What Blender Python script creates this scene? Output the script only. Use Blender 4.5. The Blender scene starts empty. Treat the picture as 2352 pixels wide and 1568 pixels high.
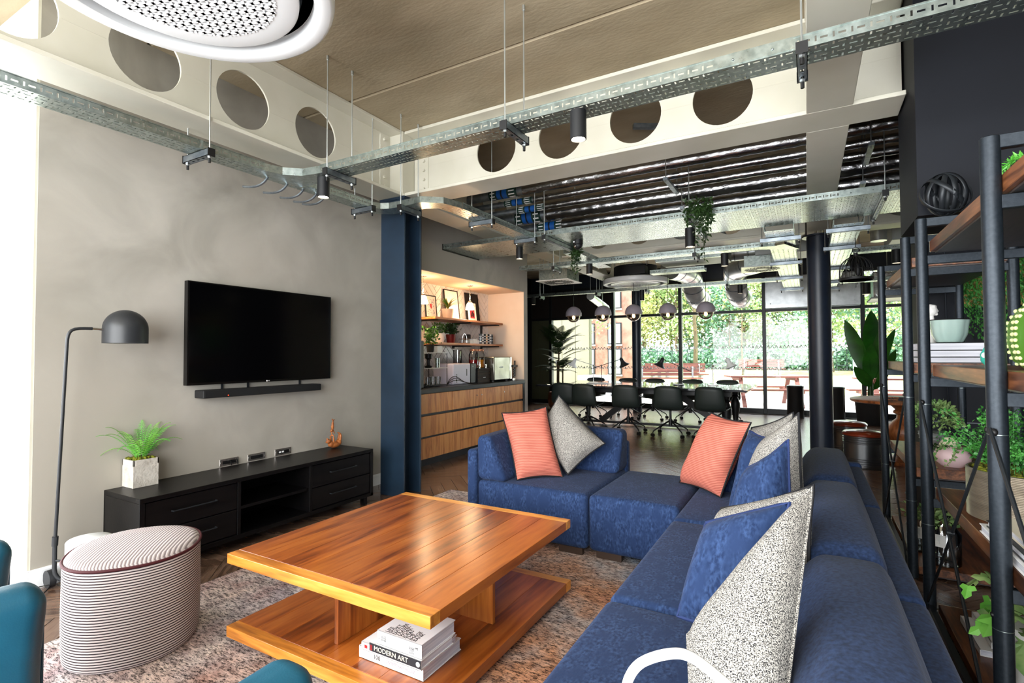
import bpy, bmesh, math, random
from mathutils import Vector, Matrix, Euler
random.seed(7)
PI = math.pi
C = bpy.context.scene.collection
SC = bpy.context.scene

# ------------------------------------------------------------------ camera, world, light, exposure
def make_camera():
    yaw, pit, rol = math.radians(29.7), math.radians(1.5), math.radians(-0.2)
    cy, sy, cp, sp = math.cos(yaw), math.sin(yaw), math.cos(pit), math.sin(pit)
    f = Vector((-sy*cp, cy*cp, sp)); r = Vector((cy, sy, 0)); u = r.cross(f)
    r2 = r*math.cos(rol) + u*math.sin(rol); u2 = -r*math.sin(rol) + u*math.cos(rol)
    cam = bpy.data.cameras.new('camera'); o = bpy.data.objects.new('camera', cam); C.objects.link(o)
    m = Matrix((r2, u2, -f)).transposed().to_4x4(); m.translation = Vector((0, 0, 1.27)); o.matrix_world = m
    cam.sensor_width = 36; cam.lens = 36*1189/2352; cam.clip_start = 0.05; cam.clip_end = 300
    SC.camera = o
make_camera()
vs = SC.view_settings
vs.view_transform = 'Standard'; vs.look = 'None'; vs.gamma = 1; vs.use_curve_mapping = False; vs.exposure = 0.75
w = bpy.data.worlds.new('sky'); SC.world = w; w.use_nodes = True
bg = w.node_tree.nodes['Background']; bg.inputs[0].default_value = (0.90, 0.955, 1.0, 1); bg.inputs[1].default_value = 5.0
def lamp(kind, name, loc, energy, color=(1, 1, 1), size=None, sizey=None, target=None, **kw):
    l = bpy.data.lights.new(name, kind); l.energy = energy; l.color = color
    if kind == 'AREA':
        l.shape = 'RECTANGLE'; l.size = size; l.size_y = sizey or size
    elif size is not None and kind != 'SUN': l.shadow_soft_size = size
    for k, v in kw.items(): setattr(l, k, v)
    o = bpy.data.objects.new(name, l); C.objects.link(o); o.location = loc
    if target is not None:
        o.rotation_euler = (Vector(target)-Vector(loc)).to_track_quat('-Z', 'Y').to_euler()
    return o
lamp('SUN', 'sun', (0, 0, 20), 8.0, (1.0, 0.96, 0.88), target=(0.42*20, 0.5*20, 20-0.75*20), angle=0.01)
# daylight through the glazing behind the camera and in the left bay
lamp('AREA', 'window_light_back', (-1.2, -2.55, 1.75), 225, (1.0, 0.975, 0.94), 6.0, 2.7, target=(-1.2, 3, 2.0))
lamp('AREA', 'window_light_facade', (-1.4, 13.6, 4.6), 1000, (0.95, 0.975, 1.0), 9.0, 2.4, target=(-1.4, 7.5, 0.0))  # added area lamp, out of view above the facade, brightens the dining floor
lamp('AREA', 'window_light_bay', (-4.75, -0.35, 1.65), 95, (0.97, 0.985, 1.0), 2.6, 3.0, target=(0, 0.3, 1.0))

# ------------------------------------------------------------------ materials
MATS = {}
def lin(c):
    r = []
    for x in c[:3]:
        x = x/255.0
        r.append(x/12.92 if x <= 0.04045 else ((x+0.055)/1.055)**2.4)
    return (*r, 1.0)
def pm(name, c1, c2=None, scale=8.0, detail=4.0, rough=0.5, metal=0.0, bump=0.0, bscale=None, stretch=(1, 1, 1), ramp=(0.35, 0.65),
       spec=0.5, emis=None, estr=0.0, trans=0.0, ior=1.45, sheen=0.0, coat=0.0, c3=None, alpha=1.0, distort=0.0, rvar=0.0, bdist=0.01):
    """principled material: a noise blends c1 to c2 (to c3 by a larger noise), another noise drives the bump"""
    m = bpy.data.materials.new(name); m.use_nodes = True; MATS[name] = m
    nt = m.node_tree; N = nt.nodes; L = nt.links; b = N['Principled BSDF']
    b.inputs['Base Color'].default_value = lin(c1); b.inputs['Roughness'].default_value = rough; b.inputs['Metallic'].default_value = metal
    b.inputs['Specular IOR Level'].default_value = spec; b.inputs['IOR'].default_value = ior
    b.inputs['Transmission Weight'].default_value = trans; b.inputs['Sheen Weight'].default_value = sheen; b.inputs['Coat Weight'].default_value = coat
    b.inputs['Alpha'].default_value = alpha
    if emis: b.inputs['Emission Color'].default_value = lin(emis); b.inputs['Emission Strength'].default_value = estr
    if c2 or bump or rvar:
        tc = N.new('ShaderNodeTexCoord'); mp = N.new('ShaderNodeMapping'); L.new(tc.outputs['Object'], mp.inputs[0]); mp.inputs['Scale'].default_value = stretch
    if c2:
        nz = N.new('ShaderNodeTexNoise'); nz.inputs['Scale'].default_value = scale; nz.inputs['Detail'].default_value = detail; nz.inputs['Distortion'].default_value = distort
        L.new(mp.outputs[0], nz.inputs['Vector'])
        r = N.new('ShaderNodeValToRGB'); r.color_ramp.elements[0].position = ramp[0]; r.color_ramp.elements[1].position = ramp[1]
        r.color_ramp.elements[0].color = lin(c1); r.color_ramp.elements[1].color = lin(c2); L.new(nz.outputs[0], r.inputs[0])
        out = r.outputs[0]
        if c3:
            n3 = N.new('ShaderNodeTexNoise'); n3.inputs['Scale'].default_value = scale*0.21; n3.inputs['Detail'].default_value = 5; L.new(mp.outputs[0], n3.inputs['Vector'])
            r3 = N.new('ShaderNodeValToRGB'); r3.color_ramp.elements[0].position = 0.42; r3.color_ramp.elements[1].position = 0.62; L.new(n3.outputs[0], r3.inputs[0])
            mx = N.new('ShaderNodeMix'); mx.data_type = 'RGBA'; L.new(r3.outputs[0], mx.inputs[0]); L.new(out, mx.inputs[6]); mx.inputs[7].default_value = lin(c3); out = mx.outputs[2]
        L.new(out, b.inputs['Base Color'])
    if rvar:
        n4 = N.new('ShaderNodeTexNoise'); n4.inputs['Scale'].default_value = scale*0.6; L.new(mp.outputs[0], n4.inputs['Vector'])
        mr = N.new('ShaderNodeMapRange'); mr.inputs[3].default_value = rough-rvar; mr.inputs[4].default_value = rough+rvar; L.new(n4.outputs[0], mr.inputs[0]); L.new(mr.outputs[0], b.inputs['Roughness'])
    if bump:
        nb = N.new('ShaderNodeTexNoise'); nb.inputs['Scale'].default_value = bscale or scale; nb.inputs['Detail'].default_value = 5; L.new(mp.outputs[0], nb.inputs['Vector'])
        bp = N.new('ShaderNodeBump'); bp.inputs['Strength'].default_value = bump; bp.inputs['Distance'].default_value = bdist; L.new(nb.outputs[0], bp.inputs['Height']); L.new(bp.outputs[0], b.inputs['Normal'])
    return m
def node_mat(name, rough=0.5, spec=0.5):
    m = bpy.data.materials.new(name); m.use_nodes = True; MATS[name] = m
    b = m.node_tree.nodes['Principled BSDF']; b.inputs['Roughness'].default_value = rough; b.inputs['Specular IOR Level'].default_value = spec
    return m, m.node_tree.nodes, m.node_tree.links, b
def ramp_node(N, cols):
    r = N.new('ShaderNodeValToRGB'); e = r.color_ramp.elements
    while len(e) < len(cols): e.new(0.5)
    for k, (p, c) in enumerate(cols): e[k].position = p; e[k].color = lin(c)
    return r
def wood(name, cols, along='Y', scale=1.0, rough=0.35, island=0.0, bump=0.15, coat=0.0, ring=1.0, spec=0.5):
    """grain: stretched noise rings along one axis, each loose piece shifted and tinted on its own"""
    m, N, L, b = node_mat(name, rough, spec); b.inputs['Coat Weight'].default_value = coat; b.inputs['Coat Roughness'].default_value = 0.2
    tc = N.new('ShaderNodeTexCoord'); gi = N.new('ShaderNodeNewGeometry'); oi = N.new('ShaderNodeObjectInfo')
    ad = N.new('ShaderNodeMath'); L.new(gi.outputs['Random Per Island'], ad.inputs[0]); L.new(oi.outputs['Random'], ad.inputs[1])
    sc = N.new('ShaderNodeMath'); sc.operation = 'MULTIPLY'; L.new(ad.outputs[0], sc.inputs[0]); sc.inputs[1].default_value = 37.0
    va = N.new('ShaderNodeVectorMath'); va.operation = 'ADD'; L.new(tc.outputs['Object'], va.inputs[0]); L.new(sc.outputs[0], va.inputs[1])
    mp = N.new('ShaderNodeMapping'); L.new(va.outputs[0], mp.inputs[0])
    s = {'X': (0.9, 9, 9), 'Y': (9, 0.9, 9), 'Z': (9, 9, 0.9)}[along]; mp.inputs['Scale'].default_value = tuple(q*scale for q in s)
    n1 = N.new('ShaderNodeTexNoise'); n1.inputs['Scale'].default_value = 1.0; n1.inputs['Detail'].default_value = 3; n1.inputs['Distortion'].default_value = 0.6; L.new(mp.outputs[0], n1.inputs['Vector'])
    mu = N.new('ShaderNodeMath'); mu.operation = 'MULTIPLY'; L.new(n1.outputs[0], mu.inputs[0]); mu.inputs[1].default_value = 14.0*ring
    si = N.new('ShaderNodeMath'); si.operation = 'SINE'; L.new(mu.outputs[0], si.inputs[0])
    n2 = N.new('ShaderNodeTexNoise'); n2.inputs['Scale'].default_value = 7.0; n2.inputs['Detail'].default_value = 6; L.new(mp.outputs[0], n2.inputs['Vector'])
    mr = N.new('ShaderNodeMapRange'); mr.inputs[1].default_value = -1; mr.inputs[2].default_value = 1; mr.inputs[3].default_value = 0.25; mr.inputs[4].default_value = 0.75; L.new(si.outputs[0], mr.inputs[0])
    mx = N.new('ShaderNodeMath'); mx.operation = 'MULTIPLY_ADD'; L.new(n2.outputs[0], mx.inputs[0]); mx.inputs[1].default_value = 0.9; L.new(mr.outputs[0], mx.inputs[2])
    sb = N.new('ShaderNodeMath'); sb.operation = 'ADD'; L.new(mx.outputs[0], sb.inputs[0]); sb.inputs[1].default_value = -0.45
    r = ramp_node(N, cols); L.new(sb.outputs[0], r.inputs[0]); out = r.outputs[0]
    if island:
        fr = N.new('ShaderNodeMath'); fr.operation = 'FRACT'; L.new(sc.outputs[0], fr.inputs[0])
        m2 = N.new('ShaderNodeMapRange'); L.new(fr.outputs[0], m2.inputs[0]); m2.inputs[3].default_value = 1-island; m2.inputs[4].default_value = 1+island
        hs = N.new('ShaderNodeHueSaturation'); L.new(m2.outputs[0], hs.inputs['Value']); L.new(out, hs.inputs['Color']); out = hs.outputs[0]
    L.new(out, b.inputs['Base Color'])
    if bump:
        bp = N.new('ShaderNodeBump'); bp.inputs['Strength'].default_value = bump; bp.inputs['Distance'].default_value = 0.002; L.new(n2.outputs[0], bp.inputs['Height']); L.new(bp.outputs[0], b.inputs['Normal'])
    return m
def glass_mat(name, tint=(255, 255, 255), refl=0.08, rough=0.0):
    m = bpy.data.materials.new(name); m.use_nodes = True; MATS[name] = m; N = m.node_tree.nodes; L = m.node_tree.links
    for n in list(N):
        if n.type != 'OUTPUT_MATERIAL': N.remove(n)
    o = [n for n in N if n.type == 'OUTPUT_MATERIAL'][0]
    t = N.new('ShaderNodeBsdfTransparent'); t.inputs[0].default_value = lin(tint); g = N.new('ShaderNodeBsdfGlossy'); g.inputs['Roughness'].default_value = rough
    fr = N.new('ShaderNodeFresnel'); fr.inputs[0].default_value = 1.3; ml = N.new('ShaderNodeMath'); ml.operation = 'ADD'; L.new(fr.outputs[0], ml.inputs[0]); ml.inputs[1].default_value = refl-0.017
    mx = N.new('ShaderNodeMixShader'); L.new(ml.outputs[0], mx.inputs[0]); L.new(t.outputs[0], mx.inputs[1]); L.new(g.outputs[0], mx.inputs[2]); L.new(mx.outputs[0], o.inputs[0])
    return m
pm('plaster', (178, 173, 164), (146, 142, 133), 2.2, 7, 0.75, bump=0.12, bscale=9, ramp=(0.3, 0.7), c3=(166, 160, 149), distort=0.7)
pm('plaster_grey', (186, 180, 172), (160, 154, 147), 3.0, 7, 0.75, bump=0.12, bscale=10, ramp=(0.3, 0.7), c3=(172, 165, 156), distort=0.7)
pm('concrete', (186, 173, 148), (140, 128, 104), 2.0, 8, 0.8, bump=0.25, bscale=30, ramp=(0.28, 0.72), c3=(160, 144, 116), stretch=(0.6, 1.5, 1), distort=0.4)
pm('white_paint', (210, 207, 193), (202, 199, 183), 3, 3, 0.45)
pm('white_trim', (236, 238, 240), rough=0.4)
pm('navy_wall', (15, 18, 26), (12, 15, 22), 2, 3, 0.6, spec=0.25)
pm('navy_paint', (30, 38, 52), (25, 32, 44), 6, 4, 0.38, bump=0.03, bscale=60)
pm('navy_steel', (30, 46, 62), (25, 39, 53), 5, 4, 0.32)
pm('galv', (176, 186, 182), (136, 148, 144), 30, 6, 0.30, 0.9, ramp=(0.3, 0.7), rvar=0.1)
pm('galv_dark', (150, 158, 164), (120, 128, 136), 18, 4, 0.4, 0.9)
pm('rod_steel', (200, 205, 205), rough=0.35, metal=0.9)
pm('black_cap', (14, 14, 15), rough=0.5)
pm('black_metal', (34, 38, 42), rough=0.42, metal=0.3)
pm('post_metal', (42, 49, 56), (34, 41, 48), 90, 2, 0.42, 0.5, bump=0.04, bscale=300)
pm('matte_black', (20, 21, 23), rough=0.55)
pm('lamp_black', (38, 40, 43), rough=0.42)
pm('foil', (200, 200, 202), (150, 150, 152), 9, 5, 0.2, 1.0, bump=0.5, bscale=38, bdist=0.01, stretch=(0.5, 1, 1))
pm('duct', (206, 209, 211), (182, 186, 189), 7, 4, 0.30, 0.7, rvar=0.08)
pm('grey_panel', (160, 164, 162), (142, 147, 146), 3, 3, 0.5, 0.2)
pm('blue_tape', (20, 84, 160), rough=0.4); pm('green_tape', (22, 50, 42), rough=0.4); pm('white_print', (240, 240, 240), rough=0.5)
pm('black_print', (16, 16, 18), rough=0.6)
pm('frame_dark', (34, 36, 38), rough=0.4, metal=0.3)
pm('frame_olive', (82, 84, 62), rough=0.5)
pm('spandrel', (50, 43, 40), (42, 36, 34), 2, 3, 0.3)
pm('screen', (3, 3, 4), rough=0.12, spec=0.5); pm('tv_bezel', (20, 19, 18), rough=0.2, metal=0.4)
pm('soundbar', (16, 16, 18), rough=0.6)
pm('red_led', (255, 60, 20), emis=(255, 60, 20), estr=2.0)
wood('ebony', [(0.2, (5, 5, 7)), (0.6, (9, 8, 9)), (0.9, (16, 14, 14))], 'Y', 1.0, 0.38, bump=0.2, spec=0.22)
wood('teak', [(0.05, (82, 36, 11)), (0.38, (138, 68, 22)), (0.62, (162, 86, 30)), (0.95, (182, 106, 42))], 'Y', 0.9, 0.30, island=0.10, bump=0.2, coat=0.25)
wood('teak_cross', [(0.1, (150, 84, 26)), (0.45, (204, 128, 46)), (0.9, (230, 164, 76))], 'X', 1.0, 0.34, island=0.06, bump=0.2, coat=0.2)  # cross grain; strong light on the table's front edge is painted in
wood('teak_vert', [(0.1, (100, 48, 15)), (0.45, (150, 78, 27)), (0.9, (186, 112, 46))], 'Z', 1.0, 0.36, island=0.06, bump=0.2)
wood('oak', [(0.1, (180, 108, 54)), (0.45, (216, 146, 82)), (0.9, (230, 166, 102))], 'Z', 1.5, 0.45, island=0.05, ring=1.3)
wood('oak_shelf', [(0.1, (140, 76, 34)), (0.5, (186, 112, 58)), (0.9, (206, 138, 80))], 'Y', 1.4, 0.4)
wood('walnut', [(0.1, (44, 24, 14)), (0.45, (92, 54, 32)), (0.75, (124, 76, 46)), (0.95, (150, 98, 60))], 'Y', 1.6, 0.35, island=0.05)
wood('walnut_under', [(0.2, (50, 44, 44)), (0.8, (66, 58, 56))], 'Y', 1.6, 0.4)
wood('floor_wood', [(0.1, (58, 42, 33)), (0.45, (88, 66, 53)), (0.8, (114, 90, 74))], 'X', 1.3, 0.27, island=0.22, bump=0.0, coat=0.25)
wood('redwood', [(0.1, (66, 28, 22)), (0.5, (92, 44, 34)), (0.9, (116, 64, 52))], 'X', 1.0, 0.6, island=0.15)
wood('bark', [(0.1, (62, 52, 38)), (0.5, (92, 80, 58)), (0.9, (118, 104, 78))], 'Z', 2.0, 0.9)
pm('floor_gap', (30, 22, 18), rough=0.8)
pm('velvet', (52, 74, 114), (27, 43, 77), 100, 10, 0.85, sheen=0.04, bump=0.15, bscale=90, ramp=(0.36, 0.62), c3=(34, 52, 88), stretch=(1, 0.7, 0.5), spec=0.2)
pm('velvet_dark', (38, 56, 90), (21, 34, 60), 100, 10, 0.85, sheen=0.04, bump=0.15, bscale=70, ramp=(0.32, 0.68), spec=0.25)  # same velvet, with the shade on the sofa backs put into the colour
pm('navy_piping', (28, 46, 92), rough=0.8); pm('black_piping', (22, 22, 26), rough=0.8)
pm('sofa_foot', (60, 44, 34), rough=0.5)
pm('fur_grey', (192, 188, 180), (44, 44, 47), 430, 2, 0.95, ramp=(0.38, 0.60), bump=0.3, bscale=330, spec=0.1)
pm('teal', (28, 88, 112), (22, 76, 98), 6, 4, 0.40, bump=0.2, bscale=260, bdist=0.002)
pm('white_gloss', (222, 224, 225), rough=0.3)
pm('white_tube', (244, 246, 247), rough=0.25)
pm('maroon', (72, 16, 24), rough=0.7)
pm('stone_pot', (198, 192, 182), (168, 161, 151), 18, 6, 0.85, bump=0.5, bscale=45, ramp=(0.3, 0.7))
pm('moss', (120, 122, 20), (66, 70, 12), 60, 5, 0.95, bump=0.6, bscale=90)
pm('soil', (46, 32, 22), (30, 20, 14), 50, 4, 0.95, bump=0.5)
pm('chrome', (220, 218, 214), rough=0.16, metal=1.0); pm('steel_plate', (200, 192, 186), rough=0.25, metal=0.9)
pm('carved', (176, 106, 54), (140, 78, 36), 22, 6, 0.5, bump=0.3, bscale=60)
pm('counter', (7, 7, 9), rough=0.3, spec=0.3)
pm('tile_white', (232, 226, 222), rough=0.25); pm('grout', (112, 102, 96), rough=0.9)
pm('niche_paint', (226, 206, 186), (220, 198, 176), 3, 3, 0.7)
pm('shade_glow', (255, 244, 225), rough=0.4, emis=(255, 222, 170), estr=5.5)
pm('led_disc', (255, 250, 240), emis=(255, 246, 230), estr=9.0)
pm('chair_green', (34, 43, 41), (30, 38, 36), 5, 3, 0.5)
pm('chair_brown', (96, 78, 60), rough=0.4)
pm('table_top', (40, 42, 46), rough=0.14, coat=1.0)
pm('table_black', (16, 17, 20), rough=0.45)
pm('dome_lilac', (150, 142, 152), rough=0.5)
glass_mat('pane', refl=0.02); glass_mat('clear_glass', (246, 248, 248), 0.12); glass_mat('smoke_glass', (214, 214, 212), 0.12)
pm('bulb', (255, 225, 180), emis=(255, 190, 120), estr=6)
pm('leaf_dark', (28, 48, 20), (44, 70, 28), 9, 3, 0.45); pm('leaf_mid', (46, 98, 28), (82, 140, 44), 9, 3, 0.45)
pm('leaf_fern', (70, 140, 34), (128, 184, 70), 9, 3, 0.5); pm('leaf_bright', (66, 150, 40), (120, 196, 80), 9, 3, 0.45)
pm('leaf_banana', (20, 66, 14), (38, 104, 22), 4, 3, 0.35); pm('leaf_olive', (98, 104, 40), (140, 138, 60), 9, 3, 0.5)
pm('leaf_pale', (150, 176, 110), (92, 132, 70), 14, 3, 0.5); pm('leaf_bush', (34, 92, 34), (70, 140, 56), 14, 3, 0.5)
pm('tree_leaf', (158, 176, 116), (120, 148, 94), 2, 3, 0.6); pm('tree_leaf_blue', (118, 158, 132), (88, 130, 102), 2, 3, 0.6); pm('tree_leaf_yellow', (176, 178, 116), (146, 154, 96), 2, 3, 0.6)
pm('stem', (70, 92, 40), rough=0.6); pm('stem_brown', (90, 70, 46), rough=0.7)
pm('terracotta_white', (214, 196, 178), (190, 170, 150), 5, 3, 0.6); pm('pot_white', (236, 234, 230), rough=0.35); pm('pot_red', (110, 20, 24), rough=0.4)
pm('pot_black', (26, 26, 27), rough=0.6); pm('pot_pink', (226, 196, 198), rough=0.35); pm('vase_beige', (214, 208, 180), rough=0.5)
pm('celadon', (176, 198, 190), (160, 186, 178), 4, 3, 0.12, coat=0.4); pm('brass', (176, 168, 156), (150, 142, 130), 12, 3, 0.34, 0.85, stretch=(0.3, 0.3, 3))
pm('bucket', (186, 192, 196), rough=0.35, metal=0.8); pm('statue', (236, 234, 230), rough=0.5); pm('cactus', (72, 116, 36), rough=0.3); pm('cactus_dot', (214, 220, 160), rough=0.3)
pm('paper', (226, 226, 232), (196, 198, 208), 260, 2, 0.8, stretch=(0.02, 0.02, 1)); pm('cover_white', (240, 240, 240), rough=0.35); pm('cover_dark', (40, 42, 48), rough=0.4)
pm('cover_red', (190, 40, 44), rough=0.4); pm('cover_orange', (220, 130, 50), rough=0.4); pm('cover_cream', (236, 228, 206), rough=0.4)
pm('tin', (128, 130, 132), (106, 108, 112), 3, 4, 0.3, 0.95); pm('leather_brown', (124, 46, 20), (92, 32, 14), 7, 4, 0.28, coat=0.3); pm('bin', (22, 22, 23), rough=0.45)
wood('pedestal', [(0.1, (76, 38, 18)), (0.5, (128, 70, 34)), (0.9, (160, 96, 52))], 'Z', 1.0, 0.4)
pm('wicker', (150, 92, 52), (90, 50, 26), 60, 4, 0.8, bump=0.6, bscale=60); pm('wicker_gold', (190, 160, 92), (130, 100, 48), 50, 4, 0.7, bump=0.6, bscale=60)
pm('crate_wood', (62, 48, 38), (44, 33, 26), 12, 4, 0.7, stretch=(1, 0.3, 6)); pm('machine_white', (216, 212, 228), rough=0.35); pm('machine_black', (18, 18, 20), rough=0.4)
pm('machine_steel', (150, 150, 142), (120, 120, 112), 4, 3, 0.25, 0.9); pm('juice_red', (140, 14, 22), rough=0.2); pm('juice_orange', (206, 128, 20), rough=0.2)
pm('copper_lid', (196, 140, 110), rough=0.35, metal=0.7)
pm('art_paper', (238, 228, 220), (228, 216, 206), 20, 2, 0.6); pm('art_red', (200, 60, 74), (150, 30, 50), 30, 3, 0.6); pm('art_print', (232, 222, 222), (70, 50, 80), 70, 2, 0.6, ramp=(0.5, 0.56))
pm('lawn', (158, 166, 104), (176, 182, 124), 3, 5, 0.95); pm('paving', (214, 206, 196), (196, 188, 178), 2, 4, 0.9)
pm('brick_face', (126, 90, 78), (108, 74, 62), 9, 4, 0.85, c3=(136, 104, 92)); pm('cladding', (108, 107, 84), (100, 99, 76), 1, 3, 0.6); pm('far_glass', (150, 160, 168), rough=0.1, spec=0.8)
pm('bollard', (120, 124, 126), rough=0.6); pm('totem', (190, 206, 220), rough=0.4); pm('fence_metal', (60, 74, 78), rough=0.6)
pm('orange_pipe', (176, 66, 40), rough=0.4); pm('hose_black', (22, 20, 20), rough=0.7)
pm('rug_edge', (90, 84, 84), rough=0.95)
pm('aq_vase', (56, 168, 150), rough=0.2)

def mat_rug():
    m, N, L, b = node_mat('rug', 0.95, 0.1)
    tc = N.new('ShaderNodeTexCoord')
    def nz(scale, st, det=4, rough=0.6):
        mp = N.new('ShaderNodeMapping'); mp.inputs['Scale'].default_value = st; L.new(tc.outputs['Object'], mp.inputs[0])
        n = N.new('ShaderNodeTexNoise'); n.inputs['Scale'].default_value = scale; n.inputs['Detail'].default_value = det; n.inputs['Roughness'].default_value = rough; L.new(mp.outputs[0], n.inputs['Vector']); return n
    big = nz(1.7, (1, 0.9, 1), 5); big2 = nz(2.3, (1.1, 0.8, 1), 5); fine = nz(150, (0.30, 1, 1), 3, 0.8); mid = nz(28, (0.5, 1.3, 1), 4)
    r1 = ramp_node(N, [(0.30, (104, 128, 150)), (0.44, (170, 160, 156)), (0.56, (182, 140, 112)), (0.70, (150, 104, 92))]); L.new(big.outputs[0], r1.inputs[0])
    r2 = ramp_node(N, [(0.36, (206, 203, 200)), (0.50, (176, 172, 178)), (0.66, (132, 104, 112))]); L.new(big2.outputs[0], r2.inputs[0])
    # the warm field lies towards the sofa, the cool grey field towards the wall
    sx = N.new('ShaderNodeSeparateXYZ'); L.new(tc.outputs['Object'], sx.inputs[0])
    mr = N.new('ShaderNodeMapRange'); mr.inputs[1].default_value = -0.75; mr.inputs[2].default_value = 0.55; L.new(sx.outputs[0], mr.inputs[0])
    mx = N.new('ShaderNodeMix'); mx.data_type = 'RGBA'; L.new(mr.outputs[0], mx.inputs[0]); L.new(r2.outputs[0], mx.inputs[6]); L.new(r1.outputs[0], mx.inputs[7])
    m0 = N.new('ShaderNodeMix'); m0.data_type = 'RGBA'; m0.inputs[0].default_value = 0.30; L.new(mx.outputs[2], m0.inputs[6]); L.new(r1.outputs[0], m0.inputs[7])
    f = ramp_node(N, [(0.40, (24, 20, 26)), (0.54, (240, 236, 232))]); L.new(fine.outputs[0], f.inputs[0])
    g = ramp_node(N, [(0.34, (168, 156, 156)), (0.6, (255, 250, 245))]); L.new(mid.outputs[0], g.inputs[0])
    m1 = N.new('ShaderNodeMix'); m1.data_type = 'RGBA'; m1.blend_type = 'MULTIPLY'; m1.inputs[0].default_value = 0.75; L.new(m0.outputs[2], m1.inputs[6]); L.new(g.outputs[0], m1.inputs[7])
    m2 = N.new('ShaderNodeMix'); m2.data_type = 'RGBA'; m2.blend_type = 'OVERLAY'; m2.inputs[0].default_value = 0.85; L.new(m1.outputs[2], m2.inputs[6]); L.new(f.outputs[0], m2.inputs[7])
    L.new(m2.outputs[2], b.inputs['Base Color'])
    bp = N.new('ShaderNodeBump'); bp.inputs['Strength'].default_value = 0.5; bp.inputs['Distance'].default_value = 0.006; L.new(fine.outputs[0], bp.inputs['Height']); L.new(bp.outputs[0], b.inputs['Normal'])
mat_rug()
def mat_stripe(name, ca, cb, axis, freq, rough=0.8, sharp=(0.45, 0.6), wob=0.0):
    m, N, L, b = node_mat(name, rough, 0.2)
    tc = N.new('ShaderNodeTexCoord'); wv = N.new('ShaderNodeTexWave'); wv.bands_direction = axis; wv.inputs['Scale'].default_value = freq; wv.inputs['Distortion'].default_value = wob; wv.inputs['Detail'].default_value = 2
    L.new(tc.outputs['Object'], wv.inputs['Vector']); r = ramp_node(N, [(sharp[0], ca), (sharp[1], cb)]); L.new(wv.outputs[0], r.inputs[0]); L.new(r.outputs[0], b.inputs['Base Color'])
    bp = N.new('ShaderNodeBump'); bp.inputs['Strength'].default_value = 0.4; bp.inputs['Distance'].default_value = 0.003; L.new(wv.outputs[0], bp.inputs['Height']); L.new(bp.outputs[0], b.inputs['Normal'])
mat_stripe('pouf_side', (58, 48, 52), (216, 204, 202), 'Z', 29, sharp=(0.25, 0.5), wob=0.5)
mat_stripe('pouf_top', (132, 120, 122), (198, 188, 187), 'DIAGONAL', 34, sharp=(0.2, 0.5), wob=0.3)
mat_stripe('coral', (172, 88, 74), (212, 128, 110), 'Z', 30, sharp=(0.1, 0.7), wob=0.8)
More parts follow.
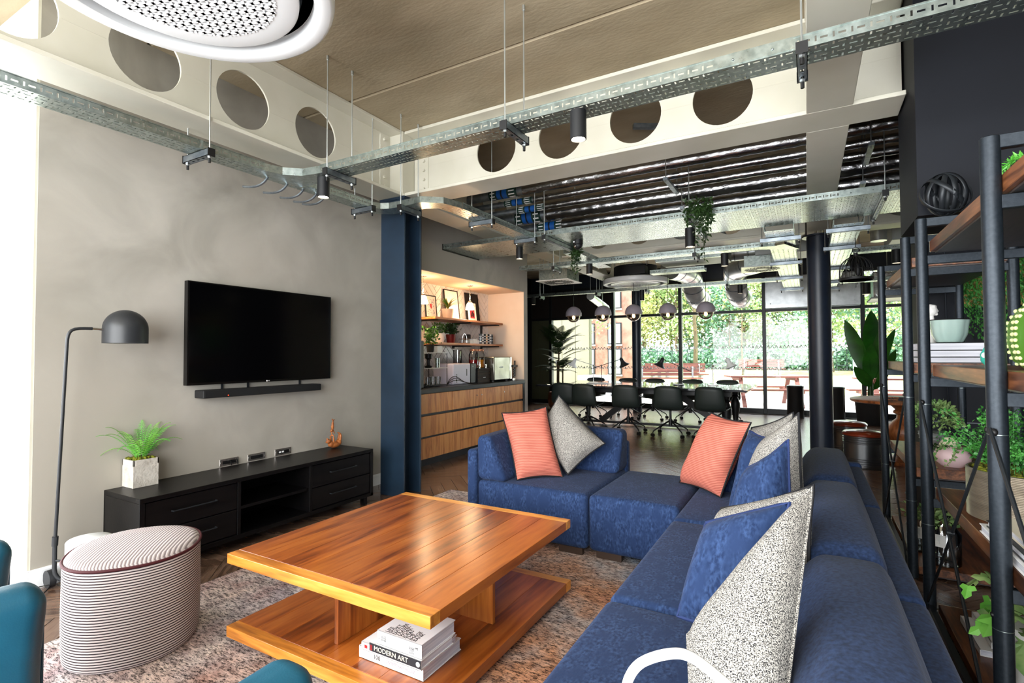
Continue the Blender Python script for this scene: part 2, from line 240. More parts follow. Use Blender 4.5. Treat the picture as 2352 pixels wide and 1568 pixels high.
# ------------------------------------------------------------------ building helpers
OFF = {}
class MB:
    """collects shapes, then links them as one mesh object"""
    def __init__(s): s.v = []; s.f = []; s.mi = []; s.cur = 0
    def add(s, vs, fs):
        k = len(s.v); s.v += [tuple(p) for p in vs]; s.f += [tuple(i+k for i in f) for f in fs]; s.mi += [s.cur]*len(fs); return s
    def box(s, a, b):
        x0, y0, z0 = a; x1, y1, z1 = b
        return s.add([(x0,y0,z0),(x1,y0,z0),(x1,y1,z0),(x0,y1,z0),(x0,y0,z1),(x1,y0,z1),(x1,y1,z1),(x0,y1,z1)],
                     [(0,3,2,1),(4,5,6,7),(0,1,5,4),(1,2,6,5),(2,3,7,6),(3,0,4,7)])
    def obox(s, c, ax, ay, az):
        c = Vector(c); ax, ay, az = Vector(ax), Vector(ay), Vector(az)
        P = [c+ax*i+ay*j+az*k for k in (-1, 1) for i, j in ((-1,-1),(1,-1),(1,1),(-1,1))]
        return s.add(P, [(0,3,2,1),(4,5,6,7),(0,1,5,4),(1,2,6,5),(2,3,7,6),(3,0,4,7)])
    def beam(s, p, q, w, h, up=(0, 0, 1)):
        p, q = Vector(p), Vector(q); d = q-p; n = d.normalized(); u = Vector(up); r = n.cross(u)
        if r.length < 1e-4: r = n.cross(Vector((1, 0, 0)))
        r.normalize(); u = r.cross(n)
        return s.obox((p+q)/2, r*w/2, d/2, u*h/2)
    def tube(s, pts, r, n=8, closed=False, caps=True):
        pts = [Vector(p) for p in pts]; m = len(pts); rr = r if isinstance(r, (list, tuple)) else [r]*m
        vs = []; prev = None
        for i, p in enumerate(pts):
            a = pts[i-1] if (i > 0 or closed) else p; b = pts[(i+1) % m] if (i < m-1 or closed) else p
            t = (b-a)
            if t.length < 1e-9: t = Vector((0, 0, 1))
            t.normalize()
            if prev is None:
                u = t.cross(Vector((0, 0, 1)))
                if u.length < 0.05: u = t.cross(Vector((1, 0, 0)))
            else: u = prev - t*prev.dot(t)
            u.normalize(); prev = u; v = t.cross(u)
            vs += [p+(u*math.cos(2*PI*k/n)+v*math.sin(2*PI*k/n))*rr[i] for k in range(n)]
        fs = []
        for i in range(m if closed else m-1):
            j = (i+1) % m
            for k in range(n): l = (k+1) % n; fs.append((i*n+k, i*n+l, j*n+l, j*n+k))
        if caps and not closed: fs.append(tuple(range(n-1, -1, -1))); fs.append(tuple((m-1)*n+k for k in range(n)))
        return s.add(vs, fs)
    def cyl(s, p, q, r, r2=None, n=16): return s.tube([p, q], [r, r if r2 is None else r2], n)
    def lathe(s, prof, c=(0, 0, 0), n=24, sx=1, sy=1, lobes=0, lamp=0.0, cap=True):
        vs = []; fs = []; m = len(prof)
        for (r, z) in prof:
            for k in range(n):
                a = 2*PI*k/n; q = r*(1+lamp*abs(math.sin(lobes*a/2))) if lobes else r
                vs.append((c[0]+q*math.cos(a)*sx, c[1]+q*math.sin(a)*sy, c[2]+z))
        for i in range(m-1):
            for k in range(n): l = (k+1) % n; fs.append((i*n+k, i*n+l, (i+1)*n+l, (i+1)*n+k))
        if cap and prof[0][0] > 1e-6: fs.append(tuple(range(n-1, -1, -1)))
        if cap and prof[-1][0] > 1e-6: fs.append(tuple((m-1)*n+k for k in range(n)))
        return s.add(vs, fs)
    def ell(s, c, r, n=12, m=8, rot=None):
        vs = []; fs = []; c = Vector(c)
        for i in range(m+1):
            t = PI*i/m
            for k in range(n):
                a = 2*PI*k/n; p = Vector((r[0]*math.sin(t)*math.cos(a), r[1]*math.sin(t)*math.sin(a), -r[2]*math.cos(t)))
                if rot: p.rotate(rot)
                vs.append(c+p)
        for i in range(m):
            for k in range(n): l = (k+1) % n; fs.append((i*n+k, i*n+l, (i+1)*n+l, (i+1)*n+k))
        return s.add(vs, fs)
    def prism(s, poly, axis, a, b):
        def P(u, v, w): return {'X': (w, u, v), 'Y': (u, w, v), 'Z': (u, v, w)}[axis]
        n = len(poly); vs = [P(u, v, a) for u, v in poly]+[P(u, v, b) for u, v in poly]
        fs = [(i, (i+1) % n, n+(i+1) % n, n+i) for i in range(n)]+[tuple(range(n-1, -1, -1)), tuple(range(n, 2*n))]
        return s.add(vs, fs)
    def quad(s, a, b, c, d): return s.add([a, b, c, d], [(0, 1, 2, 3)])
    def build(s, name, mat, parent=None, smooth=None, bevel=0.0, seg=2, stuff=False, sub=0, solid=0.0, clean=False):
        off = OFF.get(parent) if parent else None
        if off is None:
            if s.v:
                xs, ys, zs = zip(*s.v); off = Vector(((min(xs)+max(xs))/2, (min(ys)+max(ys))/2, min(zs)))
            else: off = Vector()
        me = bpy.data.meshes.new(name); me.from_pydata([(x-off.x, y-off.y, z-off.z) for x, y, z in s.v], [], s.f)
        ml = mat if isinstance(mat, (list, tuple)) else [mat]
        for q in ml: me.materials.append(MATS[q])
        if len(ml) > 1: me.polygons.foreach_set('material_index', s.mi)
        bm = bmesh.new(); bm.from_mesh(me)
        if clean: bmesh.ops.remove_doubles(bm, verts=bm.verts, dist=1e-5)
        bmesh.ops.recalc_face_normals(bm, faces=bm.faces); bm.to_mesh(me); bm.free()
        o = bpy.data.objects.new(name, me); C.objects.link(o); OFF[o] = off
        if parent: o.parent = parent
        else: o.location = off
        if bevel:
            md = o.modifiers.new('bevel', 'BEVEL'); md.width = bevel; md.segments = seg; md.limit_method = 'ANGLE'; md.angle_limit = math.radians(40)
        if sub: md = o.modifiers.new('sub', 'SUBSURF'); md.levels = sub; md.render_levels = sub
        if solid: md = o.modifiers.new('solid', 'SOLIDIFY'); md.thickness = solid; md.offset = 0
        if smooth is None: smooth = True
        if smooth:
            me.polygons.foreach_set('use_smooth', [True]*len(me.polygons)); me.set_sharp_from_angle(angle=math.radians(42))
        if stuff: o['kind'] = 'stuff'
        return o
def tag(o, label, cat, group=None):
    o['label'] = label; o['category'] = cat
    if group: o['group'] = group
    return o
def thing(name, label, cat, loc=(0, 0, 0), group=None, rotz=0.0):
    o = bpy.data.objects.new(name, None); C.objects.link(o); o.location = loc; o.rotation_euler = (0, 0, rotz); o.empty_display_size = 0.1
    OFF[o] = Vector(loc) if not rotz else Vector((0, 0, 0))
    return tag(o, label, cat, group)
def local(name, label, cat, group=None):
    """a thing modelled about its own origin, to be placed (and copied) afterwards"""
    o = thing(name, label, cat, (0, 0, 0), group); OFF[o] = Vector(); return o
def struct(o, label=None):
    o['kind'] = 'structure'
    if label: o['label'] = label
    return o
def sgroup(name, loc=(0, 0, 0), label=None):
    o = bpy.data.objects.new(name, None); C.objects.link(o); o.location = loc; OFF[o] = Vector(loc); return struct(o, label)
def put(o, loc, rz=0.0, sc=None):
    o.location = loc; o.rotation_euler = (0, 0, rz)
    if sc: o.scale = (sc,)*3 if not isinstance(sc, (tuple, list)) else sc
    return o
def dup(root, loc, rz=0.0, label=None, group=None, sc=None):
    def rec(o, par):
        c = o.copy(); C.objects.link(c); OFF[c] = OFF.get(o, Vector())
        if par: c.parent = par
        for ch in o.children: rec(ch, c)
        return c
    r = rec(root, None); put(r, loc, rz, sc)
    if label: r['label'] = label
    if group: r['group'] = group
    return r
def text(body, size, mat, parent, origin, right, up, ext=0.0004, align='LEFT', name='lettering', sx=1.0):
    cu = bpy.data.curves.new(name, 'FONT'); cu.body = body; cu.size = size; cu.extrude = ext; cu.align_x = align; cu.align_y = 'CENTER'; cu.resolution_u = 3
    cu.materials.append(MATS[mat]); o = bpy.data.objects.new(name, cu); C.objects.link(o)
    r = Vector(right).normalized(); u = Vector(up).normalized(); n = r.cross(u)
    m = Matrix((r*sx, u, n)).transposed().to_4x4(); m.translation = Vector(origin)-OFF.get(parent, Vector())
    me = bpy.data.meshes.new_from_object(o); bpy.data.objects.remove(o); me.transform(m); o = bpy.data.objects.new(name, me); C.objects.link(o); o.parent = parent; OFF[o] = OFF.get(parent, Vector())
    return o
def arc(c, r, a0, a1, n, plane='XZ'):
    out = []
    for i in range(n+1):
        a = a0+(a1-a0)*i/n; u, v = r*math.cos(a), r*math.sin(a)
        out.append({'XZ': (c[0]+u, c[1], c[2]+v), 'YZ': (c[0], c[1]+u, c[2]+v), 'XY': (c[0]+u, c[1]+v, c[2])}[plane])
    return out
def bez(p, n=10):
    p = [Vector(q) for q in p]; out = []
    for i in range(n+1):
        t = i/n; q = list(p)
        while len(q) > 1: q = [q[k].lerp(q[k+1], t) for k in range(len(q)-1)]
        out.append(q[0])
    return out
def crom(P, k=6):
    """smooth curve through the points"""
    P = [Vector(p) for p in P]; out = []; n = len(P)
    for i in range(n-1):
        a, b, c, d = P[max(i-1, 0)], P[i], P[i+1], P[min(i+2, n-1)]
        for j in range(k): t = j/k; out.append(0.5*((2*b)+(c-a)*t+(2*a-5*b+4*c-d)*t*t+(3*b-a-3*c+d)*t**3))
    return out+[P[-1]]
def leafcloud(pts, size, mb=None, fold=0.25, wide=0.45, var=0.35):
    """small folded leaves at (position, direction)"""
    mb = mb or MB()
    for p, d in pts:
        s = size*random.uniform(1-var, 1+var); d = Vector(d)
        if d.length < 1e-5: d = Vector((0, 0, 1))
        d.normalize(); u = d.cross(Vector((random.uniform(-1, 1), random.uniform(-1, 1), random.uniform(-1, 1))))
        if u.length < 1e-3: u = d.orthogonal()
        u.normalize(); n = d.cross(u); p = Vector(p)
        mb.add([p, p+d*s*0.45+u*s*wide*0.5+n*s*fold*0.3, p+d*s, p+d*s*0.45-u*s*wide*0.5+n*s*fold*0.3], [(0, 1, 2), (0, 2, 3)])
    return mb
def rdir(zmin=-1.0, zmax=1.0):
    a = random.uniform(0, 2*PI); z = random.uniform(zmin, zmax); r = math.sqrt(max(0, 1-z*z)); return Vector((r*math.cos(a), r*math.sin(a), z))
def blade(pts, widths, fold=0.15, mb=None, side=None):
    """a long leaf along pts with a folded midrib"""
    mb = mb or MB(); pts = [Vector(p) for p in pts]; vs = []; n = len(pts)
    for i, p in enumerate(pts):
        t = (pts[min(i+1, n-1)]-pts[max(i-1, 0)]).normalized(); sd = Vector(side) if side else t.cross(Vector((0, 0, 1)))
        if sd.length < 1e-3: sd = Vector((1, 0, 0))
        sd = (sd-t*sd.dot(t)).normalized(); nn = sd.cross(t); w = widths[i]
        vs += [p-sd*w+nn*w*fold, p, p+sd*w+nn*w*fold]
    fs = []
    for i in range(n-1): a = i*3; fs += [(a, a+1, a+4, a+3), (a+1, a+2, a+5, a+4)]
    return mb.add(vs, fs)
def hrod(mb, x, y, z0, z1, r=0.005): mb.cyl((x, y, z0), (x, y, z1), r, n=6)
# ------------------------------------------------------------------ the room
CEIL = 3.30
def in_view(x, y, z=0.0, m=0.05):
    cam = SC.camera; q = cam.matrix_world.inverted() @ Vector((x, y, z))
    if q.z > -0.2: return False
    fx = 1189/2352; u = q.x/-q.z*fx; v = q.y/-q.z*fx
    return abs(u) < 0.5+m and abs(v) < 1/3+m
fl = MB(); fl.box((-6.6, -3.2, -0.2), (3.6, 12.42, -0.011)); floor = struct(fl.build('floor', 'floor_gap'), 'dark brown herringbone plank floor of the lounge')
def herringbone():
    W, Ln = 0.12, 0.60; n = 5; ca = math.cos(PI/4); planks = []
    for s in range(-200, 260):
        for k in range(-16, 17):
            x0 = s*W+k*2*Ln; y0 = s*W
            for (cx, cy, vert) in ((x0+Ln/2, y0+W/2, 0), (x0-W/2, y0+Ln/2, 1)):
                X = (cx*ca-cy*ca)-1.0; Y = (cx*ca+cy*ca)+4.0
                if -6.45 < X < 3.4 and -1.6 < Y < 12.2: planks.append((X, Y, vert))
    def under(X, Y):
        return (-2.8 < X < -0.1 and 0.5 < Y < 3.85) or (-0.6 < X < 0.2 and Y < 3.7) or (-3.65 < X < -3.35 and 1.6 < Y < 3.2)
    vis = [p for p in planks if in_view(p[0], p[1]) and not under(p[0], p[1]) and p[0] > -3.75 or (in_view(p[0], p[1]) and p[1] > 7)]
    vis.sort(key=lambda p: p[0]**2+p[1]**2); near = set(vis[:285])
    base = None; g = 0.0012
    for X, Y, vert in planks:
        rz = PI/4+(PI/2 if vert else 0)
        if (X, Y, vert) in near:
            if base is None:
                b = MB(); b.box((-Ln/2+g, -W/2+g, -0.012), (Ln/2-g, W/2-g, 0.0)); OFF['pl'] = Vector(); base = b.build('plank', 'floor_wood', floor, smooth=False, bevel=0.0015, seg=1)
                base.data.transform(Matrix.Translation(OFF[floor])); base['lvl'] = 1; o = base
            else: o = base.copy(); C.objects.link(o); o.parent = floor
            o.location = Vector((X, Y, random.uniform(-0.0006, 0.0006)))-OFF[floor]; o.rotation_euler = (0, 0, rz)
    st = MB()
    for X, Y, vert in planks:
        if (X, Y, vert) in near: continue
        rz = PI/4+(PI/2 if vert else 0); c, sn = math.cos(rz), math.sin(rz)
        st.obox((X, Y, -0.006), (c*(Ln/2-g), sn*(Ln/2-g), 0), (-sn*(W/2-g), c*(W/2-g), 0), (0, 0, 0.006))
    # the grain of the joined planks runs along their own direction closely enough at this distance
    st.build('planks', 'floor_wood', floor, smooth=False, stuff=True)
herringbone()
ce = MB(); ce.box((-6.6, -3.2, CEIL+0.03), (4.2, 12.42, CEIL+0.3)); ceil = struct(ce.build('ceiling', 'concrete'), 'bare precast concrete ceiling slabs')
pb = None; y = -3.08
for i in range(13):
    b = MB(); y0 = -3.08+1.2*i
    if pb is None:
        b.prism([(y0+0.004, CEIL+0.03), (y0+0.004, CEIL+0.012), (y0+0.016, CEIL), (y0+1.184, CEIL), (y0+1.196, CEIL+0.012), (y0+1.196, CEIL+0.03)], 'X', -6.5, 4.1); pb = b.build('panel', 'concrete', ceil, smooth=False)
    else: o = pb.copy(); C.objects.link(o); o.parent = ceil; o.location = (0, 1.2*i, 0)
# plaster wall with a bright white reveal at its end, the window bay beside it
b = MB(); b.box((-4.4, 1.175, 0), (-3.70, 4.3, CEIL)); wl = struct(b.build('wall_left', 'plaster', smooth=False), 'mottled grey-beige plaster wall behind the television')
b = MB(); b.box((-4.42, 1.162, 0), (-3.703, 1.175, CEIL)); struct(b.build('trim_1', 'white_paint', smooth=False), 'white painted window reveal at the end of the plaster wall')
b = MB(); b.prism([(-3.70, 0), (-3.684, 0), (-3.684, 0.095), (-3.69, 0.105), (-3.70, 0.105)], 'Y', 1.1625, 4.3); b.prism([(1.162, 0), (1.146, 0), (1.146, 0.095), (1.152, 0.105), (1.162, 0.105)], 'X', -4.42, -3.684)
struct(b.build('baseboard_left', 'white_trim', smooth=False), 'white skirting along the plaster wall')
w1 = sgroup('window_1', (-4.45, 0, 0), 'tall window bay beside the plaster wall')
b = MB()
for yy in (-2.6, -1.35, -0.1, 1.13): b.box((-4.5, yy-0.025, 0), (-4.42, yy+0.025, CEIL))
b.box((-4.5, -2.6, 0), (-4.42, 1.15, 0.05)); b.box((-4.5, -2.6, CEIL-0.06), (-4.42, 1.15, CEIL)); b.build('window_frame', 'white_trim', w1, smooth=False)
for yy in (-2.575, -1.325, -0.075): b = MB(); b.box((-4.466, yy, 0.05), (-4.46, yy+1.2, CEIL-0.06)); b.build('pane', 'pane', w1, smooth=False)
# niche wall: fascia, jamb, recessed tiled back
wn = sgroup('wall_niche', (-3.8, 4.3, 0), 'grey plaster wall with the tea point niche')
b = MB(); b.box((-4.60, 4.3, 2.25), (-3.80, 7.15, CEIL)); fa = struct(b.build('wall_fascia', 'plaster_grey', smooth=False), 'grey plaster bulkhead above the tea point niche')
b = MB(); b.box((-4.60, 7.04, 0), (-3.80, 7.15, 2.25)); jb = struct(b.build('trim_jamb', 'plaster_grey', smooth=False), 'grey plaster pier at the far end of the tea point')
b = MB(); b.box((-4.60, 4.3, 0), (-3.80, 4.40, 2.25)); struct(b.build('trim_jamb', 'plaster_grey', smooth=False), 'plaster pier of the tea point behind the navy column')
b = MB(); b.box((-4.60, 4.4, 0), (-4.46, 7.04, 2.25)); b.build('backing', 'grout', wn, smooth=False)
b = MB(); b.box((-4.46, 4.402, 2.243), (-3.803, 7.038, 2.2499)); b.build('niche_lining', 'niche_paint', fa, smooth=False)
b = MB(); b.box((-4.46, 7.033, 0.9), (-3.803, 7.0399, 2.243)); b.build('niche_lining', 'niche_paint', jb, smooth=False)
def niche_tiles():
    W, Ln = 0.075, 0.30; ca = math.cos(PI/4); L = []; base = None
    for s in range(-70, 90):
        for k in range(-8, 9):
            x0 = s*W+k*2*Ln; y0 = s*W
            for (cx, cy, vert) in ((x0+Ln/2, y0+W/2, 0), (x0-W/2, y0+Ln/2, 1)):
                Y = (cx*ca-cy*ca)+5.7; Z = (cx*ca+cy*ca)+1.5
                if 4.20 < Y < 7.22 and 0.78 < Z < 2.36: L.append((Y, Z, vert))
    L.sort(key=lambda t: -in_view(-4.45, t[0], t[1])); g = 0.0027
    for i, (Y, Z, vert) in enumerate(L[:280]):
        if base is None:
            b = MB(); b.box((-0.004, -Ln/2+g, -W/2+g), (0.004, Ln/2-g, W/2-g)); base = b.build('tile', 'tile_white', wn, smooth=False, bevel=0.002, seg=1); base.data.transform(Matrix.Translation(OFF[wn])); o = base
        else: o = base.copy(); C.objects.link(o); o.parent = wn
        o.location = Vector((-4.456, Y, Z))-OFF[wn]; o.rotation_euler = ((PI/4 if not vert else -PI/4), 0, 0)
niche_tiles()
b = MB(); b.box((-6.5, 7.15, 0), (-4.4, 7.3, CEIL)); struct(b.build('wall_back', 'navy_wall', smooth=False), 'dark wall behind the tea point')
b = MB(); b.box((-6.6, 7.3, 0), (-6.42, 12.3, CEIL)); struct(b.build('wall_far_left', 'navy_wall', smooth=False), 'dark side wall of the dining area')
# navy wall on the right with shallow panel grooves
wr = sgroup('wall_right', (0.78, 5.1, 0), 'dark navy wall behind the shelving')
def groove_face():
    b = MB(); b.box((0.80, 5.112, 0), (3.6, 5.93, CEIL)); b.build('core', 'navy_paint', wr, smooth=False)
    xs = [0.78, 0.93, 1.19, 1.9, 2.6, 3.6]; first = True
    for i in range(5):
        for z0, z1 in ((0.02, 0.74), (0.752, CEIL)):
            b = MB(); b.box((xs[i]+0.004, 5.1, z0), (xs[i+1]-0.004, 5.113, z1)); b.build('panel', 'navy_wall', wr, smooth=False, bevel=0.002, seg=1)
    b = MB(); b.box((0.78, 5.1, 0), (0.801, 5.93, CEIL)); b.build('panel', 'navy_wall', wr, smooth=False)
groove_face()
b = MB(); b.box((0.51, 3.37, 1.985), (3.5, 3.93, CEIL)); struct(b.build('trim_bulkhead', 'navy_wall', smooth=False), 'dark navy bulkhead box into which the white beam runs, above the shelving')
b = MB(); b.box((3.5, -3.2, 0), (3.65, 5.1, CEIL)); struct(b.build('wall_near_right', 'navy_wall', smooth=False), 'dark side wall near the camera')

# ------------------------------------------------------------------ cellular steel beams
def holed_web(b, axis, fixed, t, a0, a1, z0, z1, centers, r, pitch):
    """a plate with round holes: square rings around each centre, plain quads between"""
    def P(a, z, s):
        return (a, fixed+s*t/2, z) if axis == 'X' else (fixed+s*t/2, a, z)
    n = 40; zc = (z0+z1)/2; h = (z1-z0)/2; hw = min(pitch/2, h*1.0)-0.001; spans = []
    cur = a0
    for c in sorted(centers):
        if c-hw > cur: spans.append((cur, c-hw))
        cur = c+hw
        vs = []; fs = []
        for s in (-1, 1):
            for k in range(n):
                a = 2*PI*k/n; ca, sa = math.cos(a), math.sin(a); vs.append(P(c+r*ca, zc+r*sa, s))
            for k in range(n):
                a = 2*PI*k/n; ca, sa = math.cos(a), math.sin(a); m = 1/max(abs(ca), abs(sa)); vs.append(P(c+hw*ca*m, zc+h*sa*m, s))
        for k in range(n):
            l = (k+1) % n; fs += [(k, l, n+l, n+k), (2*n+k, 3*n+k, 3*n+l, 2*n+l), (k, 2*n+k, 2*n+l, l)]
        b.add(vs, fs)
    if cur < a1: spans.append((cur, a1))
    for p, q in spans:
        lo = P(p, z0, -1); hi = P(q, z1, 1); b.box(tuple(min(i, j) for i, j in zip(lo, hi)), tuple(max(i, j) for i, j in zip(lo, hi)))
ZB, ZT = 2.71, CEIL-0.002
def steel_beam(label, axis, fixed, a0, a1, centers, half=0.15, r=0.19, web0=None):
    g = sgroup('trim_beam', (0, 0, 0), label); b = MB()
    holed_web(b, axis, fixed, 0.014, a0 if web0 is None else web0, a1, ZB+0.026, ZT-0.026, centers, r, 0.595); b.build('web', 'white_paint', g, smooth=True)
    for z0, z1 in ((ZB, ZB+0.026), (ZT-0.026, ZT)):
        b = MB(); lo = (a0, fixed-half, z0) if axis == 'X' else (fixed-half, a0, z0); hi = (a1, fixed+half, z1) if axis == 'X' else (fixed+half, a1, z1); b.box(lo, hi); b.build('flange', 'white_paint', g, smooth=False, bevel=0.003, seg=1)
    b = MB(); L = []
    lo = (a0, fixed-0.012, (ZB+ZT)/2-0.001); hi = (a1, fixed+0.012, (ZB+ZT)/2+0.001)   # weld seam of the two halves between the holes
    cs = [a0-1]+sorted(centers)+[a1+1]
    for p, q in zip(cs, cs[1:]):
        u, v = max(a0, p+r+0.01), min(a1, q-r-0.01)
        if v > u: b.box((u, fixed-0.0085, (ZB+ZT)/2-0.003), (v, fixed+0.0085, (ZB+ZT)/2+0.003)) if axis == 'X' else b.box((fixed-0.0085, u, (ZB+ZT)/2-0.003), (fixed+0.0085, v, (ZB+ZT)/2+0.003))
    if b.v: b.build('weld_seam', 'white_paint', g, smooth=False)
    return g
bm1 = steel_beam('white cellular steel beam running above the plaster wall', 'Y', -3.30, -3.0, 3.54, [0.33+0.595*i for i in range(5)]+[-0.265, -0.86, -1.455])
bm2 = steel_beam('white cellular steel beam crossing above the sofa', 'X', 3.70, -3.14, 0.50, [-2.257+0.595*i for i in range(4)])
bm3 = steel_beam('plain white steel beam running overhead to the round column', 'Y', 0.135, -3.0, 3.545, [], half=0.118)
bm4 = steel_beam('second stretch of the plain overhead beam, above the silver pipes', 'Y', 0.135, 3.855, 7.0, [], half=0.118)
bm5 = steel_beam('white cellular beam above the tea point', 'Y', -3.30, 3.86, 12.2, [4.35+0.595*i for i in range(5)]+[7.75+0.595*i for i in range(7)])
bm6 = steel_beam('white cellular beam beyond the silver pipes', 'X', 7.16, -3.14, 0.0, [-2.62+0.595*i for i in range(4)])
bm7 = steel_beam('far end of the white beam right of the round column', 'X', 7.16, 0.27, 3.4, [0.95, 1.545, 2.14, 2.735])
bm8 = steel_beam('plain white beam over the dining area', 'Y', 0.135, 7.33, 12.2, [], half=0.118)
def end_plate(g, axis, fixed, at, sgn, n=6):
    b = MB(); bo = MB()
    for side in (-1, 1):
        if axis == 'X':
            b.box((min(at, at+sgn*0.012), fixed-0.10, ZB+0.05), (max(at, at+sgn*0.012), fixed+0.10, ZT-0.04))
            for k in range(n): z = ZB+0.09+k*(ZT-ZB-0.17)/(n-1); bo.cyl((at+sgn*0.012, fixed+side*0.06, z), (at+sgn*0.03, fixed+side*0.06, z), 0.014, n=6)
        else:
            b.box((fixed-0.10, min(at, at+sgn*0.012), ZB+0.05), (fixed+0.10, max(at, at+sgn*0.012), ZT-0.04))
            for k in range(n): z = ZB+0.09+k*(ZT-ZB-0.17)/(n-1); bo.cyl((fixed+side*0.06, at+sgn*0.012, z), (fixed+side*0.06, at+sgn*0.03, z), 0.014, n=6)
        break
    b.build('end_plate', 'white_paint', g, smooth=False)
def cleats(g, pts, nrm, tang):
    """bolted fin plate by the corner: plate and a row of bolt heads"""
    b = MB(); bo = MB(); n = Vector(nrm); t = Vector(tang)
    for k, z in enumerate([ZB+0.08+0.085*i for i in range(6)]):
        p = Vector(pts)+Vector((0, 0, z)); bo.tube([p+n*0.008, p+n*0.028], 0.014, n=6)
    b.obox(Vector(pts)+Vector((0, 0, (ZB+ZT)/2))+n*0.004, t*0.045, n*0.005, Vector((0, 0, 0.25))); b.build('fin_plate', 'white_paint', g, smooth=False, bevel=0.002, seg=1); bo.build('bolts', 'white_paint', g, smooth=False, stuff=True)
cleats(bm1, (-3.293, 3.44, 0), (1, 0, 0), (0, 1, 0)); cleats(bm2, (-3.02, 3.693, 0), (0, -1, 0), (1, 0, 0))
cleats(bm6, (-0.12, 7.153, 0), (0, -1, 0), (1, 0, 0))
# navy steel column under the corner of the beams
col = sgroup('trim_column', (-3.28, 3.67, 0), 'dark navy steel H column beside the sideboard')
b = MB(); b.box((-3.42, 3.55, 0), (-3.14, 3.572, ZB)); b.build('flange', 'navy_steel', col, smooth=False, bevel=0.003, seg=1)
b = MB(); b.box((-3.42, 3.772, 0), (-3.14, 3.794, ZB)); b.build('flange', 'navy_steel', col, smooth=False, bevel=0.003, seg=1)
b = MB(); b.box((-3.288, 3.572, 0), (-3.272, 3.772, ZB)); b.build('web', 'navy_steel', col, smooth=False)
b = MB(); b.box((-3.43, 3.54, ZB-0.022), (-3.13, 3.80, ZB)); b.build('cap_plate', 'navy_steel', col, smooth=False)
b = MB(); b.box((-3.45, 3.53, ZB), (-3.145, 3.86, ZT)); b.box((-3.46, 3.54, ZB), (-3.14, 3.86, ZB+0.02)); b.build('beam_stub', 'white_paint', col, smooth=False, bevel=0.003, seg=1)
for nm, lab, x, y, r, ztop in (('trim_column', 'large round dark navy column behind the sofa', 0.135, 7.3, 0.125, ZB), ('trim_column', 'slim round dark column beside the glazing', -3.30, 11.4, 0.10, CEIL)):
    g = sgroup(nm, (x, y, 0), lab); b = MB(); b.lathe([(r, 0), (r, ztop)], (x, y, 0), 40); b.build('shaft', 'navy_paint', g); b = MB(); b.lathe([(r+0.05, ztop-0.02), (r+0.05, ztop)], (x, y, 0), 32); b.build('cap_plate', 'navy_paint', g)

# ------------------------------------------------------------------ glazed end wall
FY = 12.3; ZTR, ZH = 2.20, 2.90
mull = [-6.42, -5.83, -4.145, -2.537, -0.795, 0.957, 2.7, 3.5]
kinds = ['solid', 'panel', 'glass', 'glass', 'louvre', 'glass', 'louvre2', 'glass']
def vband(b, x0, x1, z, y):
    n = int((x1-x0)/0.075)
    for k in range(n):
        xa = x0+(x1-x0)*k/n; xb = x0+(x1-x0)*(k+1)/n; xm = (xa+xb)/2; t = 0.016
        if k % 4 == 3: b.add([(xa+0.004, y, z), (xb-0.004, y, z), (xm, y, z+0.06)], [(0, 1, 2)])
        else: b.add([(xa, y, z), (xa+t, y, z), (xm+t/2, y, z+0.06), (xm-t/2, y, z+0.06)], [(0, 1, 2, 3)]); b.add([(xb-t, y, z), (xb, y, z), (xm+t/2, y, z+0.06), (xm-t/2, y, z+0.06)], [(0, 1, 2, 3)])
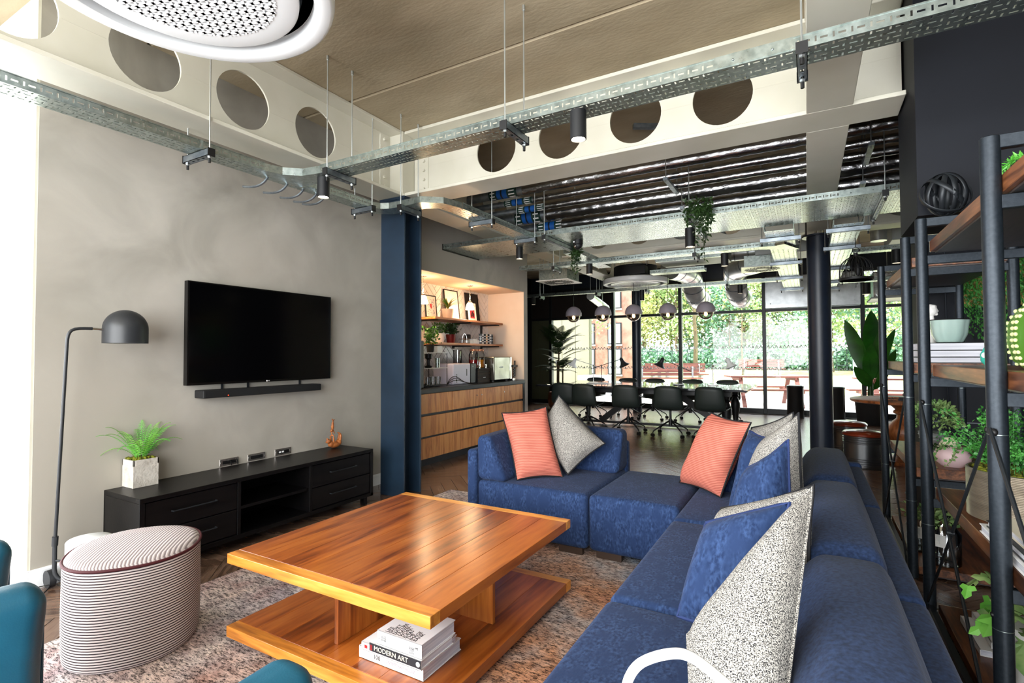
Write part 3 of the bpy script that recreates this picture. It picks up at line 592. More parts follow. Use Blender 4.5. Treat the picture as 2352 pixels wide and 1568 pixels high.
for i in range(7):
    x0, x1 = mull[i], mull[i+1]; k = kinds[i]; g = sgroup('window_%d' % (i+2), ((x0+x1)/2, FY, 0)); m = 0.036
    b = MB(); b.box((x0-m, FY-0.06, 0), (x0+m, FY+0.06, CEIL)); b.build('mullion', 'frame_dark', g, smooth=False, bevel=0.004, seg=1)
    b = MB(); b.box((x0-m+0.004, FY+0.06, 0), (x0+m-0.004, FY+0.10, CEIL)); b.build('outer_cap', 'frame_olive', g, smooth=False)
    b = MB(); b.box((x0+m, FY-0.05, ZTR-0.03), (x1-m, FY+0.06, ZTR+0.03)); b.build('transom', 'frame_dark', g, smooth=False, bevel=0.003, seg=1)
    b = MB(); b.box((x0+m, FY-0.05, 0), (x1-m, FY+0.06, 0.11)); b.build('sill', 'frame_dark', g, smooth=False, bevel=0.003, seg=1)
    b = MB(); b.box((x0+m, FY-0.05, ZH), (x1-m, FY+0.06, ZH+0.06)); b.build('head', 'frame_dark', g, smooth=False)
    b = MB(); b.box((x0+m, FY-0.02, ZH+0.06), (x1-m, FY+0.05, CEIL)); b.build('head_panel', 'navy_paint', g, smooth=False)
    if k == 'solid':
        for xa, xb in ((x0+m, -6.18), (-6.176, x1-m)): b = MB(); b.box((xa, FY-0.03, 0.11), (xb, FY+0.02, ZTR-0.03)); b.build('panel', 'frame_olive', g, smooth=False, bevel=0.003, seg=1)
        b = MB(); b.box((x0+m, FY-0.03, ZTR+0.03), (x1-m, FY+0.02, ZH+0.06)); b.build('spandrel_panel', 'spandrel', g, smooth=False); continue
    b = MB(); b.box((x0+m, FY-0.004, 0.11), (x1-m, FY+0.004, ZTR-0.03)); b.build('pane', 'pane', g, smooth=False)
    b = MB()
    for z in ((1.40,) if i < 5 else (1.40,)): vband(b, x0+m, x1-m, z, FY-0.006)
    vband(b, x0+m, x1-m, 0.93, FY-0.006); b.build('manifestation', 'white_print', g, smooth=False, stuff=True)
    if k == 'glass': b = MB(); b.box((x0+m, FY-0.004, ZTR+0.03), (x1-m, FY+0.004, ZH)); b.build('pane', 'pane', g, smooth=False)
    elif k == 'panel': b = MB(); b.box((x0+m, FY-0.03, ZTR+0.03), (x1-m, FY+0.02, ZH+0.06)); b.build('spandrel_panel', 'spandrel', g, smooth=False)
    else:
        b = MB(); b.box((x0+m, FY-0.14, ZTR+0.035), (x1-m, FY+0.02, ZH)); b.build('plenum_box', 'duct' if k == 'louvre' else 'grey_panel', g, smooth=False, bevel=0.006, seg=1)
        b = MB(); b.box((x0+m+0.09, FY-0.155, ZTR+0.12), (x1-m-0.09, FY-0.14, ZTR+0.14)); b.box((x0+m+0.09, FY-0.155, ZH-0.1), (x1-m-0.09, FY-0.14, ZH-0.08)); b.box((x0+m+0.09, FY-0.155, ZTR+0.12), (x0+m+0.11, FY-0.14, ZH-0.08)); b.box((x1-m-0.11, FY-0.155, ZTR+0.12), (x1-m-0.09, FY-0.14, ZH-0.08)); b.build('raised_rim', 'duct', g, smooth=False)
b = MB(); b.box((3.5, 5.9, 0), (3.65, 12.42, CEIL)); struct(b.build('wall_far_right', 'white_paint', smooth=False), 'pale side wall beyond the navy wall')
# ------------------------------------------------------------------ cable trays
def perf_strip(b, P, a0, a1, w0, w1, rows, pitch=0.0625):
    """a perforated sheet in (a, w): per row and pitch one slot along and one across, real openings"""
    n = max(1, round((a1-a0)/pitch)); p = (a1-a0)/n; rh = (w1-w0)/rows
    def q(x0, x1, y0, y1): b.add([P(x0, y0), P(x1, y0), P(x1, y1), P(x0, y1)], [(0, 1, 2, 3)])
    for r in range(rows):
        y0 = w0+r*rh; y1 = y0+rh; ym = (y0+y1)/2; off = (r % 2)*0.5*p
        for i in range(n):
            s = a0+i*p; vw = min(0.007, p*0.15); vh = min(0.022, rh*0.66)/2; hl = p*0.42; hh = min(0.008, rh*0.3)/2
            if r % 2: A, B_, Cc, D = s+p*0.10, s+p*0.10+hl, s+p*0.72, s+p*0.72+vw
            else: A, B_, Cc, D = s+p*0.45, s+p*0.45+hl, s+p*0.14, s+p*0.14+vw
            sl = sorted([(A, B_, hh), (Cc, D, vh)]); cur = s
            for (u, v, h) in sl:
                q(cur, u, y0, y1); q(u, v, y0, ym-h); q(u, v, ym+h, y1); cur = v
            q(cur, s+p, y0, y1)
TG = 'perforated cable trays under the ceiling'
def tray(label, axis, a0, a1, f0, f1, z, lip=0.05, rows=4, pitch=0.0625, cat='cable tray', lrows=1, group=TG):
    """z is the underside; runs along axis from a0 to a1 between f0 and f1"""
    g = thing('cable_tray', label, cat, ((a0+a1)/2, (f0+f1)/2, z) if axis == 'X' else ((f0+f1)/2, (a0+a1)/2, z), group)
    PB = (lambda a, w: (a, w, z)) if axis == 'X' else (lambda a, w: (w, a, z))
    b = MB(); perf_strip(b, PB, a0, a1, f0, f1, rows, pitch); b.build('base_plate', 'galv', g, smooth=False, solid=0.0016)
    for f in (f0, f1):
        PL = (lambda a, w, f=f: (a, f, z+w)) if axis == 'X' else (lambda a, w, f=f: (f, a, z+w))
        b = MB(); perf_strip(b, PL, a0, a1, 0, lip, lrows, pitch)
        lo = PL(a0, lip); hi = PL(a1, lip+0.004); e = 0.004
        b.box((min(lo[0], hi[0])-(0 if axis == 'X' else e), min(lo[1], hi[1])-(e if axis == 'X' else 0), lo[2]), (max(lo[0], hi[0])+(0 if axis == 'X' else e), max(lo[1], hi[1])+(e if axis == 'X' else 0), hi[2]))
        b.build('side_flange', 'galv', g, smooth=False, solid=0.0016)
    return g
def tray_bend(g, poly_out, poly_in, z, lip=0.05):
    """flat bend section with plain flanges on both sides"""
    b = MB(); n = len(poly_out)
    for i in range(n-1): b.quad((*poly_out[i], z), (*poly_out[i+1], z), (*poly_in[i+1], z), (*poly_in[i], z))
    b.build('bend_plate', 'galv', g, smooth=False, solid=0.002)
    for poly in (poly_out, poly_in):
        b = MB()
        for i in range(n-1): b.quad((*poly[i], z), (*poly[i+1], z), (*poly[i+1], z+lip), (*poly[i], z+lip))
        b.build('bend_flange', 'galv', g, smooth=False, solid=0.002)
def splice(g, axis, a0, a1, f, z, lip=0.05):
    b = MB(); lo = (a0, f-0.004, z+0.004) if axis == 'X' else (f-0.004, a0, z+0.004); hi = (a1, f-0.0015, z+lip+0.006) if axis == 'X' else (f-0.0015, a1, z+lip+0.006); b.box(lo, hi)
    for k in (0.25, 0.75): a = a0+(a1-a0)*k; b.ell((a, f-0.005, z+lip/2) if axis == 'X' else (f-0.005, a, z+lip/2), (0.006, 0.006, 0.006), 8, 6)
    b.build('splice_plate', 'galv', g, smooth=True)
HG = 'tray hangers of strut and threaded rod'
def hanger(label, axis, at, f0, f1, z, over=0.02, ztop=CEIL, caps=True, wide=0.04):
    """strut across a tray (tray runs along axis), hung on two rods"""
    e0, e1 = f0-over, f1+over; mid = (e0+e1)/2
    def Q(a, f, zz): return (a, f, zz) if axis == 'X' else (f, a, zz)
    g = thing('tray_hanger', label, 'tray hanger', Q(at, mid, z-0.045), HG); b = MB(); w = wide/2
    def bx(a0, a1, u0, u1, z0, z1):
        p, q = Q(a0, u0, z0), Q(a1, u1, z1); b.box(tuple(min(i, j) for i, j in zip(p, q)), tuple(max(i, j) for i, j in zip(p, q)))
    bx(at-w, at-w+0.003, e0, e1, z-0.045, z-0.002); bx(at+w-0.003, at+w, e0, e1, z-0.045, z-0.002); bx(at-w, at-w+0.012, e0, e1, z-0.005, z-0.002); bx(at+w-0.012, at+w, e0, e1, z-0.005, z-0.002)
    n = max(2, int((e1-e0)/0.05)); s = e0
    for k in range(n):   # slotted back of the channel
        u0 = e0+(e1-e0)*k/n; u1 = e0+(e1-e0)*(k+1)/n; um = (u1-u0)
        bx(at-w, at-0.007, u0, u1, z-0.045, z-0.042); bx(at+0.007, at+w, u0, u1, z-0.045, z-0.042); bx(at-0.007, at+0.007, u0, u0+um*0.28, z-0.045, z-0.042); bx(at-0.007, at+0.007, u1-um*0.28, u1, z-0.045, z-0.042)
    b.build('strut', 'galv_dark', g, smooth=False)
    for f in (e0+0.016, e1-0.016):
        b = MB(); p = Q(at, f, 0); b.cyl((p[0], p[1], z-0.075), (p[0], p[1], ztop), 0.0045, n=6); b.cyl((p[0], p[1], ztop-0.03), (p[0], p[1], ztop), 0.009, n=8); b.build('rod', 'rod_steel', g)
        b = MB(); b.cyl((p[0], p[1], z-0.056), (p[0], p[1], z-0.046), 0.012, n=6); b.build('nut', 'rod_steel', g, smooth=False)
        b = MB(); b.cyl((p[0], p[1], z-0.084), (p[0], p[1], z-0.058), 0.008, n=8); b.build('rod_cap', 'black_cap', g)
    if caps:
        for f, sg in ((e0, -1), (e1, 1)):
            b = MB(); bx(at-w-0.002, at+w+0.002, min(f, f+sg*0.006), max(f, f+sg*0.006), z-0.048, z+0.001); b.build('end_cap', 'black_cap', g, smooth=False)
    return g
Z1 = 2.53
tA = tray('perforated cable tray along the plaster wall, nearest the ceiling unit', 'Y', -1.2, 2.20, -3.335, -3.185, Z1)
tray_bend(tA, [(-3.185, 2.20), (-3.15, 2.31), (-3.05, 2.395), (-2.90, 2.42)], [(-3.335, 2.20), (-3.335, 2.55), (-3.05, 2.57), (-2.90, 2.57)], Z1)
tB = tray('perforated cable tray crossing overhead from the plaster wall towards the navy wall', 'X', -2.90, 1.6, 2.42, 2.57, Z1)
splice(tB, 'X', -0.34, -0.03, 2.42, Z1)
tC = tray('short cable tray by the top of the navy column', 'Y', 2.57, 3.22, -3.335, -3.20, Z1)
tray_bend(tC, [(-3.20, 3.22), (-3.17, 3.28), (-3.10, 3.31), (-2.98, 3.315), (-2.75, 3.30), (-2.60, 3.42), (-2.555, 3.62)], [(-3.335, 3.22), (-3.32, 3.38), (-3.20, 3.46), (-3.0, 3.47), (-2.83, 3.47), (-2.73, 3.52), (-2.71, 3.66)], Z1)
tC2 = tray('cable tray running on above the tea point to the wide tray', 'Y', 3.64, 5.0, -2.71, -2.555, Z1)
tD = tray('very wide perforated cable tray spanning the room below the silver pipes', 'X', -3.79, 0.78, 4.98, 5.76, 2.55, rows=18, pitch=0.05)
splice(tD, 'X', -2.33, -2.05, 4.98, 2.55); splice(tD, 'X', 0.25, 0.55, 4.98, 2.55)
b = MB(); b.box((-3.797, 4.97, 2.535), (-3.79, 5.77, 2.61)); b.build('end_trim', 'black_cap', tD, smooth=False)
tE = tray('narrow cable tray in front of the dining area, nearer of two', 'X', -3.55, -0.45, 6.44, 6.60, 2.48, pitch=0.08)
tray_bend(tE, [(-0.45, 6.44), (-0.30, 6.46), (-0.20, 6.40)], [(-0.45, 6.60), (-0.22, 6.72), (-0.06, 6.80)], 2.48)
tF = tray('narrow cable tray above the pendant lamps, farther of two', 'X', -5.3, -0.30, 9.72, 9.84, 2.50, pitch=0.1, rows=3)
tG = tray('broad cable tray running away to the windows, left of the round column', 'Y', 5.76, 11.4, -0.36, -0.10, 2.50, pitch=0.1, rows=5)
tH = tray('broad cable tray running away to the windows, right of the round column', 'Y', 5.80, 11.4, 0.24, 0.48, 2.50, pitch=0.1, rows=5)
tI = tray('cable tray right of the round column, behind the bird cage', 'X', 0.50, 2.4, 7.60, 7.76, 2.52, pitch=0.09)
tJ = tray('angled cable tray leading back from the wide tray over the dining area', 'Y', 5.76, 7.0, -2.56, -2.38, 2.50, pitch=0.09)
tK = tray('short cable tray piece between the dining pendants and the duct elbows', 'X', -2.1, -1.3, 8.0, 8.2, 2.52, pitch=0.09)
tL = tray('small cable tray near the windows behind the bird cage', 'X', 0.50, 2.3, 10.2, 10.34, 2.46, pitch=0.1)
hanger('strut hanger on the tray along the plaster wall', 'Y', 1.80, -3.335, -3.185, Z1, over=0.06)
hanger('strut hanger at the left end of the overhead crossing tray', 'X', -2.79, 2.42, 2.57, Z1, over=0.05)
hanger('strut hanger above the coffee table in the middle of the crossing tray', 'X', -1.40, 2.42, 2.57, Z1, over=0.05)
hanger('strut hanger near the navy wall on the crossing tray, beside its splice plate', 'X', 0.0, 2.42, 2.57, Z1, over=0.05)
hanger('strut hanger on the short tray just left of the navy column', 'Y', 3.18, -3.335, -3.20, Z1, over=0.05)
hanger('strut hanger in front of the navy column top', 'X', -2.94, 3.315, 3.47, Z1, over=0.05)
hanger('strut hanger on the tray above the tea point, nearer one', 'Y', 4.05, -2.71, -2.555, Z1, over=0.05)
hanger('strut hanger on the tray above the tea point, where it meets the wide tray', 'Y', 4.92, -2.71, -2.555, Z1, over=0.05)
for x, lab in ((-2.42, 'long strut under the wide tray beside the security camera'), (-0.93, 'long strut under the wide tray beside the big trailing plant'), (0.55, 'long strut under the wide tray beside the navy wall')):
    hanger(lab, 'X', x, 4.98, 5.76, 2.55, over=0.05)
for y, lab in ((6.1, 'first strut below the tray left of the round column'), (7.75, 'second strut below the tray left of the round column'), (9.3, 'third strut below the tray left of the round column'), (10.9, 'last strut below the tray left of the round column, by the windows')):
    hanger(lab, 'Y', y, -0.36, -0.10, 2.50, over=0.06, caps=False)
for y, lab in ((5.95, 'first strut below the tray right of the round column'), (6.95, 'second strut below the tray right of the round column'), (8.6, 'third strut below the tray right of the round column'), (10.2, 'fourth strut below the tray right of the round column'), (11.2, 'last strut below the tray right of the round column')):
    hanger(lab, 'Y', y, 0.24, 0.48, 2.50, over=0.06, caps=False)
for x, lab in ((-3.0, 'strut on the nearer narrow tray beside the square ceiling diffuser'), (-1.15, 'strut on the nearer narrow tray by the trailing plant end')): hanger(lab, 'X', x, 6.44, 6.60, 2.48, over=0.04)
for x, lab in ((-4.85, 'leftmost strut on the tray above the pendant lamps'), (-3.6, 'strut on the pendant tray between the first two lamps'), (-2.62, 'strut on the pendant tray near the round ceiling unit'), (-1.20, 'strut on the pendant tray by the right duct elbow')): hanger(lab, 'X', x, 9.72, 9.84, 2.50, over=0.04)
# cable ties / conduits curling under the wall tray
for i, (yy, nm) in enumerate(((2.30, 'first'), (2.46, 'second'), (2.60, 'third'), (2.72, 'fourth'), (2.80, 'fifth'))):
    b = MB(); b.tube(bez([(-3.29, yy, Z1+0.01), (-3.30, yy-0.03, Z1-0.07), (-3.36, yy-0.05, Z1-0.075), (-3.44, yy-0.06, Z1-0.06), (-3.48, yy-0.065, Z1-0.05)], 10), 0.009, 6)
    tag(b.build('conduit', 'galv_dark'), '%s grey conduit from the left, curling from the tray to the plaster wall' % nm, 'conduit', 'conduits between tray and wall')

# ------------------------------------------------------------------ foil-wrapped pipes
def pipe(label, y, z, r, x0, x1, tape, group='silver foil pipes below the slab'):
    g = thing('insulated_pipe', label, 'pipe', ((x0+x1)/2, y, z-r), group); b = MB(); n = 90; L = x1-x0
    pts = [(x0+0.42+(L-0.42)*i/n, y, z) for i in range(n+1)]; rr = [r*(1+0.03*math.sin(i*1.7)+0.03*random.uniform(-1, 1)) for i in range(n+1)]
    b.tube(pts, rr, 20); b.build('foil_wrap', 'foil', g)
    b = MB(); b.cyl((x0-0.6, y, z), (x0+0.42, y, z), r*0.93, n=20); b.build('bare_end', 'galv_dark', g)
    for k, (o, wdt, m) in enumerate(((0.0, 0.10, 'green_tape'), (0.10, 0.05, 'blue_tape'), (0.15, 0.02, 'black_cap'), (0.17, 0.06, 'blue_tape'), (0.23, 0.12, 'green_tape'))):
        b = MB(); b.cyl((x0+tape+o, y, z), (x0+tape+o+wdt, y, z), r*1.03, n=20); p = b.build('tape_band', m, g)
        if m == 'green_tape':
            a = MB()
            for j in range(10):
                t = 2*PI*j/10; c = Vector((0, math.cos(t), math.sin(t))); tg = Vector((0, -math.sin(t), math.cos(t))); q = Vector((x0+tape+o+wdt/2, y, z))+c*r*1.04
                a.obox(q, (wdt*0.3, 0, 0), tg*r*0.10, c*0.001)
            a.build('printed_marks', 'white_print', p, smooth=False, stuff=True)
    return g
pipe('silver foil pipe, highest and nearest of the upper three', 4.88, 3.05, 0.055, -3.05, 0.78, 0.0)
pipe('silver foil pipe, middle one of the upper three', 5.03, 2.98, 0.035, -3.0, 0.78, 0.05)
pipe('silver foil pipe, lowest of the upper three', 5.15, 2.92, 0.035, -2.95, 0.78, 0.1)
pipe('thick silver foil pipe, upper of the lower two', 5.58, 2.96, 0.08, -3.1, 0.78, 0.0)
pipe('silver foil pipe, lower of the lower two', 5.74, 2.85, 0.06, -3.0, 0.78, 0.12)
for x, lab in ((-1.10, 'strut carrying the silver pipes near the trailing plant'), (0.45, 'strut carrying the silver pipes beside the navy wall')):
    g = thing('pipe_support', lab, 'pipe support', (x, 5.3, 2.8), 'pipe supports'); b = MB(); b.box((x-0.02, 4.75, 2.86), (x+0.02, 5.25, 2.885)); b.build('strut', 'galv_dark', g, smooth=False)
    b = MB(); b.box((x-0.02, 5.45, 2.765), (x+0.02, 5.85, 2.79)); b.build('strut', 'galv_dark', g, smooth=False)
    for yy, zz in ((4.78, 2.84), (5.24, 2.84), (5.47, 2.75), (5.83, 2.75)): b = MB(); b.cyl((x, yy, zz), (x, yy, CEIL), 0.005, n=6); b.build('rod', 'rod_steel', g)
b = MB(); b.beam((-1.3, 4.45, CEIL-0.02), (-1.02, 4.62, CEIL-0.02), 0.05, 0.04); tag(b.build('ceiling_strut', 'galv_dark', smooth=False), 'short slanted strut on the slab above the silver pipes', 'strut')

# ------------------------------------------------------------------ round ceiling cassettes
def cassette(label, cx, cy, z, R=0.59, detail=True):
    g = thing('ceiling_cassette', label, 'air conditioner', (cx, cy, z), None)
    b = MB(); b.lathe([(R*0.855, 0.06), (R*0.86, 0.004), (R*0.875, 0.0), (R*0.97, 0.0), (R*0.99, 0.006), (R, 0.02), (R, 0.085), (R*0.97, 0.10), (R*0.80, 0.11)], (cx, cy, z), 72); b.build('outer_ring', 'white_gloss', g)
    b = MB(); b.lathe([(R*0.854, 0.06), (R*0.80, 0.075), (R*0.76, 0.05), (R*0.75, 0.012)], (cx, cy, z), 72); b.build('air_slot', 'black_metal', g)
    b = MB(); b.lathe([(R*0.60, 0.006), (R*0.60, 0.0), (R*0.735, 0.0), (R*0.755, 0.004), (R*0.757, 0.02)], (cx, cy, z), 72); b.build('inner_panel', 'white_gloss', g)
    b = MB(); b.lathe([(0.0, 0.05), (R*0.60, 0.05)], (cx, cy, z), 48); b.build('dark_back', 'black_cap', g)
    # grille: three families of bars make the triangular mesh inside the circle
    G = MB(); rr = R*0.60; p = R*0.062
    for fam in range(3):
        a = fam*PI/3+0.26; d = Vector((math.cos(a), math.sin(a), 0)); nn = Vector((-d.y, d.x, 0)); k = int(rr/p)
        for i in range(-k, k+1):
            h = rr*rr-(i*p)**2
            if h <= 0: continue
            h = math.sqrt(h); c = Vector((cx, cy, z+0.006))+nn*i*p; G.obox(c, d*h, nn*(p*0.13 if fam else p*0.2), Vector((0, 0, 0.009)))
    G.build('grille', 'white_gloss', g, smooth=False)
    b = MB(); b.lathe([(R*0.66, 0.10), (R*0.66, 0.33)], (cx, cy, z), 40); b.build('casing', 'matte_black', g)
    b = MB(); b.obox((cx+R*0.28, cy-R*0.62, z+0.2), (R*0.24, 0, 0), (0, R*0.16, 0), (0, 0, 0.075)); b.build('control_box', 'matte_black', g, smooth=False, bevel=0.006)
    for sx in (-1, 1):
        for sy in (-1, 1): b = MB(); b.cyl((cx+sx*R*0.5, cy+sy*R*0.5, z+0.3), (cx+sx*R*0.5, cy+sy*R*0.5, CEIL), 0.005, n=6); b.build('rod', 'rod_steel', g)
    return g
ac = cassette('large round white ceiling cassette with triangular grille above the seating', -2.15, 1.10, 2.76)
b = MB(); b.tube(bez([(-1.62, 1.3, 2.98), (-1.5, 1.34, 3.0), (-1.42, 1.36, 3.06), (-1.45, 1.38, CEIL)], 10), 0.012, 8); b.build('drain_hose', 'white_gloss', ac)
cassette('round white ceiling cassette over the dining table', -2.78, 9.55, 2.58, 0.60)

# ------------------------------------------------------------------ cylinder downlights
SG = 'black cylinder downlights hung from the trays'
def spot(label, x, y, ztop, r=0.042, h=0.15, watt=6.0, glow=True):
    g = thing('downlight', label, 'spotlight', (x, y, ztop-h), SG)
    b = MB(); b.lathe([(r*0.86, -h+0.012), (r*0.88, -h), (r, -h+0.002), (r, -0.002), (r*0.9, 0.0), (0.0, 0.0)], (x, y, ztop), 28, cap=False); b.build('housing', 'matte_black', g)
    b = MB(); b.lathe([(0.0, -h+0.013), (r*0.86, -h+0.013)], (x, y, ztop), 20); b.build('lens', 'led_disc' if glow else 'white_gloss', g)
    if watt: l = lamp('SPOT', 'downlight_beam', (x, y, ztop-h-0.005), watt, (1, 0.95, 0.86), 0.03, target=(x, y, 0), spot_size=1.3, spot_blend=0.6)
spot('black downlight on the crossing tray above the coffee table', -1.01, 2.47, Z1, watt=10)
spot('black downlight at the corner of the tray above the television wall', -2.96, 2.50, Z1, h=0.14, watt=8)
spot('black downlight under the wide tray by the tea point', -2.95, 5.36, 2.55, h=0.14, watt=9)
spot('black downlight under the wide tray beside the big trailing plant', -0.99, 5.30, 2.52, r=0.048, h=0.19, watt=8)
spot('small black downlight below the narrow tray next to the small trailing plant', -2.52, 6.52, 2.48, h=0.13, watt=0)
spot('small black downlight below the narrow tray, left of the duct elbows', -0.83, 6.52, 2.46, h=0.15, watt=0)
spot('tiny black downlight under the far tray at the round cassette', -2.72, 9.78, 2.50, h=0.2, watt=0)
spot('tiny black downlight under the far tray before the right duct elbow', -1.0, 9.78, 2.48, h=0.15, watt=0)
spot('black downlight right of the bird cage, under the back tray', 0.95, 7.68, 2.52, r=0.05, h=0.16, watt=0)
spot('black downlight low by the bird cage in front of the far duct', 0.86, 10.27, 2.44, r=0.06, h=0.19, watt=0)
spot('black downlight at the dark wall left of the pendants', -5.05, 9.78, 2.50, h=0.16, watt=0)

# ------------------------------------------------------------------ security camera
g = thing('security_camera', 'small black dome camera under the wide tray', 'camera', (-2.20, 5.35, 2.45))
b = MB(); b.cyl((-2.20, 5.35, 2.50), (-2.20, 5.35, 2.547), 0.055, n=20); b.build('mount', 'matte_black', g)
b = MB(); b.ell((-2.20, 5.35, 2.485), (0.05, 0.05, 0.045), 16, 10); b.build('dome', 'matte_black', g); b = MB(); b.ell((-2.215, 5.308, 2.475), (0.014, 0.012, 0.014), 10, 8); b.build('lens', 'chrome', g); b = MB(); b.box((-2.235, 5.30, 2.515), (-2.185, 5.315, 2.53)); b.build('badge', 'white_print', g, smooth=False)

# ------------------------------------------------------------------ duct elbows and far plant
def duct_elbow(label, pts, r):
    P = []
    for i in range(len(pts)-2): pass
    path = crom(pts, 4); g = thing('duct_elbow', label, 'duct', path[-1], 'silver duct elbows'); b = MB(); b.tube(path, r, 28); b.build('duct_pipe', 'duct', g)
    b = MB(); b.cyl(Vector(path[1])+Vector((0, 0, r*0.9)), (path[1].x, path[1].y, CEIL-0.003), 0.006, n=6); b.build('rod', 'rod_steel', g)
    for k in range(2, len(path)-1, 3):
        t = (Vector(path[k+1])-Vector(path[k-1])).normalized(); b = MB(); b.tube([Vector(path[k])-t*0.012, Vector(path[k])+t*0.012], r*1.025, 28); b.build('seam_ring', 'galv_dark', g)
duct_elbow('big silver duct elbow dropping to the window plenum, left one', [(-2.3, 10.3, 2.95), (-2.15, 10.9, 2.95), (-2.1, 11.3, 2.88), (-2.1, 11.58, 2.64), (-2.08, 11.85, 2.50), (-2.06, 12.16, 2.48)], 0.215)
duct_elbow('big silver duct elbow dropping to the window plenum, right one', [(-0.7, 10.25, 2.95), (-1.15, 10.85, 2.95), (-1.25, 11.3, 2.88), (-1.26, 11.58, 2.64), (-1.25, 11.85, 2.50), (-1.22, 12.16, 2.48)], 0.215)
g = thing('spiral_duct', 'long horizontal silver duct beneath the slab near the windows', 'duct', (-0.9, 9.1, 2.78)); b = MB(); b.cyl((-2.1, 9.1, 2.92), (0.0, 9.1, 2.92), 0.13, n=24); b.build('duct_pipe', 'duct', g)
for k in range(10): x = -2.05+k*0.21; b = MB(); b.cyl((x-0.008, 9.1, 2.92), (x+0.008, 9.1, 2.92), 0.134, n=24); b.build('seam_ring', 'galv_dark', g)
g = thing('fan_coil', 'grey ceiling fan coil box with hoses behind the trailing plant', 'air handler', (-1.45, 7.85, 2.6))
b = MB(); b.box((-1.9, 7.5, 2.62), (-0.95, 8.2, 2.95)); b.build('housing', 'grey_panel', g, smooth=False, bevel=0.008); b = MB(); b.box((-1.88, 7.48, 2.60), (-0.97, 7.52, 2.635)); b.build('drip_tray', 'galv', g, smooth=False)
for k, zz in enumerate((2.74, 2.84)): b = MB(); b.tube(bez([(-1.9, 7.7, zz), (-2.2, 7.7, zz-0.02), (-2.5, 7.75, zz+0.06), (-2.8, 7.8, zz+0.05)], 8), 0.025, 8); b.build('black_hose', 'hose_black', g)
for zz in (2.70, 2.86): b = MB(); b.tube([(-0.95, 7.6, zz), (-0.86, 7.6, zz)], 0.03, 10); b.tube([(-0.86, 7.6, zz), (-0.70, 7.6, zz+0.005)], 0.018, 10); b.build('orange_pipe', 'orange_pipe', g)
g = thing('fan_coil', 'plain grey duct box above the dining area, right of the orange pipes', 'air handler', (-0.2, 7.9, 2.6)); b = MB(); b.box((-0.62, 8.0, 2.66), (0.02, 8.6, 3.05)); b.build('housing', 'grey_panel', g, smooth=False, bevel=0.008)
b = MB(); b.lathe([(0.13, 0), (0.11, -0.05), (0.0, -0.06)], (-0.3, 7.99, 2.95), 24); b.build('round_spigot', 'duct', g)
g = thing('fan_coil', 'grey box with round spigot beside the navy wall', 'air handler', (1.3, 7.9, 2.6)); b = MB(); b.box((0.95, 8.0, 2.70), (1.9, 8.8, 3.1)); b.build('housing', 'grey_panel', g, smooth=False, bevel=0.008); b = MB(); b.cyl((0.82, 8.1, 2.72), (0.82, 8.1, 3.05), 0.09, n=20); b.build('spigot', 'duct', g)
for yy in (8.1, 8.7): b = MB(); b.cyl((1.0, yy, 3.0), (1.0, yy, CEIL), 0.005, n=6); b.cyl((1.8, yy, 3.0), (1.8, yy, CEIL), 0.005, n=6); b.build('rod', 'rod_steel', g)
g = thing('duct_run', 'foil covered rectangular duct at the far right windows', 'duct', (1.8, 11.5, 2.3)); b = MB(); b.box((1.05, 11.3, 2.28), (2.6, 12.1, 2.75)); b.build('duct_body', 'foil', g, smooth=False, bevel=0.01); b = MB(); b.box((1.02, 11.27, 2.26), (2.63, 12.14, 2.29)); b.build('collar', 'grey_panel', g, smooth=False); b = MB(); b.cyl((1.3, 11.7, 2.74), (1.3, 11.7, CEIL-0.002), 0.006, n=6); b.cyl((2.3, 11.7, 2.74), (2.3, 11.7, CEIL-0.002), 0.006, n=6); b.build('rod', 'rod_steel', g)
def diffuser(label, cx, cy, z, s, rz):
    g = thing('ceiling_diffuser', label, 'diffuser', (0, 0, 0), 'square ceiling diffusers'); OFF[g] = Vector()
    b = MB(); b.box((-s, -s, 0), (s, s, 0.012)); b.build('face_plate', 'white_gloss', g, smooth=False, bevel=0.003, seg=1); b = MB(); b.box((-s*0.86, -s*0.86, 0.012), (s*0.86, s*0.86, 0.17)); b.build('plenum_box', 'galv', g, smooth=False)
    b = MB()
    for k in range(24):
        a = 2*PI*k/24
        for rr in (0.35, 0.55, 0.75): b.obox((rr*s*math.cos(a+rr), rr*s*math.sin(a+rr), -0.001), (0.035*math.cos(a+rr+0.9), 0.035*math.sin(a+rr+0.9), 0), (-0.008*math.sin(a+rr+0.9), 0.008*math.cos(a+rr+0.9), 0), (0, 0, 0.0015))
    b.build('swirl_slots', 'black_cap', g, smooth=False, stuff=True); put(g, (cx, cy, z), rz)
    for sx in (-1, 1): b = MB(); b.cyl((sx*s*0.7, 0, 0.17), (sx*s*0.7, 0, CEIL-z), 0.005, n=6); b.build('rod', 'rod_steel', g)
diffuser('square white swirl diffuser above the first pendant lamps', -3.32, 7.30, 2.39, 0.27, 0.0)
diffuser('square white swirl diffuser between duct elbow and round column', -0.55, 8.30, 2.50, 0.28, 0.1)
b = MB(); b.tube([(-4.0, 10.4, 2.52), (-4.15, 11.8, 2.38)], 0.085, 18); b.cyl((-4.0, 10.4, 2.5), (-4.0, 10.4, CEIL), 0.005, n=6); b.cyl((-4.1, 11.4, 2.42), (-4.1, 11.4, CEIL), 0.005, n=6); tag(b.build('flexible_duct', 'duct'), 'slim silver duct pointing down behind the square diffuser', 'duct')
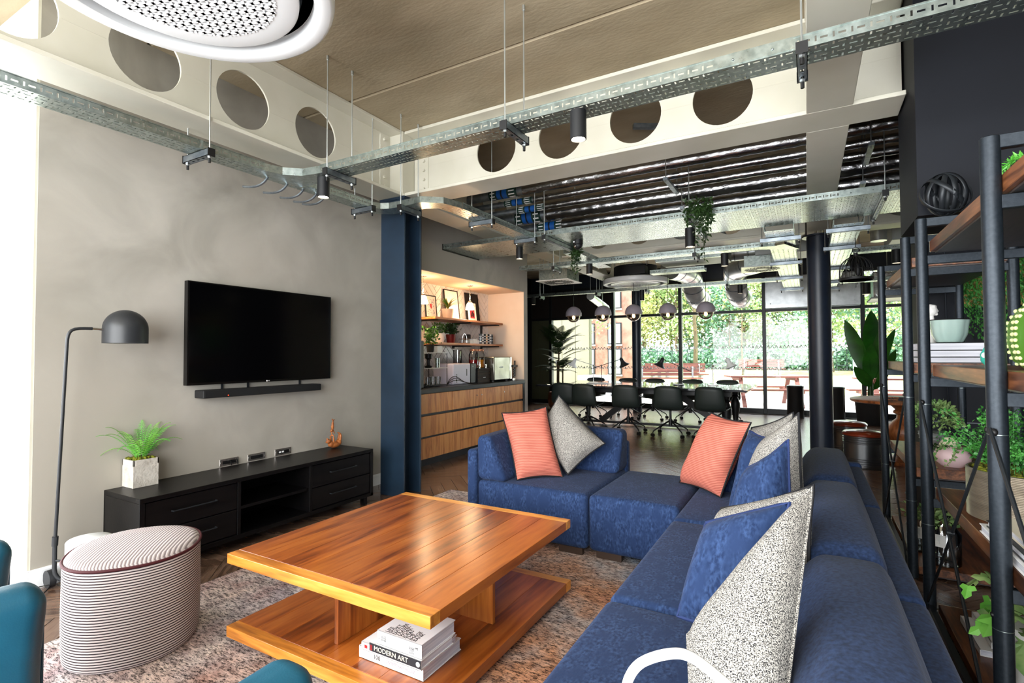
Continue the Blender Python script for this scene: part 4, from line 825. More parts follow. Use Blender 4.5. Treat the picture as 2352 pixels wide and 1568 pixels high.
# ------------------------------------------------------------------ soft shapes
def softbox(b, lo, hi, r=0.05, n=(8, 8, 6), puff=(0, 0, 0), warp=None):
    """rounded box with slightly bulging faces"""
    lo = Vector(lo); hi = Vector(hi); c = (lo+hi)/2; h = (hi-lo)/2; rr = [min(r, h[i]*0.98) for i in range(3)]
    def grid(m, k):
        e = rr[m]/h[m]; inner = [-1+e*2*i/(4) * 0.5 for i in range(5)]; mid = [(-1+e)+(2-2*e)*i/k for i in range(1, k)]; return inner+mid+[-q for q in reversed(inner)]
    G = [grid(i, n[i]) for i in range(3)]
    def mapp(p):
        q = Vector((p[i]*h[i] for i in range(3))); inn = Vector((max(-h[i]+rr[i], min(h[i]-rr[i], q[i])) for i in range(3))); d = q-inn
        dn = Vector((d[i]/rr[i] for i in range(3))); L = dn.length; mx = max(abs(x) for x in dn)
        if L > 1e-9: dn = dn*(mx/L); q = inn+Vector((dn[i]*rr[i] for i in range(3)))
        for i in range(3):
            j, k = (i+1) % 3, (i+2) % 3
            if puff[i]: q[i] += puff[i]*p[i]*(1-p[j]**2)*(1-p[k]**2)
        q = q+c
        return warp(q) if warp else q
    idx = {}; vs = []; fs = []
    def V(p):
        key = tuple(round(x, 6) for x in p)
        if key not in idx: idx[key] = len(vs); vs.append(mapp(p))
        return idx[key]
    for ax in range(3):
        j, k = (ax+1) % 3, (ax+2) % 3
        for s in (-1, 1):
            for a in range(len(G[j])-1):
                for d in range(len(G[k])-1):
                    q = []
                    for (u, v) in ((a, d), (a+1, d), (a+1, d+1), (a, d+1)):
                        p = [0, 0, 0]; p[ax] = s; p[j] = G[j][u]; p[k] = G[k][v]; q.append(V(p))
                    if len(set(q)) == 4: fs.append(tuple(q) if s > 0 else tuple(reversed(q)))
    return b.add(vs, fs)
def cushion(label, mat, P, T, pipe='black_piping', bow=0.07, n=18, group='scatter cushions on the blue sofa', pr=0.006, pw=0.62, seam=None, sag=(0, 0, 0)):
    """P: four corners top-left, top-right, bottom-right, bottom-left as seen from the table side"""
    TL, TR, BR, BL = [Vector(p) for p in P]; g = thing('cushion', label, 'cushion', tuple((BL+BR)/2), group)
    nrm = ((TR-TL)+(BR-BL)).cross((TL-BL)+(TR-BR)).normalized(); rnd = random.Random(hash(label) % 1000 if False else len(label)*7+ord(label[0]))
    ph = [rnd.uniform(0, 6) for _ in range(6)]
    def S(u, v):
        uu = u*(1-bow*(1-v*v)*abs(u)**3); vv = v*(1-bow*(1-u*u)*abs(v)**3); s = (uu+1)/2; t = (vv+1)/2
        return (BL.lerp(BR, s)).lerp(TL.lerp(TR, s), t)
    def Hh(u, v):
        h = max(0, (1-u**4)*(1-v**4))**pw
        wr = 1+0.05*math.sin(5*u+ph[0])*math.sin(4*v+ph[1])+0.03*math.sin(9*u*v+ph[2])
        return T/2*h*wr
    b = MB(); vs = []; fs = []; N = n+1
    for s in (1, -1):
        for i in range(N):
            for j in range(N):
                u = -1+2*i/n; v = -1+2*j/n; vs.append(S(u, v)+nrm*Hh(u, v)*s*(1.15 if s > 0 else 0.85)+Vector(sag)*(1-u*u)*(1-v*v))
    for s in (0, 1):
        o = s*N*N
        for i in range(n):
            for j in range(n):
                q = (o+i*N+j, o+(i+1)*N+j, o+(i+1)*N+j+1, o+i*N+j+1); fs.append(q if not s else tuple(reversed(q)))
    b.add(vs, fs); b.build('cover', mat, g, clean=True)
    edge = [S(-1+2*i/12, -1) for i in range(12)]+[S(1, -1+2*i/12) for i in range(12)]+[S(1-2*i/12, 1) for i in range(12)]+[S(-1, 1-2*i/12) for i in range(12)]
    b = MB(); b.tube(edge, pr, 6, closed=True); b.build('piping', pipe, g)
    return g

# ------------------------------------------------------------------ rug
b = MB(); b.box((-2.93, 0.25, 0.0), (-0.25, 3.97, 0.010)); rg = tag(b.build('rug', 'rug', smooth=False), 'large faded rust and grey rug under the coffee table', 'rug')
b = MB()
for k in range(150): x = -2.92+k*0.0178; b.box((x, 3.968, 0.0015), (x+0.007, 3.985+random.uniform(0, 0.006), 0.006))
for k in range(200): y = 0.26+k*0.0185; b.box((-2.938, y, 0.002), (-2.929, y+0.012, 0.0085))
b.build('fringe', 'rug_edge', rg, smooth=False, stuff=True)
RZ = 0.0105

# ------------------------------------------------------------------ coffee table: planked top and shelf with cross-lipped ends, four upright panels in a pinwheel
ct = thing('coffee_table', 'large square teak coffee table with a lower shelf on the rug', 'coffee table', (-1.67, 1.955, RZ))
X0, X1, Y0, Y1 = -2.238, -1.104, 1.380, 2.553
def deck(z0, z1, tone):
    pw = (X1-X0)/8; lip = 0.055; base = None
    for i in range(8):
        b = MB(); b.box((X0+i*pw+0.0005, Y0+lip, z0), (X0+(i+1)*pw-0.0005, Y1-lip, z1)); b.build('plank', 'teak', ct, smooth=False, bevel=0.001, seg=1)
    for ya, yb in ((Y0, Y0+lip-0.0006), (Y1-lip+0.0006, Y1)): b = MB(); b.box((X0, ya, z0), (X1, yb, z1)); b.build('end_board', 'teak_cross', ct, smooth=False, bevel=0.002, seg=2)
deck(0.357, 0.400, 0); deck(0.038, 0.085, 1)
for lo, hi in (((-1.712, 1.515, 0.085), (-1.690, 1.98, 0.357)), ((-1.69, 1.962, 0.085), (-1.222, 1.984, 0.357)), ((-1.69, 1.984, 0.085), (-1.668, 2.42, 0.357)), ((-2.12, 1.95, 0.085), (-1.712, 1.972, 0.357))):
    b = MB(); b.box(lo, hi); b.build('upright_panel', 'teak_vert', ct, smooth=False, bevel=0.0015, seg=1)
for x in (X0+0.12, X1-0.12):
    for y in (Y0+0.12, Y1-0.12): b = MB(); b.box((x-0.04, y-0.04, RZ), (x+0.04, y+0.04, 0.038)); b.build('foot', 'matte_black', ct, smooth=False)
# ------------------------------------------------------------------ books on the table shelf
def book(label, lo, hi, cover, spine='-Y', group=None, pages='paper', hard=True, cat='book', rz=0.0):
    """closed book lying flat: covers, spine, page block"""
    x0, y0, z0 = lo; x1, y1, z1 = hi; t = 0.003; g = thing('book', label, cat, ((x0+x1)/2, (y0+y1)/2, z0), group)
    if spine == '-Y': sp = ((x0, y0, z0), (x1, y0+t, z1)); pg = ((x0+0.004, y0+t, z0+t), (x1-0.004, y1-0.005, z1-t))
    elif spine == '+X': sp = ((x1-t, y0, z0), (x1, y1, z1)); pg = ((x0+0.005, y0+0.004, z0+t), (x1-t, y1-0.004, z1-t))
    elif spine == '-X': sp = ((x0, y0, z0), (x0+t, y1, z1)); pg = ((x0+t, y0+0.004, z0+t), (x1-0.005, y1-0.004, z1-t))
    else: sp = ((x0, y1-t, z0), (x1, y1, z1)); pg = ((x0+0.004, y0+0.005, z0+t), (x1-0.004, y1-t, z1-t))
    b = MB(); b.box((x0, y0, z0), (x1, y1, z0+t)); b.box((x0, y0, z1-t), (x1, y1, z1)); b.box(*sp); c = b.build('cover', cover, g, smooth=False, bevel=0.0008, seg=1)
    b = MB(); b.box(*pg); b.build('pages', pages, g, smooth=False)
    return g, c
BG = 'art books stacked on the coffee table shelf'
g, c = book('thick white book at the bottom of the stack under the coffee table', (-1.552, 1.497, 0.0855), (-1.230, 1.735, 0.132), 'cover_white', group=BG)
text('100', 0.024, 'black_print', c, (-1.475, 1.4965, 0.108), (1, 0, 0), (0, 0, 1)); text('CONTEMPORARY HOUSES', 0.017, 'dome_lilac', c, (-1.42, 1.4965, 0.107), (1, 0, 0), (0, 0, 1), sx=0.75)
g, c = book('white book with a red square on its spine, second from below in the table stack', (-1.522, 1.480, 0.1325), (-1.226, 1.70, 0.163), 'cover_white', group=BG)
text('The Story of Medicine', 0.018, 'cover_dark', c, (-1.46, 1.4796, 0.147), (1, 0, 0), (0, 0, 1), sx=0.9); b = MB(); b.box((-1.505, 1.4793, 0.142), (-1.49, 1.48, 0.154)); b.build('spine_mark', 'cover_red', g, smooth=False)
g, c = book('book with a dark spine reading modern art in the table stack', (-1.446, 1.447, 0.1635), (-1.198, 1.64, 0.195), 'cover_white', group=BG)
b = MB(); b.box((-1.446, 1.4462, 0.1645), (-1.198, 1.447, 0.194)); sp = b.build('spine_band', 'cover_dark', g, smooth=False)
text('MODERN ART', 0.0245, 'cover_cream', sp, (-1.423, 1.4458, 0.179), (1, 0, 0), (0, 0, 1), ext=0.0006, sx=1.06); text('JJ', 0.022, 'cover_red', sp, (-1.441, 1.4458, 0.179), (1, 0, 0), (0, 0, 1)); b = MB(); b.cyl((-1.212, 1.4455, 0.179), (-1.212, 1.4462, 0.179), 0.009, n=16); b.build('emblem', 'cover_white', g)
g, c = book('white paperback with bold black words on its cover, topmost of the table stack', (-1.412, 1.452, 0.1955), (-1.200, 1.655, 0.247), 'cover_white', group=BG)
for i, wd in enumerate(('LIFE', 'SPORT', 'NATURE', 'TRAVEL', 'WORK', 'IDEAS', 'THE', 'IMAGE', 'BANK')): text(wd, 0.021, 'black_print', c, (-1.372+i*0.0165, 1.458, 0.2472), (0, 1, 0), (-1, 0, 0), sx=1.0)
text('3', 0.022, 'black_print', c, (-1.222, 1.4516, 0.222), (0, 0, 1), (-1, 0, 0)); text('01', 0.009, 'black_print', c, (-1.402, 1.4516, 0.215), (0, 0, 1), (-1, 0, 0))
for k in range(4): text('life sport', 0.006, 'black_print', c, (-1.388+k*0.006, 1.4516, 0.212), (0, 0, 1), (-1, 0, 0), name='small_print'); text('the images', 0.006, 'black_print', c, (-1.255+k*0.006, 1.4516, 0.203), (0, 0, 1), (-1, 0, 0), name='small_print')

# ------------------------------------------------------------------ modular velvet sofa
SFG = 'blue velvet sofa modules'
def foot(g, x, y, wx=0.16, wy=0.035): b = MB(); b.box((x-wx/2, y-wy/2, RZ if x < -0.3 and y < 3.9 else 0.0), (x+wx/2, y+wy/2, 0.052)); b.build('foot', 'sofa_foot', g, smooth=False)
def seat_block(g, lo, hi): b = MB(); softbox(b, lo, hi, 0.035, puff=(0.0, 0.0, 0.012)); b.build('seat', 'velvet', g)
m1 = thing('sofa_module', 'blue velvet corner module with two backs, at the left end of the sofa', 'sofa', (-1.66, 3.5, 0), SFG)
seat_block(m1, (-2.032, 3.055, 0.05), (-1.212, 3.90, 0.395))
b = MB(); softbox(b, (-2.112, 3.045, 0.03), (-2.034, 3.99, 0.605), 0.025); b.build('side_panel', 'velvet', m1)
b = MB(); softbox(b, (-2.03, 3.905, 0.03), (-1.212, 3.985, 0.605), 0.025); b.build('rear_panel', 'velvet', m1)
def slopeX(x_in, x_out, z0, z1, d):
    return lambda q: Vector((q.x-(d*(q.z-z0)/(z1-z0))*((q.x-x_out)/(x_in-x_out)) if True else q.x, q.y, q.z))
b = MB(); softbox(b, (-2.04, 3.06, 0.395), (-1.80, 3.90, 0.700), 0.045, puff=(0.012, 0, 0.01), warp=lambda q: Vector((q.x-0.13*max(0, (q.z-0.395)/0.3)*(q.x+2.04)/0.24, q.y, q.z))); b.build('back_cushion', 'velvet', m1)
b = MB(); softbox(b, (-1.96, 3.66, 0.395), (-1.212, 3.92, 0.700), 0.045, puff=(0, 0.012, 0.01), warp=lambda q: Vector((q.x, q.y+0.13*max(0, (q.z-0.395)/0.3)*(3.92-q.y)/0.26, q.z))); b.build('back_cushion', 'velvet', m1)
foot(m1, -1.33, 3.09); foot(m1, -1.95, 3.09); foot(m1, -1.33, 3.88)
m2 = thing('sofa_module', 'blue velvet backless block in the middle of the sofa corner', 'sofa', (-0.93, 3.47, 0), SFG); seat_block(m2, (-1.206, 3.06, 0.05), (-0.652, 3.88, 0.395)); foot(m2, -1.08, 3.10); foot(m2, -0.78, 3.10); foot(m2, -1.08, 3.85)
def run_module(label, y0, y1, far=False):
    g = thing('sofa_module', label, 'sofa', (-0.2, (y0+y1)/2, 0), SFG)
    seat_block(g, (-0.645, y0, 0.05), (0.16, y1, 0.395))
    w = lambda q: Vector((q.x+0.12*max(0, (q.z-0.395)/0.3)*(0.195-q.x)/0.32, q.y, q.z))
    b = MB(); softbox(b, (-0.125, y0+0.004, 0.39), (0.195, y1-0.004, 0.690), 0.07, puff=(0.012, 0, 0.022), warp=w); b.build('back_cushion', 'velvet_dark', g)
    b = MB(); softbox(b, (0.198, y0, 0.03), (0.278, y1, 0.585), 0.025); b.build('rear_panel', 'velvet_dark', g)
    if far:
        b = MB(); softbox(b, (-0.63, y1-0.30, 0.395), (-0.14, y1-0.02, 0.69), 0.05, warp=lambda q: Vector((q.x, q.y+0.13*max(0, (q.z-0.395)/0.3)*(y1-0.02-q.y)/0.28, q.z))); b.build('back_cushion', 'velvet', g)
        b = MB(); softbox(b, (-0.645, y1+0.002, 0.03), (0.278, y1+0.08, 0.6), 0.025); b.build('rear_panel', 'velvet', g)
    foot(g, -0.55, y0+0.12, 0.035, 0.16); foot(g, -0.55, y1-0.12, 0.035, 0.16); foot(g, 0.12, y0+0.12, 0.035, 0.16)
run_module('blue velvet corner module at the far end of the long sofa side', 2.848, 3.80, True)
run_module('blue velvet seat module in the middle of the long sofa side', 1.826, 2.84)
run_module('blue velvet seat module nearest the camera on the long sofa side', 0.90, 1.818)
cushion('coral ribbed cushion on the left corner module of the sofa', 'coral', [(-1.99, 3.33, 0.838), (-1.69, 3.47, 0.885), (-1.518, 3.382, 0.405), (-1.761, 3.15, 0.405)], 0.15)
cushion('grey flecked cushion tilted behind the left coral cushion', 'fur_grey', [(-1.655, 3.62, 0.962), (-1.275, 3.58, 0.632), (-1.50, 3.43, 0.415), (-1.84, 3.55, 0.665)], 0.17)
cushion('coral ribbed cushion standing at the far end of the long sofa side', 'coral', [(-0.552, 3.58, 0.892), (-0.29, 3.30, 0.875), (-0.470, 3.36, 0.405), (-0.765, 3.62, 0.405)], 0.16)
cushion('grey flecked cushion just behind the right coral cushion', 'fur_grey', [(-0.29, 3.34, 0.84), (-0.072, 3.20, 0.955), (-0.03, 3.03, 0.44), (-0.36, 3.15, 0.43)], 0.14)
cushion('blue velvet cushion farthest back in the row on the long sofa side', 'velvet', [(-0.275, 3.06, 0.862), (-0.14, 2.92, 0.85), (-0.13, 2.76, 0.42), (-0.375, 2.84, 0.41)], 0.14, 'navy_piping')
cushion('tall grey flecked cushion leaning behind the pointed blue cushion', 'fur_grey', [(-0.195, 2.87, 0.842), (-0.04, 2.75, 0.998), (-0.015, 2.58, 0.45), (-0.33, 2.72, 0.43)], 0.16)
cushion('blue velvet cushion with a pointed top corner and a piped seam', 'velvet', [(-0.235, 2.48, 0.775), (-0.074, 2.40, 0.922), (-0.05, 2.28, 0.43), (-0.345, 2.36, 0.42)], 0.16, 'navy_piping')
cushion('grey flecked cushion between the two nearest blue cushions', 'fur_grey', [(-0.285, 2.06, 0.70), (0.010, 1.90, 0.855), (0.0, 1.78, 0.50), (-0.36, 1.95, 0.42)], 0.17)
cushion('blue velvet cushion leaning against the big front grey cushion', 'velvet', [(-0.296, 1.80, 0.719), (-0.052, 1.72, 0.837), (-0.129, 1.60, 0.478), (-0.352, 1.62, 0.482)], 0.14, 'navy_piping', bow=0.0)
cushion('big grey flecked cushion in front, nearest the camera', 'fur_grey', [(0.005, 1.50, 0.937), (-0.046, 1.13, 0.612), (-0.195, 1.03, 0.46), (-0.25, 1.25, 0.624)], 0.13, 'fur_grey', bow=0.0, pr=0.004)

# ------------------------------------------------------------------ sideboard with drawers and open shelves
sbd = thing('sideboard', 'long low black sideboard against the plaster wall', 'sideboard', (-3.475, 2.40, 0))
SX0, SX1, SY0, SY1, SZ0, SZ1 = -3.68, -3.262, 1.503, 3.300, 0.07, 0.468; D1, D2 = 2.094, 2.662
b = MB(); b.box((SX0, SY0, SZ1-0.028), (SX1, SY1, SZ1)); b.build('top', 'ebony', sbd, smooth=False, bevel=0.002, seg=1)
b = MB(); b.box((SX0, SY0, SZ0), (SX1, SY0+0.028, SZ1-0.028)); b.box((SX0, SY1-0.028, SZ0), (SX1, SY1, SZ1-0.028)); b.box((SX0, SY0, SZ0), (SX1, SY1, SZ0+0.028)); b.box((SX0, D1-0.012, SZ0), (SX1-0.004, D1+0.012, SZ1-0.028)); b.box((SX0, D2-0.012, SZ0), (SX1-0.004, D2+0.012, SZ1-0.028)); b.box((SX0, SY0, SZ0), (SX0+0.012, SY1, SZ1)); b.build('carcass', 'ebony', sbd, smooth=False, bevel=0.0015, seg=1)
b = MB(); b.box((SX0+0.01, D1+0.012, 0.255), (SX1-0.02, D2-0.012, 0.275)); b.build('shelf', 'ebony', sbd, smooth=False, bevel=0.001, seg=1)
for ya, yb in ((SY0+0.032, D1-0.014), (D2+0.014, SY1-0.032)):
    for za, zb in ((SZ0+0.034, 0.262), (0.268, SZ1-0.034)):
        b = MB(); b.box((SX1-0.03, ya, za), (SX1-0.008, yb, zb)); d = b.build('drawer', 'ebony', sbd, smooth=False, bevel=0.002, seg=1)
        ym = (ya+yb)/2; hw = min(0.13, (yb-ya)*0.27); zz = za+(zb-za)*0.55; b = MB(); b.tube([(SX1-0.008, ym-hw, zz), (SX1+0.014, ym-hw, zz), (SX1+0.014, ym+hw, zz), (SX1-0.008, ym+hw, zz)], 0.0045, 6); b.build('handle', 'black_metal', d)
for y in (SY0+0.06, SY1-0.06):
    for x in (SX0+0.04, SX1-0.05): b = MB(); b.box((x-0.02, y-0.02, 0), (x+0.02, y+0.02, SZ0)); b.build('foot', 'ebony', sbd, smooth=False)
# ------------------------------------------------------------------ television, soundbar, sockets
tv = thing('television', 'large black flat television on the plaster wall', 'television', (-3.66, 2.545, 1.071))
b = MB(); b.box((-3.665, 1.940, 1.071), (-3.622, 3.150, 1.783)); b.build('housing', 'tv_bezel', tv, smooth=False, bevel=0.004)
b = MB(); b.box((-3.623, 1.952, 1.088), (-3.619, 3.138, 1.772)); b.build('screen', 'screen', tv, smooth=False)
b = MB(); b.box((-3.70, 2.3, 1.25), (-3.665, 2.8, 1.6)); b.build('wall_bracket', 'black_metal', tv, smooth=False)
b = MB(); b.ell((-3.621, 2.535, 1.079), (0.002, 0.006, 0.006), 10, 6); b.build('logo_mark', 'white_print', tv); text('LG', 0.010, 'white_print', tv, (-3.6205, 2.545, 1.079), (0, 1, 0), (0, 0, 1), name='logo_letters')
for y in (2.22, 2.42, 2.88): b = MB(); b.box((-3.69, y-0.006, 1.03), (-3.68, y+0.006, 1.09)); b.build('mount_strip', 'black_metal', tv, smooth=False)
sb = thing('soundbar', 'black soundbar mounted below the television', 'speaker', (-3.64, 2.525, 0.979))
b = MB(); b.box((-3.698, 2.033, 0.979), (-3.584, 3.018, 1.034)); b.build('body', 'soundbar', sb, smooth=False, bevel=0.006)
b = MB(); b.box((-3.585, 2.045, 0.983), (-3.581, 3.006, 1.030)); b.build('front_grille', 'matte_black', sb, smooth=False); b = MB(); b.ell((-3.580, 2.205, 0.992), (0.002, 0.004, 0.004), 8, 6); b.build('power_led', 'red_led', sb)
for i, (y0, y1, z0, z1, lab, n) in enumerate(((2.214, 2.358, 0.472, 0.522, 'chrome wall plate with wires, nearest the fern', 2), (2.431, 2.576, 0.472, 0.522, 'chrome wall plate with a black slot, middle of three above the sideboard', 0), (2.66, 2.808, 0.472, 0.524, 'chrome wall plate with two white sockets, nearest the bear carving', 3))):
    g = thing('wall_plate', lab, 'socket', (-3.70, (y0+y1)/2, z0), 'metal wall plates above the sideboard'); b = MB(); b.box((-3.699, y0, z0), (-3.692, y1, z1)); b.build('plate', 'steel_plate', g, smooth=False, bevel=0.002, seg=1)
    b = MB(); b.box((-3.692, y0+0.022, z0+0.012), (-3.6905, y1-0.022, z1-0.014)); b.build('slot', 'black_cap', g, smooth=False)
    if n == 3:
        for k in range(2): b = MB(); b.box((-3.6905, y0+0.035+k*0.026, z0+0.02), (-3.689, y0+0.053+k*0.026, z1-0.02)); b.build('socket_insert', 'white_print', g, smooth=False)
    if n == 2:
        for k in range(2): b = MB(); b.tube([(-3.69, y0+0.06+k*0.055, z0+0.03), (-3.675, y0+0.065+k*0.055, z0+0.04), (-3.675, y0+0.075+k*0.05, z0+0.02), (-3.68, y0+0.08+k*0.05, z0)], 0.004, 6); b.build('wire', 'black_cap', g)
    for yy in (y0+0.008, y1-0.008): b = MB(); b.ell((-3.692, yy, (z0+z1)/2), (0.002, 0.003, 0.003), 8, 6); b.build('screw', 'chrome', g)

# ------------------------------------------------------------------ fern in a square stone pot
def frond(base, tip, lift, width, mat, parent, n=22, leaf=1.0, lw=0.36):
    """pinnate frond: arched stem with paired leaflets"""
    base, tip = Vector(base), Vector(tip); mid = (base+tip)/2+Vector((0, 0, lift)); pts = bez([base, mid, tip], n); b = MB(); b.tube(pts, 0.0012, 4, caps=False)
    for i in range(2, n):
        t = i/n; d = (pts[i+1 if i < n else i]-pts[i-1]).normalized(); sd = d.cross(Vector((0, 0, 1)))
        if sd.length < 1e-3: sd = Vector((1, 0, 0))
        sd.normalize(); up = sd.cross(d); w = width*math.sin(PI*min(1, t*0.9+0.12))**0.8*(1.05-t*0.6)*leaf
        for s in (-1, 1):
            q = pts[i]+sd*s*w+d*w*0.45-up*w*0.2; h = (pts[i]-pts[i-1]).length*lw; b.add([pts[i]-d*h*0.5, (pts[i]+q)/2-d*h*0.3+up*0.002, q, (pts[i]+q)/2+d*h*0.6+up*0.002, pts[i]+d*h*0.4], [(0, 1, 2, 3, 4)])
    return b.build('frond', mat, parent, smooth=False)
fp = thing('potted_fern', 'green fern in a square stone pot on the sideboard', 'plant', (-3.625, 1.672, 0.468))
b = MB(); px0, px1, py0, py1, pz = -3.692, -3.558, 1.602, 1.744, 0.636
b.box((px0, py0, 0.4685), (px1, py1, 0.60)); 
for lo, hi in (((px0, py0, 0.60), (px1, py0+0.008, pz)), ((px0, py1-0.008, 0.60), (px1, py1, pz)), ((px0, py0, 0.60), (px0+0.008, py1, pz)), ((px1-0.008, py0, 0.60), (px1, py1, pz))): b.box(lo, hi)
b.build('pot', 'stone_pot', fp, smooth=False, bevel=0.001, seg=1)
b = MB(); rr = random.Random(3)
for k in range(90): b.ell((rr.uniform(px0+0.012, px1-0.012), rr.uniform(py0+0.012, py1-0.012), 0.632+rr.uniform(-0.004, 0.01)), (0.011, 0.011, 0.009), 6, 4)
b.build('moss', 'moss', fp, stuff=True)
for k in range(25):
    a = 2*PI*k/25+rr.uniform(-0.2, 0.2); L = rr.uniform(0.10, 0.22); hz = rr.uniform(0.02, 0.20) if k % 3 else rr.uniform(0.16, 0.24); cx, cy = -3.622+0.02*math.cos(a), 1.672+0.02*math.sin(a)
    tx = max(-3.692, cx+L*math.cos(a)*0.8)
    frond((cx, cy, 0.635), (tx, cy+L*math.sin(a), 0.635+hz), 0.11, 0.036, 'leaf_fern' if k % 2 else 'leaf_bright', fp)

# ------------------------------------------------------------------ carved bears
br = thing('bear_carving', 'carved wooden bear on its back balancing a cub, on the sideboard', 'sculpture', (-3.585, 3.17, 0.468)); bcx, bcy, bz = -3.585, 3.165, 0.468
def remeshed(name, mat, parent, ells, vox=0.0045, smooth_it=4):
    b = MB()
    for c, r, rot in ells: b.ell(c, r, 14, 10, rot)
    o = b.build(name, mat, parent); md = o.modifiers.new('remesh', 'REMESH'); md.mode = 'VOXEL'; md.voxel_size = vox; md.use_smooth_shade = True; s = o.modifiers.new('smooth', 'SMOOTH'); s.iterations = smooth_it; s.factor = 0.5; return o
def E3(y, z, ry, rz, x=0.0, rx=0.02, tilt=0.0): return ((bcx+x, bcy+y, bz+z), (rx, ry, rz), Euler((tilt, 0, 0)))
remeshed('mother_bear', 'carved', br, [E3(0.0, 0.030, 0.052, 0.028, rx=0.032), E3(0.040, 0.042, 0.030, 0.028, rx=0.028, tilt=0.7), E3(-0.040, 0.040, 0.030, 0.026, rx=0.026, tilt=-0.6), E3(-0.066, 0.066, 0.021, 0.021, rx=0.020), E3(-0.077, 0.084, 0.010, 0.014, rx=0.010, tilt=0.5), E3(-0.082, 0.060, 0.006, 0.008, x=0.012, rx=0.005), E3(-0.082, 0.060, 0.006, 0.008, x=-0.012, rx=0.005),
    E3(-0.022, 0.075, 0.008, 0.036, x=0.014, rx=0.008, tilt=0.1), E3(-0.030, 0.078, 0.008, 0.038, x=-0.012, rx=0.008, tilt=0.25), E3(-0.026, 0.113, 0.008, 0.008, rx=0.016), E3(0.052, 0.083, 0.012, 0.036, x=0.014, rx=0.011, tilt=-0.1), E3(0.058, 0.085, 0.012, 0.038, x=-0.014, rx=0.011, tilt=-0.2), E3(0.046, 0.120, 0.016, 0.007, x=0.012, rx=0.009, tilt=-0.4), E3(0.054, 0.123, 0.016, 0.007, x=-0.012, rx=0.009, tilt=-0.4)], 0.003, 1)
remeshed('cub', 'carved', br, [E3(-0.024, 0.186, 0.014, 0.026, rx=0.013), E3(-0.032, 0.154, 0.014, 0.013, rx=0.012), E3(-0.045, 0.148, 0.007, 0.006, rx=0.006), E3(-0.034, 0.138, 0.004, 0.005, x=0.008, rx=0.004), E3(-0.014, 0.143, 0.005, 0.022, x=0.006, rx=0.005, tilt=0.35), E3(-0.028, 0.132, 0.005, 0.018, x=-0.006, rx=0.005, tilt=-0.1), E3(-0.022, 0.214, 0.011, 0.016, rx=0.011), E3(-0.026, 0.238, 0.005, 0.018, x=0.006, rx=0.005, tilt=0.3), E3(-0.012, 0.232, 0.005, 0.018, x=-0.006, rx=0.005, tilt=-0.5), E3(-0.034, 0.254, 0.008, 0.004, x=0.006, rx=0.005), E3(-0.002, 0.246, 0.008, 0.004, x=-0.006, rx=0.005)], 0.0028, 1)
# ------------------------------------------------------------------ floor lamp
fl_ = thing('floor_lamp', 'tall black floor lamp with a dome shade against the wall', 'lamp', (-3.57, 1.25, 0))
b = MB(); b.tube([(-3.598, 1.245, 0.26), (-3.598, 1.245, 0.11)]+bez([(-3.598, 1.245, 0.11), (-3.598, 1.245, 0.05), (-3.575, 1.27, 0.03), (-3.54, 1.32, 0.022), (-3.50, 1.40, 0.02)], 8)[1:], 0.011, 10); b.build('foot_tube', 'lamp_black', fl_)
b = MB(); b.tube([(-3.597, 1.245, 0.255), (-3.505, 1.248, 1.33)]+bez([(-3.505, 1.248, 1.33), (-3.500, 1.248, 1.425), (-3.50, 1.262, 1.427), (-3.50, 1.36, 1.427)], 8)[1:], 0.0085, 10); b.build('pole', 'lamp_black', fl_)
b = MB(); b.tube([(-3.6, 1.245, 0.235), (-3.594, 1.245, 0.285)], 0.0145, 12); b.build('collar', 'lamp_black', fl_); b = MB(); b.tube([(-3.50, 1.36, 1.427), (-3.50, 1.412, 1.424)], 0.007, 10); b.build('joint', 'chrome', fl_)
b = MB(); prof = [(0.112, 0.0), (0.112, 0.085)]+[(0.112*math.cos(a), 0.085+0.112*math.sin(a)) for a in [PI/2*i/10 for i in range(1, 10)]]+[(0.001, 0.197)]; b.lathe(prof, (-3.50, 1.525, 1.347), 40); o = b.build('shade', 'lamp_black', fl_)
b = MB(); b.lathe([(0.0, 0.004), (0.105, 0.004)], (-3.50, 1.525, 1.347), 24); b.build('inner_reflector', 'matte_black', fl_)
b = MB(); b.cyl((-3.64, 1.225, 0.05), (-3.64, 1.255, 0.05), 0.047, n=20); b.cyl((-3.47, 1.40, 0.04), (-3.47, 1.43, 0.04), 0.04, n=16); b.build('wheel', 'lamp_black', fl_)
b = MB(); b.tube([(-3.598, 1.245, 0.155), (-3.53, 1.275, 0.152), (-3.45, 1.31, 0.15)], 0.006, 8); b.build('stay', 'lamp_black', fl_)
b = MB(); b.tube(crom([(-3.60, 1.23, 0.02), (-3.52, 1.16, 0.004), (-3.35, 1.08, 0.004), (-3.15, 0.98, 0.004), (-3.0, 0.75, 0.004)], 6), 0.0035, 6); b.tube(crom([(-3.60, 1.235, 0.03), (-3.66, 1.10, 0.03), (-3.70, 1.02, 0.06), (-3.74, 0.98, 0.13), (-3.80, 0.93, 0.12), (-3.84, 0.90, 0.02)], 6), 0.003, 6); tag(b.build('power_cord', 'black_cap'), 'thin black cord curling on the floor beside the floor lamp', 'cord')
g = thing('side_table', 'small white cylinder side table behind the pouf', 'side table', (-3.345, 1.305, 0)); b = MB(); b.lathe([(0.098, 0.0), (0.101, 0.006), (0.101, 0.292), (0.097, 0.299), (0.0, 0.301)], (-3.345, 1.305, 0), 48); b.build('drum', 'white_gloss', g); b = MB(); b.lathe([(0.092, 0.3012), (0.09, 0.3030), (0.0, 0.3035)], (-3.345, 1.305, 0), 40); b.build('inset_top', 'white_trim', g)
